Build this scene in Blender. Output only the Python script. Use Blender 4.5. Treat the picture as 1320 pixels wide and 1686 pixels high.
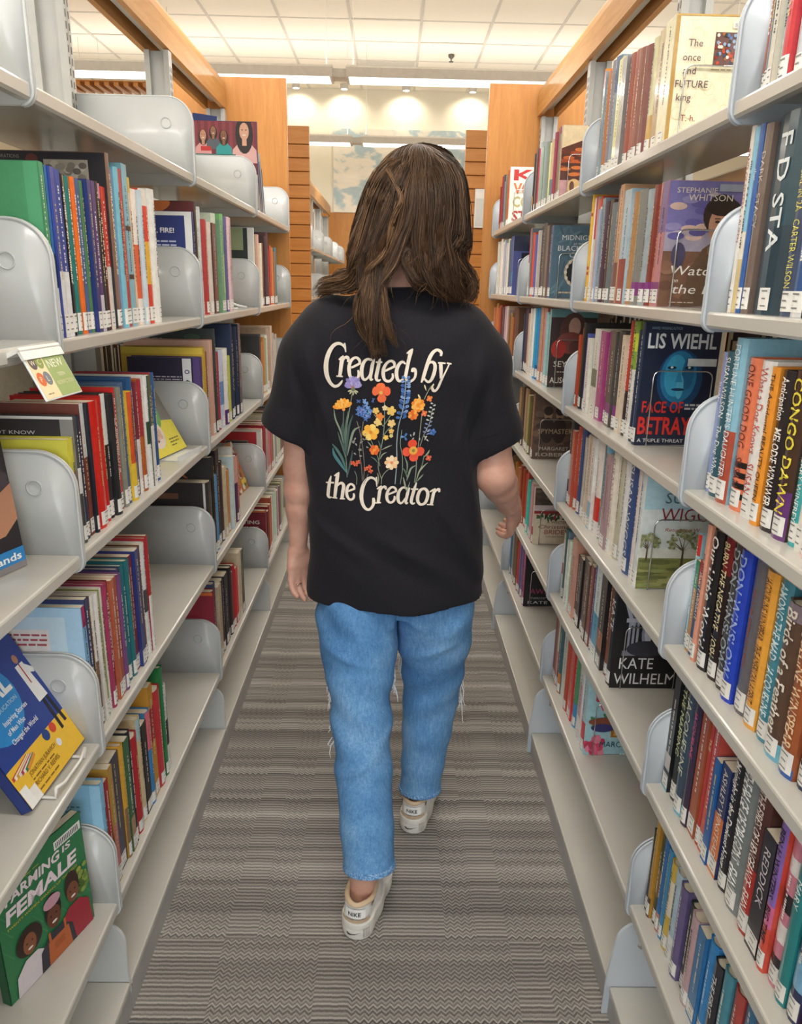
import bpy, math, random
import numpy as np
from mathutils import Vector, Matrix
from mathutils.bvhtree import BVHTree

# ---------------------------------------------------------------- clear
for o in list(bpy.data.objects):
    bpy.data.objects.remove(o, do_unlink=True)
SC = bpy.context.scene
COL = SC.collection
PI = math.pi

# ---------------------------------------------------------------- camera
F_PX, PITCH, YAW, ROLL, CAM_H = 1247.0, 0.2904, 0.0155, 0.0208, 1.435
cp, sp, cy, sy = math.cos(PITCH), math.sin(PITCH), math.cos(YAW), math.sin(YAW)
fwd = Vector((sy * cp, cy * cp, -sp))
rt0 = Vector((cy, -sy, 0))
up0 = rt0.cross(fwd)
rt = rt0 * math.cos(ROLL) + up0 * math.sin(ROLL)
up = up0 * math.cos(ROLL) - rt0 * math.sin(ROLL)
cd = bpy.data.cameras.new('camera')
cd.sensor_fit = 'HORIZONTAL'
cd.sensor_width = 36.0
cd.lens = F_PX / 1320.0 * 36.0
cd.clip_start = 0.02
cam = bpy.data.objects.new('camera', cd)
COL.objects.link(cam)
cam.matrix_world = Matrix(((rt.x, up.x, -fwd.x, 0), (rt.y, up.y, -fwd.y, 0), (rt.z, up.z, -fwd.z, CAM_H), (0, 0, 0, 1)))
SC.camera = cam

# ---------------------------------------------------------------- world, large lights, exposure
w = bpy.data.worlds.new('world')
SC.world = w
w.use_nodes = True
w.node_tree.nodes['Background'].inputs[0].default_value = (0.85, 0.92, 1.0, 1)
w.node_tree.nodes['Background'].inputs[1].default_value = 1.0
SC.view_settings.view_transform = 'Standard'
SC.view_settings.look = 'None'
SC.view_settings.exposure = 0.36
SC.view_settings.gamma = 1.0
SC.view_settings.use_curve_mapping = False

FIX_Y = (-1.60, 0.83, 3.26, 5.69, 8.11)      # rows of pendant strip lights across the hall
FIX_Z = 2.74
def area(name, loc, rot, sx, sy_, power, col):
    l = bpy.data.lights.new(name, 'AREA')
    l.shape = 'RECTANGLE'; l.size = sx; l.size_y = sy_; l.energy = power; l.color = col
    o = bpy.data.objects.new(name, l); COL.objects.link(o)
    o.location = loc; o.rotation_euler = rot
    return o
for k, fy in enumerate(FIX_Y):
    area('strip_lamp_down', (0, fy, FIX_Z - 0.012), (0, 0, 0), 7.6, 0.13, 56, (1.0, 0.97, 0.92))
    area('strip_lamp_up', (0, fy, FIX_Z + 0.10), (PI, 0, 0), 7.6, 0.13, 32, (1.0, 0.955, 0.88))
# added fill down the aisle, coloured as daylight from an unseen window
area('window_fill', (0.2, -3.95, 1.55), (PI / 2, 0, 0), 4.6, 2.1, 80, (0.86, 0.93, 1.0))
# ---------------------------------------------------------------- materials
def lin(h):
    if isinstance(h, str):
        v = [int(h[i:i + 2], 16) / 255 for i in (0, 2, 4)]
    else:
        v = list(h)
    return tuple(x / 12.92 if x <= 0.04045 else ((x + 0.055) / 1.055) ** 2.4 for x in v) + (1.0,)
MATS = {}
class NT:
    def __init__(s, name):
        s.m = bpy.data.materials.new(name); s.m.use_nodes = True
        s.t = s.m.node_tree; s.t.nodes.clear()
        s.out = s.n('ShaderNodeOutputMaterial'); s.b = s.n('ShaderNodeBsdfPrincipled')
        s.t.links.new(s.b.outputs[0], s.out.inputs[0])
        MATS[name] = s.m
    def n(s, k, **kw):
        x = s.t.nodes.new(k)
        for a, v in kw.items(): setattr(x, a, v)
        return x
    def l(s, a, b): s.t.links.new(a, b)
    def set(s, **kw):
        for k, v in kw.items(): s.b.inputs[k.replace('_', ' ')].default_value = v
        return s
    def math(s, op, a, b=None, c=None):
        x = s.n('ShaderNodeMath', operation=op)
        for i, v in enumerate((a, b, c)):
            if v is None: continue
            if isinstance(v, (int, float)): x.inputs[i].default_value = v
            else: s.l(v, x.inputs[i])
        return x.outputs[0]
    def mix(s, f, a, b):
        x = s.n('ShaderNodeMix', data_type='RGBA')
        for sock, v in ((x.inputs[0], f), (x.inputs[6], a), (x.inputs[7], b)):
            if isinstance(v, (int, float, tuple)): sock.default_value = v
            else: s.l(v, sock)
        return x.outputs[2]
    def noise(s, vec, scale, detail=3.0, rough=0.55, dist=0.0):
        x = s.n('ShaderNodeTexNoise')
        x.inputs['Scale'].default_value = scale; x.inputs['Detail'].default_value = detail
        x.inputs['Roughness'].default_value = rough; x.inputs['Distortion'].default_value = dist
        if vec is not None: s.l(vec, x.inputs['Vector'])
        return x.outputs[0]
    def ramp(s, f, *stops):
        x = s.n('ShaderNodeValToRGB'); e = x.color_ramp.elements
        while len(e) < len(stops): e.new(0.5)
        for i, (p, c) in enumerate(stops): e[i].position = p; e[i].color = c
        s.l(f, x.inputs[0]); return x.outputs[0]
    def coord(s, k='Object'): return s.n('ShaderNodeTexCoord').outputs[k]
    def pos(s): return s.n('ShaderNodeNewGeometry').outputs['Position']
    def mapping(s, vec, scale=(1, 1, 1), rot=(0, 0, 0)):
        x = s.n('ShaderNodeMapping'); x.inputs['Scale'].default_value = scale; x.inputs['Rotation'].default_value = rot
        s.l(vec, x.inputs[0]); return x.outputs[0]
    def bump(s, h, st=0.2, d=0.002):
        x = s.n('ShaderNodeBump'); x.inputs['Strength'].default_value = st; x.inputs['Distance'].default_value = d
        s.l(h, x.inputs['Height']); s.l(x.outputs[0], s.b.inputs['Normal'])

def plain(name, col, rough=0.5, metal=0.0, var=0.05, scale=30.0, coat=0.0, spec=0.5):
    t = NT(name); c = lin(col)
    f = t.noise(t.coord(), scale)
    lo = tuple(x * (1 - var) for x in c[:3]) + (1,); hi = tuple(min(1, x * (1 + var)) for x in c[:3]) + (1,)
    t.l(t.ramp(f, (0.3, lo), (0.7, hi)), t.b.inputs['Base Color'])
    t.set(Roughness=rough, Metallic=metal, Coat_Weight=coat, Specular_IOR_Level=spec)
    return t.m

plain('steel_paint', (0.765, 0.755, 0.725), 0.16, 0, 0.02, 8, 0.0, 0.5)          # warm light grey powder coat
plain('steel_paint_cool', (0.755, 0.765, 0.765), 0.22, 0, 0.02, 8)
plain('steel_blue_cast', (0.745, 0.775, 0.805), 0.28, 0, 0.02, 8)  # same steel paint, cool light cast on the right brackets put into the colour
plain('upright_steel', 'b4b4b0', 0.4, 0.15, 0.05, 20)
plain('slot_dark', '4a4a48', 0.7)
plain('kick_steel', 'a9a8a6', 0.45, 0.0, 0.05, 12)
plain('chrome', 'd9dadb', 0.12, 1.0, 0.02)
plain('white_plastic', 'ecebe6', 0.4)
plain('acrylic_edge', 'e9ecec', 0.15)
plain('paper', 'e6dcc6', 0.85, 0, 0.08, 60)
plain('wall_paint', 'e6dfcd', 0.8, 0, 0.02, 3)
plain('ceiling_tile', 'f3ecde', 0.9, 0, 0.03, 120)
plain('ceiling_grid', 'cfcac0', 0.6)
plain('fixture_body', 'cdc8c0', 0.5)
plain('shoe_white', 'eae8e4', 0.55, 0, 0.03, 60)
plain('shoe_sole', 'e9e5dc', 0.6, 0, 0.03, 60)
plain('shoe_lining', 'd9c0a0', 0.8, 0, 0.06, 90)
plain('black_ink', '17171a', 0.6)
plain('gold_metal', 'd9cdb8', 0.2, 1.0)
plain('thread_white', 'eceef0', 0.9)
plain('added_frame_paint', 'd8d4cc', 0.5)
plain('sprinkler_metal', '6a665f', 0.4, 0.7)

# lamp lens
t = NT('lamp_lens'); t.set(Base_Color=(1, 1, 1, 1), Emission_Color=(1.0, 0.97, 0.92, 1), Emission_Strength=2.2)

# colour carried by the mesh (printed matter)
def printed(name, rough, coat, grain=0.10):
    t = NT(name)
    a = t.n('ShaderNodeAttribute', attribute_name='Col')
    f = t.noise(t.pos(), 70, 4, 0.6)
    f2 = t.ramp(f, (0.25, (1 - grain,) * 3 + (1,)), (0.75, (1 + grain * 0.5,) * 3 + (1,)))
    x = t.n('ShaderNodeMix', data_type='RGBA', blend_type='MULTIPLY'); x.inputs[0].default_value = 1.0
    t.l(a.outputs['Color'], x.inputs[6]); t.l(f2, x.inputs[7]); t.l(x.outputs[2], t.b.inputs['Base Color'])
    t.set(Roughness=rough, Coat_Weight=coat, Coat_Roughness=0.12)
    return t.m
printed('book_gloss', 0.32, 0.35, 0.16)
printed('book_matte', 0.55, 0.05, 0.14)
printed('print_flat', 0.5, 0.1, 0.06)
printed('shirt_print', 0.75, 0.0, 0.10)

# maple veneer
def wood(name, c1, c2, axis):
    t = NT(name)
    sc = {'z': (14, 14, 1.2), 'y': (14, 0.9, 14), 'x': (1.2, 14, 14)}[axis]
    v = t.mapping(t.pos(), sc)
    f = t.noise(v, 3.0, 5, 0.6, 0.6)
    g = t.noise(t.mapping(t.pos(), tuple(6 * q for q in sc)), 4.0, 2, 0.5)
    h = t.math('ADD', t.math('MULTIPLY', f, 0.75), t.math('MULTIPLY', g, 0.25))
    t.l(t.ramp(h, (0.32, lin(c1)), (0.68, lin(c2))), t.b.inputs['Base Color'])
    t.set(Roughness=0.42)
    t.bump(g, 0.05, 0.001)
wood('wood_panel', (0.70, 0.455, 0.205), (0.775, 0.545, 0.275), 'z')
wood('wood_rail', (0.67, 0.455, 0.225), (0.775, 0.58, 0.34), 'y')
wood('wood_slat', (0.69, 0.435, 0.175), (0.765, 0.525, 0.255), 'x')

# carpet: fine ribs across the aisle, broken into blocks of straight and zigzag lines
t = NT('carpet')
P = t.n('ShaderNodeSeparateXYZ'); t.l(t.pos(), P.inputs[0])
X, Y = P.outputs[0], P.outputs[1]
# columns of straight and zigzag ribs, re-dealt every half metre
tile = t.math('FLOOR', t.math('MULTIPLY', t.math('ADD', Y, 0.12), 2.0))
bx = t.math('FLOOR', t.math('MULTIPLY', X, 1 / 0.072))
cmb = t.n('ShaderNodeCombineXYZ'); t.l(bx, cmb.inputs[0]); t.l(tile, cmb.inputs[1])
wn = t.n('ShaderNodeTexWhiteNoise', noise_dimensions='2D'); t.l(cmb.outputs[0], wn.inputs['Vector'])
zsel = t.math('GREATER_THAN', wn.outputs[0], 0.52)
zz = t.math('PINGPONG', X, 0.0088)
jit = t.noise(t.mapping(t.pos(), (90, 20, 1)), 1.0, 2)
yy = t.math('ADD', Y, t.math('MULTIPLY', t.math('MULTIPLY', zz, zsel), 1.0))
yy = t.math('ADD', yy, t.math('MULTIPLY', jit, 0.004))
SPC = 0.0105
rib = t.math('SINE', t.math('MULTIPLY', yy, 2 * PI / SPC))
grain = t.noise(t.pos(), 420, 3, 0.75)
row = t.math('FLOOR', t.math('MULTIPLY', yy, 1 / SPC))
wnr = t.n('ShaderNodeTexWhiteNoise', noise_dimensions='1D'); t.l(row, wnr.inputs['W'])
bnd = t.n('ShaderNodeTexNoise', noise_dimensions='1D'); bnd.inputs['Scale'].default_value = 0.16; bnd.inputs['Detail'].default_value = 1.0; t.l(row, bnd.inputs['W'])
soft = t.noise(t.pos(), 2.2, 2)
f = t.math('ADD', t.math('MULTIPLY', rib, 0.12), t.math('MULTIPLY', grain, 0.46))
f = t.math('ADD', f, t.math('MULTIPLY', wnr.outputs[0], 0.14))
f = t.math('ADD', f, t.math('MULTIPLY', bnd.outputs[0], 0.34))
f = t.math('ADD', f, t.math('MULTIPLY', soft, 0.10))
t.l(t.ramp(f, (0.24, lin((0.285, 0.275, 0.27))), (0.50, lin((0.54, 0.525, 0.505))), (0.80, lin((0.79, 0.77, 0.745)))), t.b.inputs['Base Color'])
t.set(Roughness=0.95, Specular_IOR_Level=0.1)
t.bump(t.math('ADD', rib, grain), 0.5, 0.002)

# cloud mural print
t = NT('mural_print')
v = t.mapping(t.pos(), (1.1, 1, 1.9))
f = t.noise(v, 3.0, 7, 0.55, 0.4)
t.l(t.ramp(f, (0.44, lin('a9bcc4')), (0.49, lin('b9c6c8')), (0.54, lin('e6dfd2')), (0.75, lin('f2eadc'))), t.b.inputs['Base Color'])
t.set(Roughness=0.7)

# person
t = NT('skin')
f = t.noise(t.pos(), 28, 4, 0.6)
t.l(t.ramp(f, (0.3, lin('d09a86')), (0.6, lin('dcab97')), (0.8, lin('e2b6a3'))), t.b.inputs['Base Color'])
t.set(Roughness=0.5, Subsurface_Weight=0.12, Subsurface_Radius=(0.01, 0.004, 0.002), Subsurface_Scale=0.6)
t = NT('black_cotton')
f = t.noise(t.pos(), 500, 2, 0.6)
t.l(t.ramp(f, (0.3, lin('1b1a1f')), (0.7, lin('25242a'))), t.b.inputs['Base Color'])
t.set(Roughness=0.85, Sheen_Weight=0.06, Specular_IOR_Level=0.2); t.bump(f, 0.12, 0.0006)
t = NT('denim')
fa = t.noise(t.mapping(t.pos(), (1, 1, 0.35)), 620, 2, 0.7)
fb = t.noise(t.pos(), 7, 3, 0.5)
fc = t.noise(t.mapping(t.pos(), (1, 1, 0.15)), 210, 2, 0.6)
f = t.math('ADD', t.math('MULTIPLY', fa, 0.30), t.math('ADD', t.math('MULTIPLY', fb, 0.45), t.math('MULTIPLY', fc, 0.25)))
t.l(t.ramp(f, (0.33, lin('4474ab')), (0.5, lin('6598cb')), (0.66, lin('95bde2'))), t.b.inputs['Base Color'])
t.set(Roughness=0.85, Specular_IOR_Level=0.2); t.bump(fa, 0.25, 0.0008)
t = NT('denim_hem')
fa = t.noise(t.pos(), 260, 2, 0.7)
t.l(t.ramp(fa, (0.4, lin('4478b2')), (0.6, lin('86b2dc')), (0.75, lin('c4dcf0'))), t.b.inputs['Base Color']); t.set(Roughness=0.9)
t = NT('hair_core'); t.l(t.ramp(t.noise(t.pos(), 60), (0.3, lin((0.20, 0.14, 0.10))), (0.7, lin((0.27, 0.195, 0.14)))), t.b.inputs['Base Color']); t.set(Roughness=1.0, Specular_IOR_Level=0.0)
t = NT('hair')
a = t.n('ShaderNodeAttribute', attribute_name='Col')
t.l(a.outputs['Color'], t.b.inputs['Base Color'])
t.set(Roughness=0.5, Specular_IOR_Level=0.3)
# ---------------------------------------------------------------- helpers
class MB:
    """collects coloured faces; build() links them as one mesh object"""
    def __init__(s): s.v = []; s.f = []; s.c = []; s.m = []; s.mi = 0
    def face(s, pts, col=(0.8, 0.8, 0.8, 1)):
        n = len(s.v); s.v += [tuple(p) for p in pts]; s.f.append(tuple(range(n, n + len(pts)))); s.c.append(col); s.m.append(s.mi)
    def raw(s, vs, fs, col=(0.8, 0.8, 0.8, 1)):
        n = len(s.v); s.v += [tuple(p) for p in vs]
        for q in fs: s.f.append(tuple(i + n for i in q)); s.c.append(col); s.m.append(s.mi)
    def box(s, x0, x1, y0, y1, z0, z1, col=(0.8, 0.8, 0.8, 1)):
        s.raw([(x0, y0, z0), (x1, y0, z0), (x1, y1, z0), (x0, y1, z0), (x0, y0, z1), (x1, y0, z1), (x1, y1, z1), (x0, y1, z1)],
              [(0, 3, 2, 1), (4, 5, 6, 7), (0, 1, 5, 4), (1, 2, 6, 5), (2, 3, 7, 6), (3, 0, 4, 7)], col)
    def prism(s, pts, axis, a, b, col=(0.8, 0.8, 0.8, 1)):
        """extrude a 2D outline along axis from a to b"""
        def p3(p, q): return {'x': (q, p[0], p[1]), 'y': (p[0], q, p[1]), 'z': (p[0], p[1], q)}[axis]
        n = len(pts)
        s.raw([p3(p, a) for p in pts] + [p3(p, b) for p in pts],
              [tuple(range(n - 1, -1, -1)), tuple(range(n, 2 * n))] + [(i, (i + 1) % n, n + (i + 1) % n, n + i) for i in range(n)], col)
    def tube(s, path, r, col=(0.8, 0.8, 0.8, 1), k=6, closed=False):
        P = [Vector(p) for p in path]; n = len(P); vs = []; fs = []
        R = r if isinstance(r, (list, tuple)) else [r] * n
        ref = None
        for i in range(n):
            a = P[(i - 1) % n] if (closed or i > 0) else P[i]; b = P[(i + 1) % n] if (closed or i < n - 1) else P[i]
            d = (b - a).normalized()
            if ref is None: ref = d.orthogonal().normalized()
            ref = (ref - d * ref.dot(d)).normalized(); bi = d.cross(ref)
            for j in range(k):
                t_ = 2 * PI * j / k; vs.append(P[i] + (ref * math.cos(t_) + bi * math.sin(t_)) * R[i])
        for i in range(n if closed else n - 1):
            for j in range(k):
                a = i * k + j; b = i * k + (j + 1) % k; c = ((i + 1) % n) * k + (j + 1) % k; d = ((i + 1) % n) * k + j
                fs.append((a, b, c, d))
        if not closed: fs.append(tuple(range(k - 1, -1, -1))); fs.append(tuple((n - 1) * k + j for j in range(k)))
        s.raw(vs, fs, col)
    def mesh(s, name, mats, smooth=False):
        me = bpy.data.meshes.new(name); me.from_pydata(s.v, [], s.f)
        ca = me.color_attributes.new('Col', 'FLOAT_COLOR', 'CORNER')
        buf = []
        for q, c in zip(s.f, s.c): buf += list(c) * len(q)
        ca.data.foreach_set('color', buf)
        for m in (mats if isinstance(mats, (list, tuple)) else [mats]): me.materials.append(MATS[m])
        if any(s.m): me.polygons.foreach_set('material_index', s.m)
        if smooth: me.polygons.foreach_set('use_smooth', [True] * len(s.f))
        me.update(); return me
    def build(s, name, mats, parent=None, smooth=False, loc=None):
        return link(name, s.mesh(name, mats, smooth), parent, loc)

def link(name, me, parent=None, loc=None, rz=0.0):
    o = bpy.data.objects.new(name, me); COL.objects.link(o)
    if parent is not None: o.parent = parent
    if loc is not None: o.location = loc
    if rz: o.rotation_euler = (0, 0, rz)
    return o
def empty(name, loc=(0, 0, 0)):
    o = bpy.data.objects.new(name, None); COL.objects.link(o); o.location = loc; o.empty_display_size = 0.05; return o
def tag(o, label=None, cat=None, group=None, kind=None):
    for k, v in (('label', label), ('category', cat), ('group', group), ('kind', kind)):
        if v: o[k] = v
    return o
def bevel(o, w=0.002, seg=2):
    m = o.modifiers.new('bevel', 'BEVEL'); m.width = w; m.segments = seg; m.limit_method = 'ANGLE'; m.angle_limit = 0.6
    return o

_txt = {}
def text_mesh(s, bold=0.0):
    """outline of a line of type, scaled to unit cap height, starting at x = 0"""
    key = (s, bold)
    if key not in _txt:
        cu = bpy.data.curves.new('type', 'FONT'); cu.body = s; cu.resolution_u = 2; cu.offset = bold
        ob = bpy.data.objects.new('type', cu)
        me = bpy.data.meshes.new_from_object(ob)
        vs = [(v.co.x, v.co.y) for v in me.vertices]; fs = [tuple(p.vertices) for p in me.polygons]
        bpy.data.objects.remove(ob); bpy.data.curves.remove(cu); bpy.data.meshes.remove(me)
        k = 1 / 0.70
        x0 = min((v[0] for v in vs), default=0)
        vs = [((a - x0) * k, b * k) for a, b in vs]
        _txt[key] = (vs, fs, max((v[0] for v in vs), default=1))
    return _txt[key]
def ell(cx, cy, rx, ry, n=16, a0=0.0, rot=0.0):
    out = []
    for i in range(n):
        t_ = a0 + 2 * PI * i / n; x, y = rx * math.cos(t_), ry * math.sin(t_)
        out.append((cx + x * math.cos(rot) - y * math.sin(rot), cy + x * math.sin(rot) + y * math.cos(rot)))
    return out
class Art:
    """flat print: shapes laid in a 0..W x 0..H sheet, then mapped onto a surface"""
    def __init__(s, W, H): s.W = W; s.H = H; s.items = []
    def rect(s, x0, y0, x1, y1, c): s.items.append(([(x0, y0), (x1, y0), (x1, y1), (x0, y1)], [(0, 1, 2, 3)], c))
    def poly(s, pts, c): s.items.append((list(pts), [tuple(range(len(pts)))], c))
    def ell(s, cx, cy, rx, ry, c, n=16, rot=0.0): s.poly([(a, b * 1.0) for a, b in ell(cx, cy, rx, ry, n, 0, rot)], c)
    def text(s, t_, x, y, h, c, w=None, anchor='l', shear=0.0, bold=0.0, rot=0.0):
        """h: cap height, w: fitted width (all in sheet fractions of H and W)"""
        vs, fs, tw = text_mesh(t_, bold)
        hh = h * s.H; kx = hh if w is None else w * s.W / tw
        ox = x * s.W - {'l': 0, 'c': 0.5, 'r': 1}[anchor] * tw * kx
        cr, sr = math.cos(rot), math.sin(rot); pts = []
        for a, b in vs:
            px, py = a * kx + shear * b * hh, b * hh
            pts.append(((ox + px * cr - py * sr) / s.W, (y * s.H + px * sr + py * cr) / s.H))
        s.items.append((pts, fs, c))
    def lines(s, x0, y0, x1, y1, n, c, rnd, fill=0.55):
        """rows of unreadably small type"""
        dy = (y1 - y0) / n
        for i in range(n):
            yb = y1 - (i + 1) * dy; x = x0; e = x1 if i < n - 1 else x0 + (x1 - x0) * 0.6
            while x < e - 0.01:
                l = min(rnd.uniform(0.03, 0.11), e - x); s.rect(x, yb + dy * 0.2, x + l, yb + dy * (0.2 + fill), c); x += l + 0.015
    def into(s, mb, fn, eps):
        """fn(x, y, lift) -> point"""
        for i, (pts, fs, c) in enumerate(s.items):
            mb.raw([fn(min(.997, max(.003, x)) * s.W, min(.998, max(.002, y)) * s.H, eps * (1 + i * 0.06)) for x, y in pts], fs, lin(c) if isinstance(c, str) else c)

# ---------------------------------------------------------------- smooth solids from distance fields
def surface_nets(f, lo, hi, h):
    lo = np.array(lo, float); n = np.ceil((np.array(hi, float) - lo) / h).astype(int); B = 8
    n = ((n + B - 1) // B) * B; nb = n // B
    bc = np.stack(np.meshgrid(*[(np.arange(k) + 0.5) * B * h for k in nb], indexing='ij'), -1).reshape(-1, 3) + lo
    d = f(bc); act = np.abs(d) < B * h * 0.87 * 1.25 + 0.003
    D = np.repeat(np.repeat(np.repeat(np.sign(d).reshape(nb), B, 0), B, 1), B, 2).astype(np.float32)
    off = np.stack(np.meshgrid(np.arange(B), np.arange(B), np.arange(B), indexing='ij'), -1).reshape(-1, 3)
    ids = np.stack(np.unravel_index(np.nonzero(act)[0], nb), -1) * B
    for i in range(0, len(ids), 700):
        g = (ids[i:i + 700, None, :] + off[None]).reshape(-1, 3)
        D[g[:, 0], g[:, 1], g[:, 2]] = f(g * h + lo)
    ins = D < 0
    s8 = np.zeros(np.array(ins.shape) - 1, np.int8)
    for a in (0, 1):
        for b in (0, 1):
            for c in (0, 1): s8 += ins[a:ins.shape[0] - 1 + a, b:ins.shape[1] - 1 + b, c:ins.shape[2] - 1 + c]
    cells = np.argwhere((s8 > 0) & (s8 < 8))
    idx = -np.ones(s8.shape, np.int32); idx[cells[:, 0], cells[:, 1], cells[:, 2]] = np.arange(len(cells))
    acc = np.zeros((len(cells), 3)); cnt = np.zeros(len(cells))
    cor = [(a, b, c) for a in (0, 1) for b in (0, 1) for c in (0, 1)]
    for p in cor:
        for ax in range(3):
            if p[ax]: continue
            q = list(p); q[ax] = 1
            c0 = cells + np.array(p); c1 = cells + np.array(q)
            d0 = D[c0[:, 0], c0[:, 1], c0[:, 2]]; d1 = D[c1[:, 0], c1[:, 1], c1[:, 2]]
            m = (d0 < 0) != (d1 < 0)
            t_ = np.where(m, d0 / np.where(m, d0 - d1, 1), 0)
            pt = np.array(p, float) + t_[:, None] * (np.array(q) - np.array(p))
            acc += pt * m[:, None]; cnt += m
    V = (cells + acc / cnt[:, None]) * h + lo
    quads = []
    for ax in range(3):
        sl0 = [slice(1, -1)] * 3; sl1 = [slice(1, -1)] * 3
        sl0[ax] = slice(0, ins.shape[ax] - 1); sl1[ax] = slice(1, ins.shape[ax])
        A = ins[tuple(sl0)]; Bm = ins[tuple(sl1)]
        e = np.argwhere(A != Bm)
        flip = A[e[:, 0], e[:, 1], e[:, 2]]
        o_ = np.ones(3, int); o_[ax] = 0; e = e + o_
        u, v = [(1, 2), (2, 0), (0, 1)][ax]
        def cell(du, dv):
            c = e.copy(); c[:, u] -= du; c[:, v] -= dv; return idx[c[:, 0], c[:, 1], c[:, 2]]
        q = np.stack([cell(1, 1), cell(0, 1), cell(0, 0), cell(1, 0)], -1)
        q[~flip] = q[~flip][:, ::-1]
        quads.append(q)
    Q = np.concatenate(quads); Q = Q[(Q >= 0).all(1)]
    return V, Q
def net_object(name, f, lo, hi, h, mat, parent=None, relax=1):
    V, Q = surface_nets(f, lo, hi, h)
    for _ in range(relax):                                    # light smoothing of the stair-steps
        acc = np.zeros_like(V); cnt = np.zeros(len(V))
        for a, b in ((0, 1), (1, 2), (2, 3), (3, 0)):
            for i, j in ((Q[:, a], Q[:, b]), (Q[:, b], Q[:, a])):
                for k in range(3): acc[:, k] += np.bincount(i, V[j, k], len(V))
                cnt += np.bincount(i, minlength=len(V))
        V = V * 0.5 + 0.5 * acc / np.maximum(cnt, 1)[:, None]
    me = bpy.data.meshes.new(name)
    me.vertices.add(len(V)); me.vertices.foreach_set('co', V.astype(np.float32).ravel())
    me.loops.add(Q.size); me.loops.foreach_set('vertex_index', Q.astype(np.int32).ravel())
    me.polygons.add(len(Q)); me.polygons.foreach_set('loop_start', np.arange(0, Q.size, 4, dtype=np.int32))
    me.polygons.foreach_set('use_smooth', np.ones(len(Q), bool))
    me.update(calc_edges=True); me.validate()
    me.materials.append(MATS[mat])
    return link(name, me, parent)
def cone(P, a, b):
    """distance to a round cone a=(x,y,z,r) .. b"""
    a = np.array(a, float); b = np.array(b, float)
    ab = b[:3] - a[:3]; t_ = np.clip(((P - a[:3]) @ ab) / (ab @ ab), 0, 1)
    return np.linalg.norm(P - a[:3] - t_[:, None] * ab, axis=1) - (a[3] + (b[3] - a[3]) * t_)
def chain(P, pts, k=0.0):
    d = cone(P, pts[0], pts[1])
    for a, b in zip(pts[1:], pts[2:]): d = smin(d, cone(P, a, b), k)
    return d
def smin(a, b, k):
    if k <= 0: return np.minimum(a, b)
    h = np.clip(0.5 + 0.5 * (b - a) / k, 0, 1)
    return b * (1 - h) + a * h - k * h * (1 - h)
def ellipsoid(P, c, r):
    q = (P - np.array(c)) / np.array(r); l = np.linalg.norm(q, axis=1)
    return (l - 1) * min(r)
def loft(P, tab, ex=2.4):
    """stack of superellipses: rows z, cx, cy, a, b"""
    T = np.array(tab, float); z = P[:, 2]
    cx, cy_, a, b = [np.interp(z, T[:, 0], T[:, i]) for i in (1, 2, 3, 4)]
    q = (np.abs((P[:, 0] - cx) / a) ** ex + np.abs((P[:, 1] - cy_) / b) ** ex) ** (1 / ex)
    d = (q - 1) * np.minimum(a, b)
    return np.maximum(d, np.maximum(T[0, 0] - z, z - T[-1, 0]))
def catmull(pts, n):
    P = np.array(pts, float); P = np.vstack([2 * P[0] - P[1], P, 2 * P[-1] - P[-2]])
    out = []; m = len(P) - 3
    for s_ in np.linspace(0, m, n):
        i = min(int(s_), m - 1); u = s_ - i; a, b, c, d = P[i], P[i + 1], P[i + 2], P[i + 3]
        out.append(0.5 * (2 * b + (c - a) * u + (2 * a - 5 * b + 4 * c - d) * u * u + (3 * b - a - 3 * c + d) * u ** 3))
    return np.array(out)
# ---------------------------------------------------------------- the hall
XW, YB, YF, ZC = 4.35, -4.0, 9.85, 3.61
def struct(name, mb, mat, label=None):
    o = mb.build(name, mat); o['kind'] = 'structure'
    if label: o['label'] = label
    return o
m = MB(); m.box(-XW - .1, XW + .1, YB - .1, YF + .1, -0.1, 0); struct('floor', m, 'carpet', 'grey brown ribbed carpet running down the aisle')
m = MB(); m.box(-XW, XW, YF, YF + .1, 0, ZC + .1); wall_far = struct('wall_far', m, 'wall_paint', 'cream end wall of the reading hall under small downlights')
m = MB(); m.box(-XW - .1, -XW, YB, YF, 0, ZC + .1); struct('wall_left', m, 'wall_paint')
m = MB(); m.box(XW, XW + .1, YB, YF, 0, ZC + .1); struct('wall_right', m, 'wall_paint')
m = MB()                                                       # wall behind the camera, with an opening for the added window
m.box(-XW, -2.3, YB - .1, YB, 0, ZC + .1); m.box(2.7, XW, YB - .1, YB, 0, ZC + .1)
m.box(-2.3, 2.7, YB - .1, YB, 0, .45); m.box(-2.3, 2.7, YB - .1, YB, 2.65, ZC + .1)
struct('wall_back', m, 'wall_paint')
m = MB()
for x in (-2.3, -0.65, 1.0, 2.65): m.box(x, x + .05, YB - .09, YB - .03, .45, 2.65)
m.box(-2.3, 2.7, YB - .09, YB - .03, .45, .5); m.box(-2.3, 2.7, YB - .09, YB - .03, 2.6, 2.65)
struct('added_window_1', m, 'added_frame_paint')  # unseen window frame, added to go with the fill light
m = MB(); m.box(-XW, XW, YB, YF, ZC + .03, ZC + .13); ceiling = struct('ceiling', m, 'ceiling_tile', 'white acoustic tile ceiling on a thin metal grid')
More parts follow.
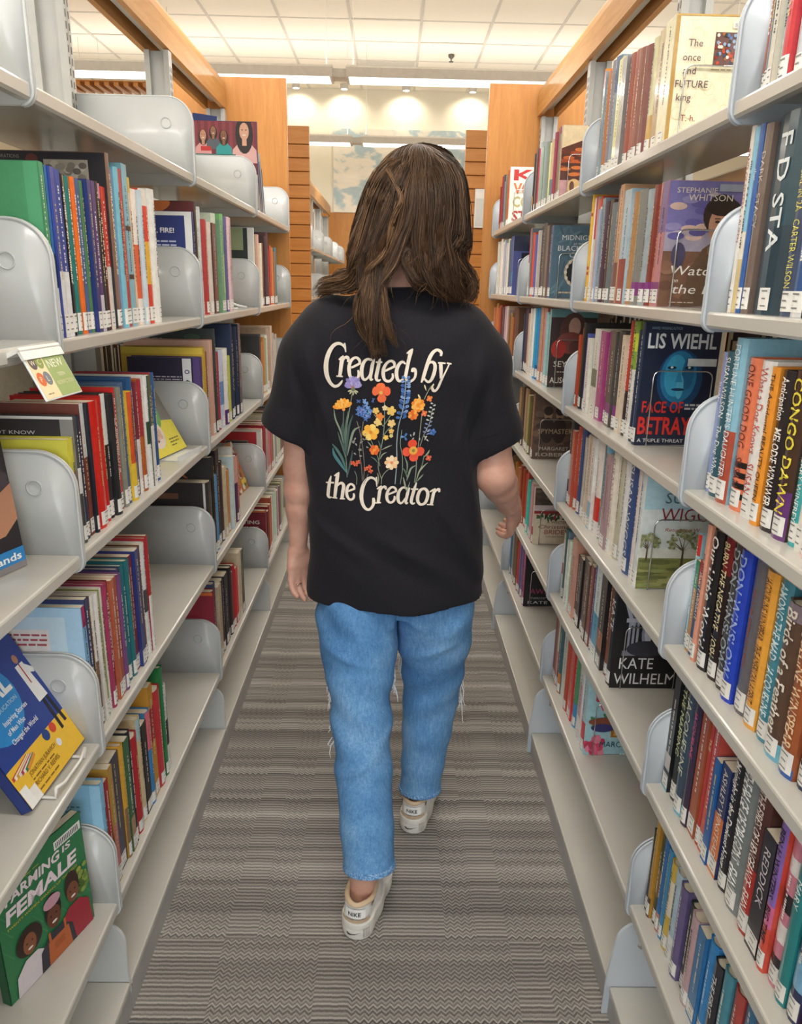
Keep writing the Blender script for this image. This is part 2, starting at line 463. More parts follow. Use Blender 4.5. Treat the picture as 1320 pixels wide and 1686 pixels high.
# tiles and grid: children of the ceiling
GX, GY, TS = -1.015, 7.42, 0.6096
tile = MB(); tile.box(0.012, TS - .012, 0.012, TS - .012, 0, .028); tile_me = tile.mesh('ceiling_tile', 'ceiling_tile')
xs = [GX + i * TS for i in range(-5, 8)]
ys = [GY + j * TS for j in range(-12, 4)]
for i, x in enumerate(xs):
    for j, y in enumerate(ys):
        if x + TS > XW or y + TS > YF + .02: continue
        o = link('ceiling_tile', tile_me, ceiling, (x, y, ZC + (.002 if (i * 7 + j * 3) % 5 else .006)))
gb = MB()
for x in xs: gb.box(x - .012, x + .012, ys[0], YF, ZC - .002, ZC + .03)
gb.build('ceiling_grid_runner', 'ceiling_grid', ceiling)
gb = MB()
for y in ys: gb.box(xs[0], XW, y - .012, y + .012, ZC - .001, ZC + .03)
gb.build('ceiling_grid_cross_tee', 'ceiling_grid', ceiling)
gv = MB(); gv.box(-.385, .18, 8.66, 9.2, ZC - .006, ZC + .01); gv.build('air_panel', 'ceiling_grid', ceiling)
# wood wainscot on the end wall
m = MB()
for i in range(8): m.box(-4.3 + i * 1.07, -4.3 + i * 1.07 + 1.06, YF - .02, YF - .002, 0, 2.267)
o = struct('trim_1', m, 'wood_panel', 'maple panelling on the lower end wall')
# mural
m = MB(); m.box(-.737, 1.35, YF - .03, YF - .004, 2.27, 3.19)
tag(m.build('cloud_mural', 'mural_print'), 'pale blue and white cloud mural high on the end wall', 'mural')
# small downlights washing the end wall
for i, x in enumerate((-1.79, -1.145, -.596, .11, .868, 1.6)):
    c = MB(); c.tube([(0, 0, 0), (0, 0, .05)], [.045, .045], k=14); o = c.build('downlight', 'fixture_body', None, False, (x, YF - .2, ZC - .045))
    l = MB(); l.prism(ell(0, 0, .036, .036, 14), 'z', -.002, .0); l.build('lamp_face', 'lamp_lens', o)
    nth = ('first', 'second', 'third', 'fourth', 'fifth', 'sixth')[i]
    tag(o, 'small round ceiling downlight at the end wall, %s from the left' % nth, 'downlight', 'downlights along the end wall')
    sl = bpy.data.lights.new('downlight_beam', 'SPOT'); sl.energy = 9; sl.spot_size = 2.3; sl.spot_blend = .7; sl.shadow_soft_size = .04; sl.color = (1, .93, .76)
    so = bpy.data.objects.new('downlight_beam', sl); COL.objects.link(so); so.location = (x, YF - .2, ZC - .06); so.rotation_euler = (.55, 0, 0)
# pendant strip lights
ROWN = ('behind the camera', 'over the near bays', 'over the far bays', 'in front of the end wall', 'nearest the end wall')
for k, fy in enumerate(FIX_Y):
    for q, (a, b) in enumerate(((-2.865, -.425), (-.336, 2.104), (2.194, 4.2), (-4.25, -2.955))):
        root = empty('pendant_strip_light', ((a + b) / 2, fy, FIX_Z)); L = (b - a) / 2
        h = MB(); h.prism([(-.1, .004), (-.1, .06), (-.08, .075), (.08, .075), (.1, .06), (.1, .004)], 'x', -L, L)
        h.build('housing', 'fixture_body', root)
        l = MB(); l.prism([(-.088, 0), (-.088, .006), (.088, .006), (.088, 0)], 'x', -L + .02, L - .02); l.build('lens', 'lamp_lens', root)
        for x in (-L + .045, L - .045):
            c = MB(); c.tube([(x, 0, .07), (x, 0, ZC - FIX_Z)], .0022, k=5); c.build('suspension_cable', 'fixture_body', root)
        tag(root, 'long white pendant strip light, row %s, %s segment' % (ROWN[k], ('left', 'middle', 'right', 'leftmost')[q]), 'light', 'pendant strip lights')
    if k >= 3:
        for x in (-.3805,):
            m = MB(); m.box(-.0446, .0446, -.06, .06, 0.01, .06)
            tag(m.build('strip_light_joiner', 'fixture_body', None, False, (x, fy, FIX_Z)), 'grey joiner between pendant strip lights, row %s' % ROWN[k], 'light fitting')
# sprinkler
m = MB(); m.tube([(0, 0, 0), (0, 0, -.02), (0, 0, -.035)], [.03, .03, .012], k=12); m.tube([(0, 0, -.035), (0, 0, -.06)], .006, k=8); m.prism(ell(0, 0, .022, .022, 10), 'z', -.066, -.06)
tag(m.build('sprinkler_head', 'sprinkler_metal', None, False, (.53, 8.38, ZC)), 'small dark sprinkler head on the white ceiling', 'sprinkler')
# slatted wood soffit far left
root = empty('slat_soffit', (-2.62, 7.24, 2.98))
s = MB(); s.box(-.02, .02, -.17, .17, 0, .03); sme = s.mesh('slat', 'wood_slat')
for i in range(20): link('slat', sme, root, (-.75 + i * .08, 0, 0))
m = MB(); m.box(-.8, .85, -.18, .18, .03, .036); m.build('backing', 'wood_slat', root)
for hx in (-.7, .7):
    m = MB(); m.tube([(hx, 0, .036), (hx, 0, ZC - 2.98)], .004, k=5); m.build('hanger', 'fixture_body', root)
tag(root, 'brown slatted wood soffit beyond the left shelves', 'soffit')
# ---------------------------------------------------------------- steel shelving
BAY = 0.914
JY = [1.203 + (k - 2) * BAY for k in range(6)]            # bay joints along the aisle
RANGES = {
    'R': dict(s=1, xf=.483, xb=.680, xb2=.755, base=.464, lev=[1.6976, 1.406, 1.1236, .8436, .5597, .281], bh=.155, base_z=.0736),
    'far_left': dict(s=-1, xf=-.605, xb=-.785, xb2=-.865, base=-.6, lev=[1.6996, 1.3434, .9913, .6302, .2731], bh=.176, base_z=.0761),
    'L': dict(s=-1, xf=-.517, xb=-.797, xb2=-.882, base=-.508, lev=[1.6996, 1.3434, .9913, .6302, .2731], bh=.176, base_z=.0761),
}
def arc(cx, cz, r, a0, a1, n=7): return [(cx + r * math.cos(a0 + (a1 - a0) * i / n), cz + r * math.sin(a0 + (a1 - a0) * i / n)) for i in range(n + 1)]
def shelf_mesh(depth, s, name):
    """top plate with a rolled front lip; local x runs from the aisle edge into the range"""
    m = MB(); r = .004
    prof = [(0, -.02), (0, -r)] + [(r - r * math.cos(t_), -r + r * math.sin(t_)) for t_ in (PI / 4, PI / 2)] + [(depth, 0), (depth, -.003), (.016, -.003), (.016, -.024), (.004, -.024)]
    m.prism([(s * x, z) for x, z in prof], 'y', .004, BAY - .004)
    return m.mesh(name, 'steel_paint')
def bracket_mesh(depth, h, s, name, mat='steel_paint_cool'):
    m = MB(); R = .06; r = .018
    out = arc(r - .004, -.03 + r, r, PI * 1.5, PI, 5) + arc(R - .004, h - R, R, PI, PI / 2, 9) + [(depth, h), (depth, -.03)]
    m.prism([(s * x, z) for x, z in out], 'y', -.0014, .0014)
    ins = arc(r - .004, -.03 + r, r, PI * 1.5, PI, 5) + arc(R - .004, h - R, R, PI, PI / 2, 9) + [(depth, h)]
    m.tube([(s * x, 0, z) for x, z in ins], .0024, k=6)                       # rolled edge
    cx, cz = .062, h * .66
    ring = [(s * (cx + .0125 * math.cos(a)), -.0016, cz + .0125 * math.sin(a)) for a in [2 * PI * i / 16 for i in range(16)]]
    m.tube(ring, .0016, k=5, closed=True)
    ring = [(x, .0016, z) for x, _, z in ring]; m.tube(ring, .0016, k=5, closed=True)
    return m.mesh(name, mat, True)
ORD = ('top', 'second', 'third', 'fourth', 'fifth', 'sixth')
BAYN = {0: 'bay beside the camera', 1: 'nearest bay in view', 2: 'second bay', 3: 'third bay', 4: 'far bay'}
def upright(parent, R, y, zt, nslot):
    x0, x1 = sorted((R['xb'], R['xb2'])); m = MB()
    m.box(x0, x1, y - .001, y + .001, 0, zt)                                  # web
    for a, b in ((x0, x0 + .018), (x1 - .018, x1)): m.box(a, b, y - .019, y + .019, 0, zt)   # two channels
    m.build('upright', 'upright_steel', parent)
    d = MB(); s = R['s']
    for i in range(nslot):
        z = zt - .05 - i * .0254
        for yy in (-.009, .009):
            q0, q1 = sorted((R['xb'] - s * .0006, R['xb'] + s * .002))
            d.box(q0, q1, y + yy - .002, y + yy + .002, z - .016, z)
    tag(d.build('slot_row', 'slot_dark', parent), kind='stuff') if nslot else None
def make_bay(side, k, y0, far=False, zt=2.205):
    R = RANGES[side]; s = R['s']; depth = abs(R['xb'] - R['xf']); key = side + ('far' if far else '')
    root = empty('shelving_bay', ((R['xf'] + R['xb']) / 2, y0 + BAY / 2, 0))
    ox, oy = -(R['xf'] + R['xb']) / 2, -(y0 + BAY / 2)
    if key not in SH: SH[key] = (shelf_mesh(depth, s, 'shelf'), bracket_mesh(depth, R['bh'], s, 'bracket', 'steel_blue_cast' if side == 'R' else 'steel_paint_cool'))
    sm, bm = SH[key]
    for i, z in enumerate(R['lev']):
        sh = link('shelf', sm, root, (R['xf'] + ox, y0 + oy, z))
        link('bracket', bm, sh, (0, .0035, 0)); link('bracket', bm, sh, (0, BAY - .0035, 0))
        # the shelf of the far face of the double-sided range
        x2 = R['xb2'] + s * depth
        sh2 = link('back_shelf', sm, root, (x2 + ox, y0 + oy + BAY, z)); sh2.rotation_euler = (0, 0, PI)
    # base shelf, kick plate, base brackets
    bz = R['base_z']; bd = abs(R['xb'] - R['base']); m = MB()
    q = sorted((R['base'], R['xb2'] + s * bd)); m.box(q[0] + ox, q[1] + ox, y0 + oy + .004, y0 + oy + BAY - .004, bz - .016, bz)
    bevel(m.build('base_shelf', 'steel_paint', root), .003)
    m = MB(); q = sorted((R['base'] + s * .002, R['base'] + s * .012)); m.box(q[0] + ox, q[1] + ox, y0 + oy + .002, y0 + oy + BAY - .002, 0, bz - .017); m.build('kick_plate', 'kick_steel', root)
    top = .236 if side == 'R' else .225
    fx = .010 if side == 'R' else -.001
    out = [(-fx, 0 if side == 'R' else bz - .03), (-fx + .002, .10)] + arc(.052, top - .05, .05, PI, PI / 2, 8) + [(bd, top), (bd, 0 if side == 'R' else bz - .03)]
    for yy in (y0 + .0016, y0 + BAY - .0016):
        m = MB(); m.prism([(R['base'] + s * x + ox, z) for x, z in out], 'y', yy + oy - .0015, yy + oy + .0015)
        b = m.build('base_bracket', 'steel_blue_cast' if side == 'R' else 'steel_paint_cool', root); bevel(b, .0012, 1)
        if yy < y0 + .1: continue
        e = MB(); cx = R['base'] + s * .055 + ox
        e.tube([(cx, yy + oy - .0016, .178), (cx, yy + oy - .005, .178)], [.0085, .006], k=12); e.build('screw', 'chrome', b)
    Ru = dict(R); Ru['xb'] += ox; Ru['xb2'] += ox
    upright(root, Ru, y0 + oy + BAY - .0195, zt, 20 if not far else 0)
    if k == 0: upright(root, Ru, y0 + oy + .02, zt, 0)
    return root
SH = {}
for side, nm in (('L', 'left'), ('R', 'right')):
    for k in range(5):
        b = make_bay(side, k, JY[k])
        tag(b, 'light grey steel library shelving, %s on the %s side of the aisle' % (BAYN[k], nm), 'bookshelf', 'steel shelving bays along the aisle')
    for k in range(5 if side == 'L' else 3):
        b = make_bay('far_left' if side == 'L' else side, 9, 5.075 + k * BAY, True)
        tag(b, 'steel shelving beyond the cross aisle on the %s, %s bay' % (nm, ('first', 'second', 'third', 'fourth', 'fifth')[k]), 'bookshelf', 'steel shelving bays beyond the cross aisle')
# wooden canopy rails on top of the ranges
def canopy(side, y0, y1, label):
    n0, n1 = {'L': (-.797, -.902), 'R': (.665, .762), 'far_left': (-.76, -.88)}[side]
    c = (n0 + n1) / 2; root = empty('canopy_rail', (c, (y0 + y1) / 2, 2.21)); H = (y1 - y0) / 2; hw = abs(n0 - n1) / 2
    for q in (-1, 1):
        m = MB(); pr = [(hw, 0), (hw, .085), (hw - .006, .112), (hw - .018, .132), (hw - .034, .142), (0, .142), (0, .122), (hw - .028, .118), (hw - .02, .1), (hw - .02, 0)]
        m.prism([(q * x, z) for x, z in pr], 'y', -H, H); o = m.build('fascia', 'wood_rail', root)
    m = MB(); m.box(-.016, .016, -H, H - .004, .03, .05); m.build('steel_channel', 'upright_steel', root)
    tag(root, label, 'wood trim', 'wooden canopy rails')
canopy('L', JY[0], 3.950, 'maple canopy rail on top of the left shelves')
canopy('R', JY[0], 3.950, 'maple canopy rail on top of the right shelves')
canopy('far_left', 5.075, 5.075 + 5 * BAY, 'maple canopy rail on the far left shelves past the cross aisle')
canopy('R', 5.075, 5.075 + 3 * BAY, 'maple canopy rail on the far right shelves past the cross aisle')
# end panels
for x0, x1, nm in ((-1.165, -.52, 'left'), (.44, 1.02, 'right')):
    root = empty('end_panel', ((x0 + x1) / 2, 3.985, 0)); w_ = (x1 - x0) / 2
    m = MB(); m.box(-w_, w_, -.016, .016, 0, 2.352); bevel(m.build('board', 'wood_panel', root), .002)
    m = MB(); e = w_ if nm == 'left' else -w_
    m.box(min(e, e * 1.004) - .001, max(e, e * 1.004) + .001, -.0165, .0165, .001, 2.351); m.build('edge_band', 'wood_slat', root)
    tag(root, 'tall plain maple end panel closing the %s shelves' % nm, 'panel', 'maple end panels')
for x0, x1, nm in ((-1.165, -.525, 'left'), (.425, 1.02, 'right')):
    root = empty('slatwall_panel', ((x0 + x1) / 2, 5.055, 0)); w_ = (x1 - x0) / 2
    m = MB(); m.box(-w_, w_, .0, .018, 0, 2.345); m.build('backing', 'wood_slat', root)
    m = MB(); m.box(-w_, w_, -.014, .0, 2.246, 2.345); bevel(m.build('slat', 'wood_slat', root), .0025)
    m = MB(); m.box(-w_, w_, -.014, .0, 0, .0705); sl = m.mesh('slat', 'wood_slat')
    for i in range(29): bevel(link('slat', sl, root, (0, 0, 2.1705 - i * .0765)), .0025)
    tag(root, 'maple slatwall end panel with dark grooves beyond the cross aisle, %s' % nm, 'panel', 'slatwall end panels')
m = MB(); m.box(-.034, .034, -.004, .004, 0, .225); o = m.build('sign_holder', 'acrylic_edge', None, False, (.528, 5.034, 1.79)); bevel(o, .002)
m = MB(); m.box(-.028, .028, -.0055, -.0045, .01, .17, lin('cfd3d2')); m.build('sign_sheet', 'print_flat', o)
tag(o, 'grey clear plastic sign holder hanging on the right slatwall panel', 'sign holder')
# book rows: side, shelf, bay, [(near edge y, thickness, height, spine colour, details)]
ROWS=[
('R',1,1,[(1.181,0.0152,0.225,'a8563c',{'b':[(0.55,1,'c9a592')]}),(1.165,0.0152,0.239,'8a8f9a'),(1.149,0.0152,0.233,'e3ddcb',{'b':[(0.5,0.8,'d9c46a')]}),(1.133,0.0152,0.227,'b9d3d6',{'b':[(0.5,1,'4aa79f')]}),(1.1073,0.0249,0.241,'cf3a44'),(1.0745,0.032,0.235,'c6cfd6',{'b':[(0.5,1,'8aa0bb')]}),(1.027,0.0467,0.229,'7a88a0',{'far':1})]),
('R',2,1,[(1.181,0.0152,0.257,'efe9df',{'t': 'BAND OF SISTERS   LAUREN', 'c': 'a5543f'}),(1.165,0.0152,0.253,'8ec5df',{'b':[(0,0.3,'d9c38f'),(0.3,0.45,'e8e2d0')],'n':1}),(1.149,0.0152,0.254,'3f68ae',{'t': 'that', 'c': 'd8e0f0'}),(1.1254,0.0228,0.251,'7b6a60',{'t': 'DARK   STACY', 'c': 'c9beb0'}),(1.0447,0.0799,0.256,'2f4450',{'t': 'F D STA', 'c': 'e6eef0', 'ts': 1.1, 'b': [(0.45, 1, '37535f')]}),(1.0101,0.0338,0.223,'47536e',{'t': 'DEAD GIRL IN 2A   CARTER WILSON', 'c': 'e3dc62'}),(0.9761,0.0331,0.209,'35598f',{'b':[(0.0,0.12,'d8d8d8')]}),(0.9306,0.0447,0.219,'23262e')]),
('R',3,1,[(1.181,0.0152,0.223,'8f9fd0',{'t': 'SUSAN', 'c': 'f0eef6'}),(1.1466,0.0336,0.226,'33616f',{'t': 'SUSAN WILSON   The Dog Who', 'c': 'eef2f2'}),(1.1075,0.0384,0.248,'8fc6dd',{'b': [(0, 0.45, 'b5543f')], 't': "FORTUNE HUNTER'S DAUGHTER", 'c': 'e8f2f6', 'd': 0.19}),(1.0644,0.0422,0.223,'f08560',{'b': [(0.08, 0.12, '1d1a1a'), (0.15, 0.19, '1d1a1a'), (0.22, 0.26, '1d1a1a'), (0.29, 0.33, '1d1a1a')], 't': 'ONE GOOD DOG   SUSAN', 'c': '7b2f2a'}),(1.0224,0.0412,0.223,'f2f0ec',{'t': 'What a Dog Knows   SUSAN', 'c': 'c6534a'}),(0.9997,0.0219,0.218,'ef9a34',{'t': 'THE Accidental BEAUTY QUEEN', 'c': '3a2a18'}),(0.9674,0.0316,0.216,'2a2326',{'t': 'Anticipation   MELODIE WINAWER', 'c': 'f2eee8', 'ts': 1.1}),(0.9303,0.0362,0.219,'4a3326',{'t': 'CONGO DAWN', 'c': 'f0e04a', 'ts': 1.2, 'b': [(0, 0.3, '6a3a7a')]}),(0.908,0.0215,0.201,'46b3b8',{'t': 'CHRISTMAS   KERRY WINFREY', 'c': 'f4f6f0'}),(0.8882,0.019,0.201,'f0ece4',{'t': 'WINFREY', 'c': 'd94a5a'}),(0.8508,0.0366,0.201,'f2d4cf'),(0.8174,0.0326,0.212,'b53a48',{'far':1})]),
('R',4,1,[(1.181,0.0152,0.206,'a9d8ea',{'b':[(0.82,1,'d2392e')],'c':'f6fafa'}),(1.165,0.0152,0.165,'c08a4c',{'b':[(0.7,1,'2f8a5a')],'k':'p'}),(1.149,0.0152,0.17,'27386e',{'b': [(0.75, 1, 'b8292e')], 't': 'MARTY WINGATE', 'c': 'f2e9c8', 'k': 'p'}),(1.133,0.0152,0.238,'e9a389'),(1.0975,0.0347,0.236,'211f20',{'t': 'Our Little World', 'c': 'f4f2ee', 'ts': 1.25}),(1.0654,0.0314,0.237,'2b1f20',{'t': 'BURN THE NEGATIVE   JOSH', 'c': 'e6d8a8', 'ts': 1.1, 'b': [(0.75, 1, '7a1f22')]}),(1.0348,0.0298,0.238,'4c4846',{'t': 'DON WINSLOW', 'c': 'a9b4bc', 'ts': 1.2}),(0.9992,0.0348,0.239,'2747c4',{'t': 'DON WINSLOW', 'c': '9fb6f0', 'ts': 1.2}),(0.9615,0.0369,0.241,'6d6a70',{'c':'a5562f'}),(0.9261,0.0346,0.235,'f2ab42',{'t': 'JACQUELINE WINSPEAR   THE AMERICAN AGENT', 'c': '5a3a1c'}),(0.8929,0.0324,0.239,'4a93a8',{'t': 'AMONG THE MAD   JACQUELINE', 'c': 'd8eef4', 'ts': 1.1}),(0.8499,0.0422,0.22,'5f4638',{'t': 'Birds of a Feather', 'c': 'e9e2d4', 'ts': 1.1, 'b': [(0, 0.12, '74bcd6'), (0.9, 1, '8a7a86')]}),(0.8148,0.0343,0.242,'a65a33',{'t': 'JACQUELINE WINSPEAR', 'c': 'e9c9a0', 'ts': 1.1, 'b': [(0, 0.06, '2d5fae')]}),(0.7878,0.0262,0.238,'2c3a5c',{'t': 'THE CONSEQUENCES OF FEAR', 'c': 'e3dccb'}),(0.7581,0.0289,0.258,'3a6fa8'),(0.7301,0.0271,0.262,'6a5a8a',{'far':1})]),
('R',5,1,[(1.1712,0.025,0.227,'232427',{'b':[(0,0.12,'74bcd6'),(0.18,0.32,'c9c4be')]}),(1.1396,0.0308,0.247,'2c3330',{'t': 'THE MAPPING', 'c': 'd8e0a8'}),(1.1005,0.0383,0.246,'3b4d62',{'t': 'JACQUELINE', 'c': 'd4d9c0', 'b': [(0, 0.1, '74bcd6')]}),(1.0775,0.0222,0.255,'3a2c46',{'t': 'JACQUELINE', 'c': 'e05a8a'}),(1.0498,0.0269,0.246,'b55f3c'),(1.0311,0.0179,0.253,'c23a30',{'t': 'THE', 'c': 'f0d9b0'}),(1.0103,0.0199,0.259,'d4574c',{'k':'p'}),(0.9902,0.0193,0.187,'1f66b4',{'k':'p'}),(0.9589,0.0305,0.194,'2c3768',{'b': [(0, 0.55, 'e07a2f')], 't': 'ASHLEY WINSTEAD', 'c': 'f0e6d8', 'k': 'p'}),(0.9313,0.0268,0.229,'1f1d22',{'t': 'Midnight is the Darkest Hour', 'c': 'f2f0ec', 'ts': 1.15}),(0.8838,0.0467,0.241,'7d8587',{'t': 'THE RAGE OF DRAGONS   EVAN', 'c': 'f2f4f4', 'ts': 1.1}),(0.8457,0.0373,0.241,'5a3230',{'b': [(0, 0.45, 'b8302a')], 't': 'THE FIRES OF VENGEANCE   EVAN', 'c': 'f0e4dc'}),(0.8119,0.033,0.191,'241d2a',{'k': 'p', 't': 'REDDICK', 'c': 'd8d0d8'}),(0.7922,0.0189,0.235,'d8503e',{'b': [(0.45, 1, '8a68b8'), (0.3, 0.45, 'd86a9a')], 't': 'BEN H WINTERS   BIG TIME', 'c': '2a1c2a', 'ts': 1.1}),(0.7648,0.0266,0.235,'d98aa0',{'b':[(0.1,0.2,'2a2228'),(0.3,0.42,'f2ecec'),(0.5,0.62,'2a2228'),(0.75,0.85,'f2ecec')],'c':'f6f2f2'}),(0.7404,0.0236,0.233,'23868a',{'t': 'MARY', 'c': 'eaf4f2'}),(0.7141,0.0255,0.247,'27325c',{'b':[(0.2,0.4,'7ab2d8')]}),(0.6709,0.0424,0.261,'e8602c',{'b':[(0,0.3,'c94a28')]})]),
('R',6,1,[(1.181,0.0152,0.182,'22242c',{'b':[(0.8,1,'3a2c1a')],'c':'c9b46a'}),(1.165,0.0152,0.221,'b98a34',{'b':[(0,0.2,'5a3a2a')]}),(1.149,0.0152,0.203,'3f4a30',{'b':[(0.3,0.6,'8a6a3a')]}),(1.1306,0.0176,0.204,'2a6fae',{'b':[(0,0.2,'c98a7a')]}),(1.1135,0.0163,0.197,'3c8fc0'),(1.0869,0.0258,0.187,'d8b84a',{'b':[(0.4,0.8,'efe6d0')]}),(1.0582,0.028,0.191,'bcd3e2',{'b':[(0,0.3,'e9ecec')]}),(1.0275,0.0298,0.188,'6c5f8e',{'c':'e0d8ea'}),(1.004,0.0228,0.176,'33402c'),(0.9728,0.0303,0.18,'c9a8ae'),(0.9431,0.0289,0.179,'3a7fb6',{'k':'p'}),(0.9121,0.0302,0.192,'2f8fd8',{'c':'d8ecfa'}),(0.885,0.0263,0.181,'2b2c34',{'t': 'THE FIRST', 'c': 'e8e8ea'}),(0.8568,0.0275,0.195,'4a94a8'),(0.8276,0.0284,0.191,'b84a44',{'b':[(0,0.5,'e9e2da')]}),(0.7914,0.0353,0.203,'3a7aa8'),(0.7478,0.0428,0.213,'8a4a6a'),(0.7022,0.0449,0.238,'d8c49a',{'far':1})]),
('R',1,2,[(2.095,0.0152,0.26,'d98a3a'),(2.079,0.0152,0.25,'9db4bf',{'b':[(0.85,1,'b8405a')]}),(2.0474,0.0308,0.245,'b9764a'),(2.0072,0.0394,0.259,'8a8794'),(1.9579,0.0485,0.256,'8fa4b4',{'b':[(0.7,1,'44688f')]}),(1.9213,0.0359,0.242,'d9d68a'),(1.886,0.0345,0.235,'8b8a88'),(1.8426,0.0426,0.232,'9c4a3c'),(1.8012,0.0406,0.228,'a85a48'),(1.7617,0.0387,0.22,'8e5548'),(1.7159,0.0451,0.213,'7f4440'),(1.6762,0.0388,0.216,'d8d2a8',{'b':[(0,0.35,'c9a25a')]}),(1.6312,0.0443,0.221,'c9b48a',{'b':[(0,0.5,'a88650')]}),(1.5749,0.0555,0.222,'e9e2bd',{'cover':'once','d':0.15})]),
('R',2,2,[(2.095,0.0152,0.244,'f0bc3e',{'j':80,'far':1}),(2.079,0.0152,0.262,'f0bc3e',{'b':[(0.25,0.28,'c23a2a'),(0.3,0.33,'c23a2a'),(0.8,0.83,'c23a2a')],'far':1}),(2.063,0.0152,0.252,'d9d4cc',{'j':46,'far':1}),(2.047,0.0152,0.253,'d9d4cc',{'b':[(0.6,1,'c24a48')],'far':1}),(2.031,0.0152,0.247,'d8534a',{'j':95,'far':1}),(2.015,0.0152,0.252,'d8534a',{'b':[(0.5,0.9,'eceae4')],'far':1}),(1.999,0.0152,0.219,'8fa3b2',{'j':68,'far':1}),(1.9705,0.0277,0.243,'8fa3b2'),(1.9415,0.0282,0.232,'5a4a44',{'j':60}),(1.9125,0.0282,0.234,'5a4a44'),(1.8631,0.0486,0.223,'6f7a80'),(1.832,0.0302,0.249,'dcae86',{'j':32}),(1.801,0.0302,0.254,'dcae86',{'b':[(0,0.35,'7a4a4a')]}),(1.7476,0.0526,0.239,'b7d3e2',{'b':[(0,0.4,'9a3a38')]}),(1.7107,0.0361,0.229,'b98a5a'),(1.6581,0.0518,0.228,'8a8a84',{'b':[(0.08,0.2,'8a3a86')]}),(1.6208,0.0366,0.224,'a8b4ba',{'b':[(0.08,0.2,'8a3a86')]}),(1.5812,0.0388,0.228,'8a4038',{'b':[(0.08,0.2,'8a3a86')]}),(1.5471,0.0332,0.228,'d98f78',{'b':[(0.08,0.2,'8a3a86')]}),(1.511,0.0354,0.226,'c98a94',{'b':[(0.08,0.2,'8a3a86'),(0.6,1,'7a6aa0')],'cover':'watch','d':0.15})]),
('R',3,2,[(2.095,0.0152,0.193,'df5a34',{'j':21,'far':1}),(2.079,0.0152,0.212,'df5a34',{'far':1}),(2.063,0.0152,0.227,'2b2826',{'j':61,'far':1}),(2.047,0.0152,0.226,'2b2826',{'c':'e8e4dc','far':1}),(2.031,0.0152,0.194,'5a6ab8',{'j':49,'far':1}),(2.0135,0.0167,0.201,'5a6ab8',{'far':1}),(1.9804,0.0323,0.191,'dfe9e0',{'j':74}),(1.9473,0.0323,0.206,'dfe9e0',{'b':[(0.5,1,'8fb8a0')]}),(1.8973,0.0492,0.218,'f0ede6',{'b':[(0.35,0.55,'7a7f62')]}),(1.8496,0.0469,0.215,'b04a86'),(1.8042,0.0446,0.217,'94417c'),(1.7661,0.0373,0.221,'5a5650',{'b':[(0.1,0.25,'8a3a86')]}),(1.7244,0.0409,0.223,'4c4846',{'b':[(0.1,0.25,'8a3a86')]}),(1.6895,0.0342,0.216,'ead9c0'),(1.6558,0.0329,0.249,'c93f2c',{'b':[(0,0.4,'3a2c2c')]}),(1.6189,0.0361,0.25,'8fae4a',{'b': [(0, 0.6, 'e8e4e0'), (0.75, 0.9, 'd8e04a')], 't': 'LIS WIEHL  EYES OF JUSTICE', 'c': '2b2626'}),(1.5884,0.0297,0.233,'2e3e5a',{'j':94}),(1.5578,0.0297,0.251,'2e3e5a',{'cover':'lis','d':0.155})]),
('R',4,2,[(2.0858,0.0244,0.242,'3a3c44',{'b':[(0.3,0.6,'d8d4cc')]}),(2.0549,0.0302,0.216,'c94f34',{'j':36}),(2.0239,0.0302,0.234,'c94f34'),(1.9724,0.0507,0.241,'2c4a86'),(1.9411,0.0306,0.22,'ece6d6',{'j':99}),(1.9097,0.0306,0.232,'ece6d6'),(1.8769,0.032,0.237,'f0eee8',{'j':98}),(1.8441,0.032,0.238,'f0eee8',{'b':[(0,0.3,'8fc0d8')]}),(1.7885,0.0548,0.244,'f2eae4',{'b':[(0.15,0.4,'d83a30')]}),(1.7594,0.0284,0.243,'8fcbe8',{'j':18}),(1.7302,0.0284,0.249,'8fcbe8',{'b':[(0,0.5,'e8dfd4')]}),(1.6922,0.0372,0.225,'efe6d6',{'j':57}),(1.6542,0.0372,0.246,'efe6d6',{'t': 'SUSAN WIGGS', 'c': '9a8f80'}),(1.6142,0.0391,0.25,'f2f2f0',{'j':1}),(1.5743,0.0391,0.246,'f2f2f0'),(1.5233,0.0502,0.25,'44598c',{'t': 'SUSAN WIGGS', 'c': 'e4ecf6'}),(1.4924,0.0301,0.254,'f0e4e0'),(1.4501,0.0415,0.245,'dfe6e6',{'cover':'wiggs','d':0.155})]),
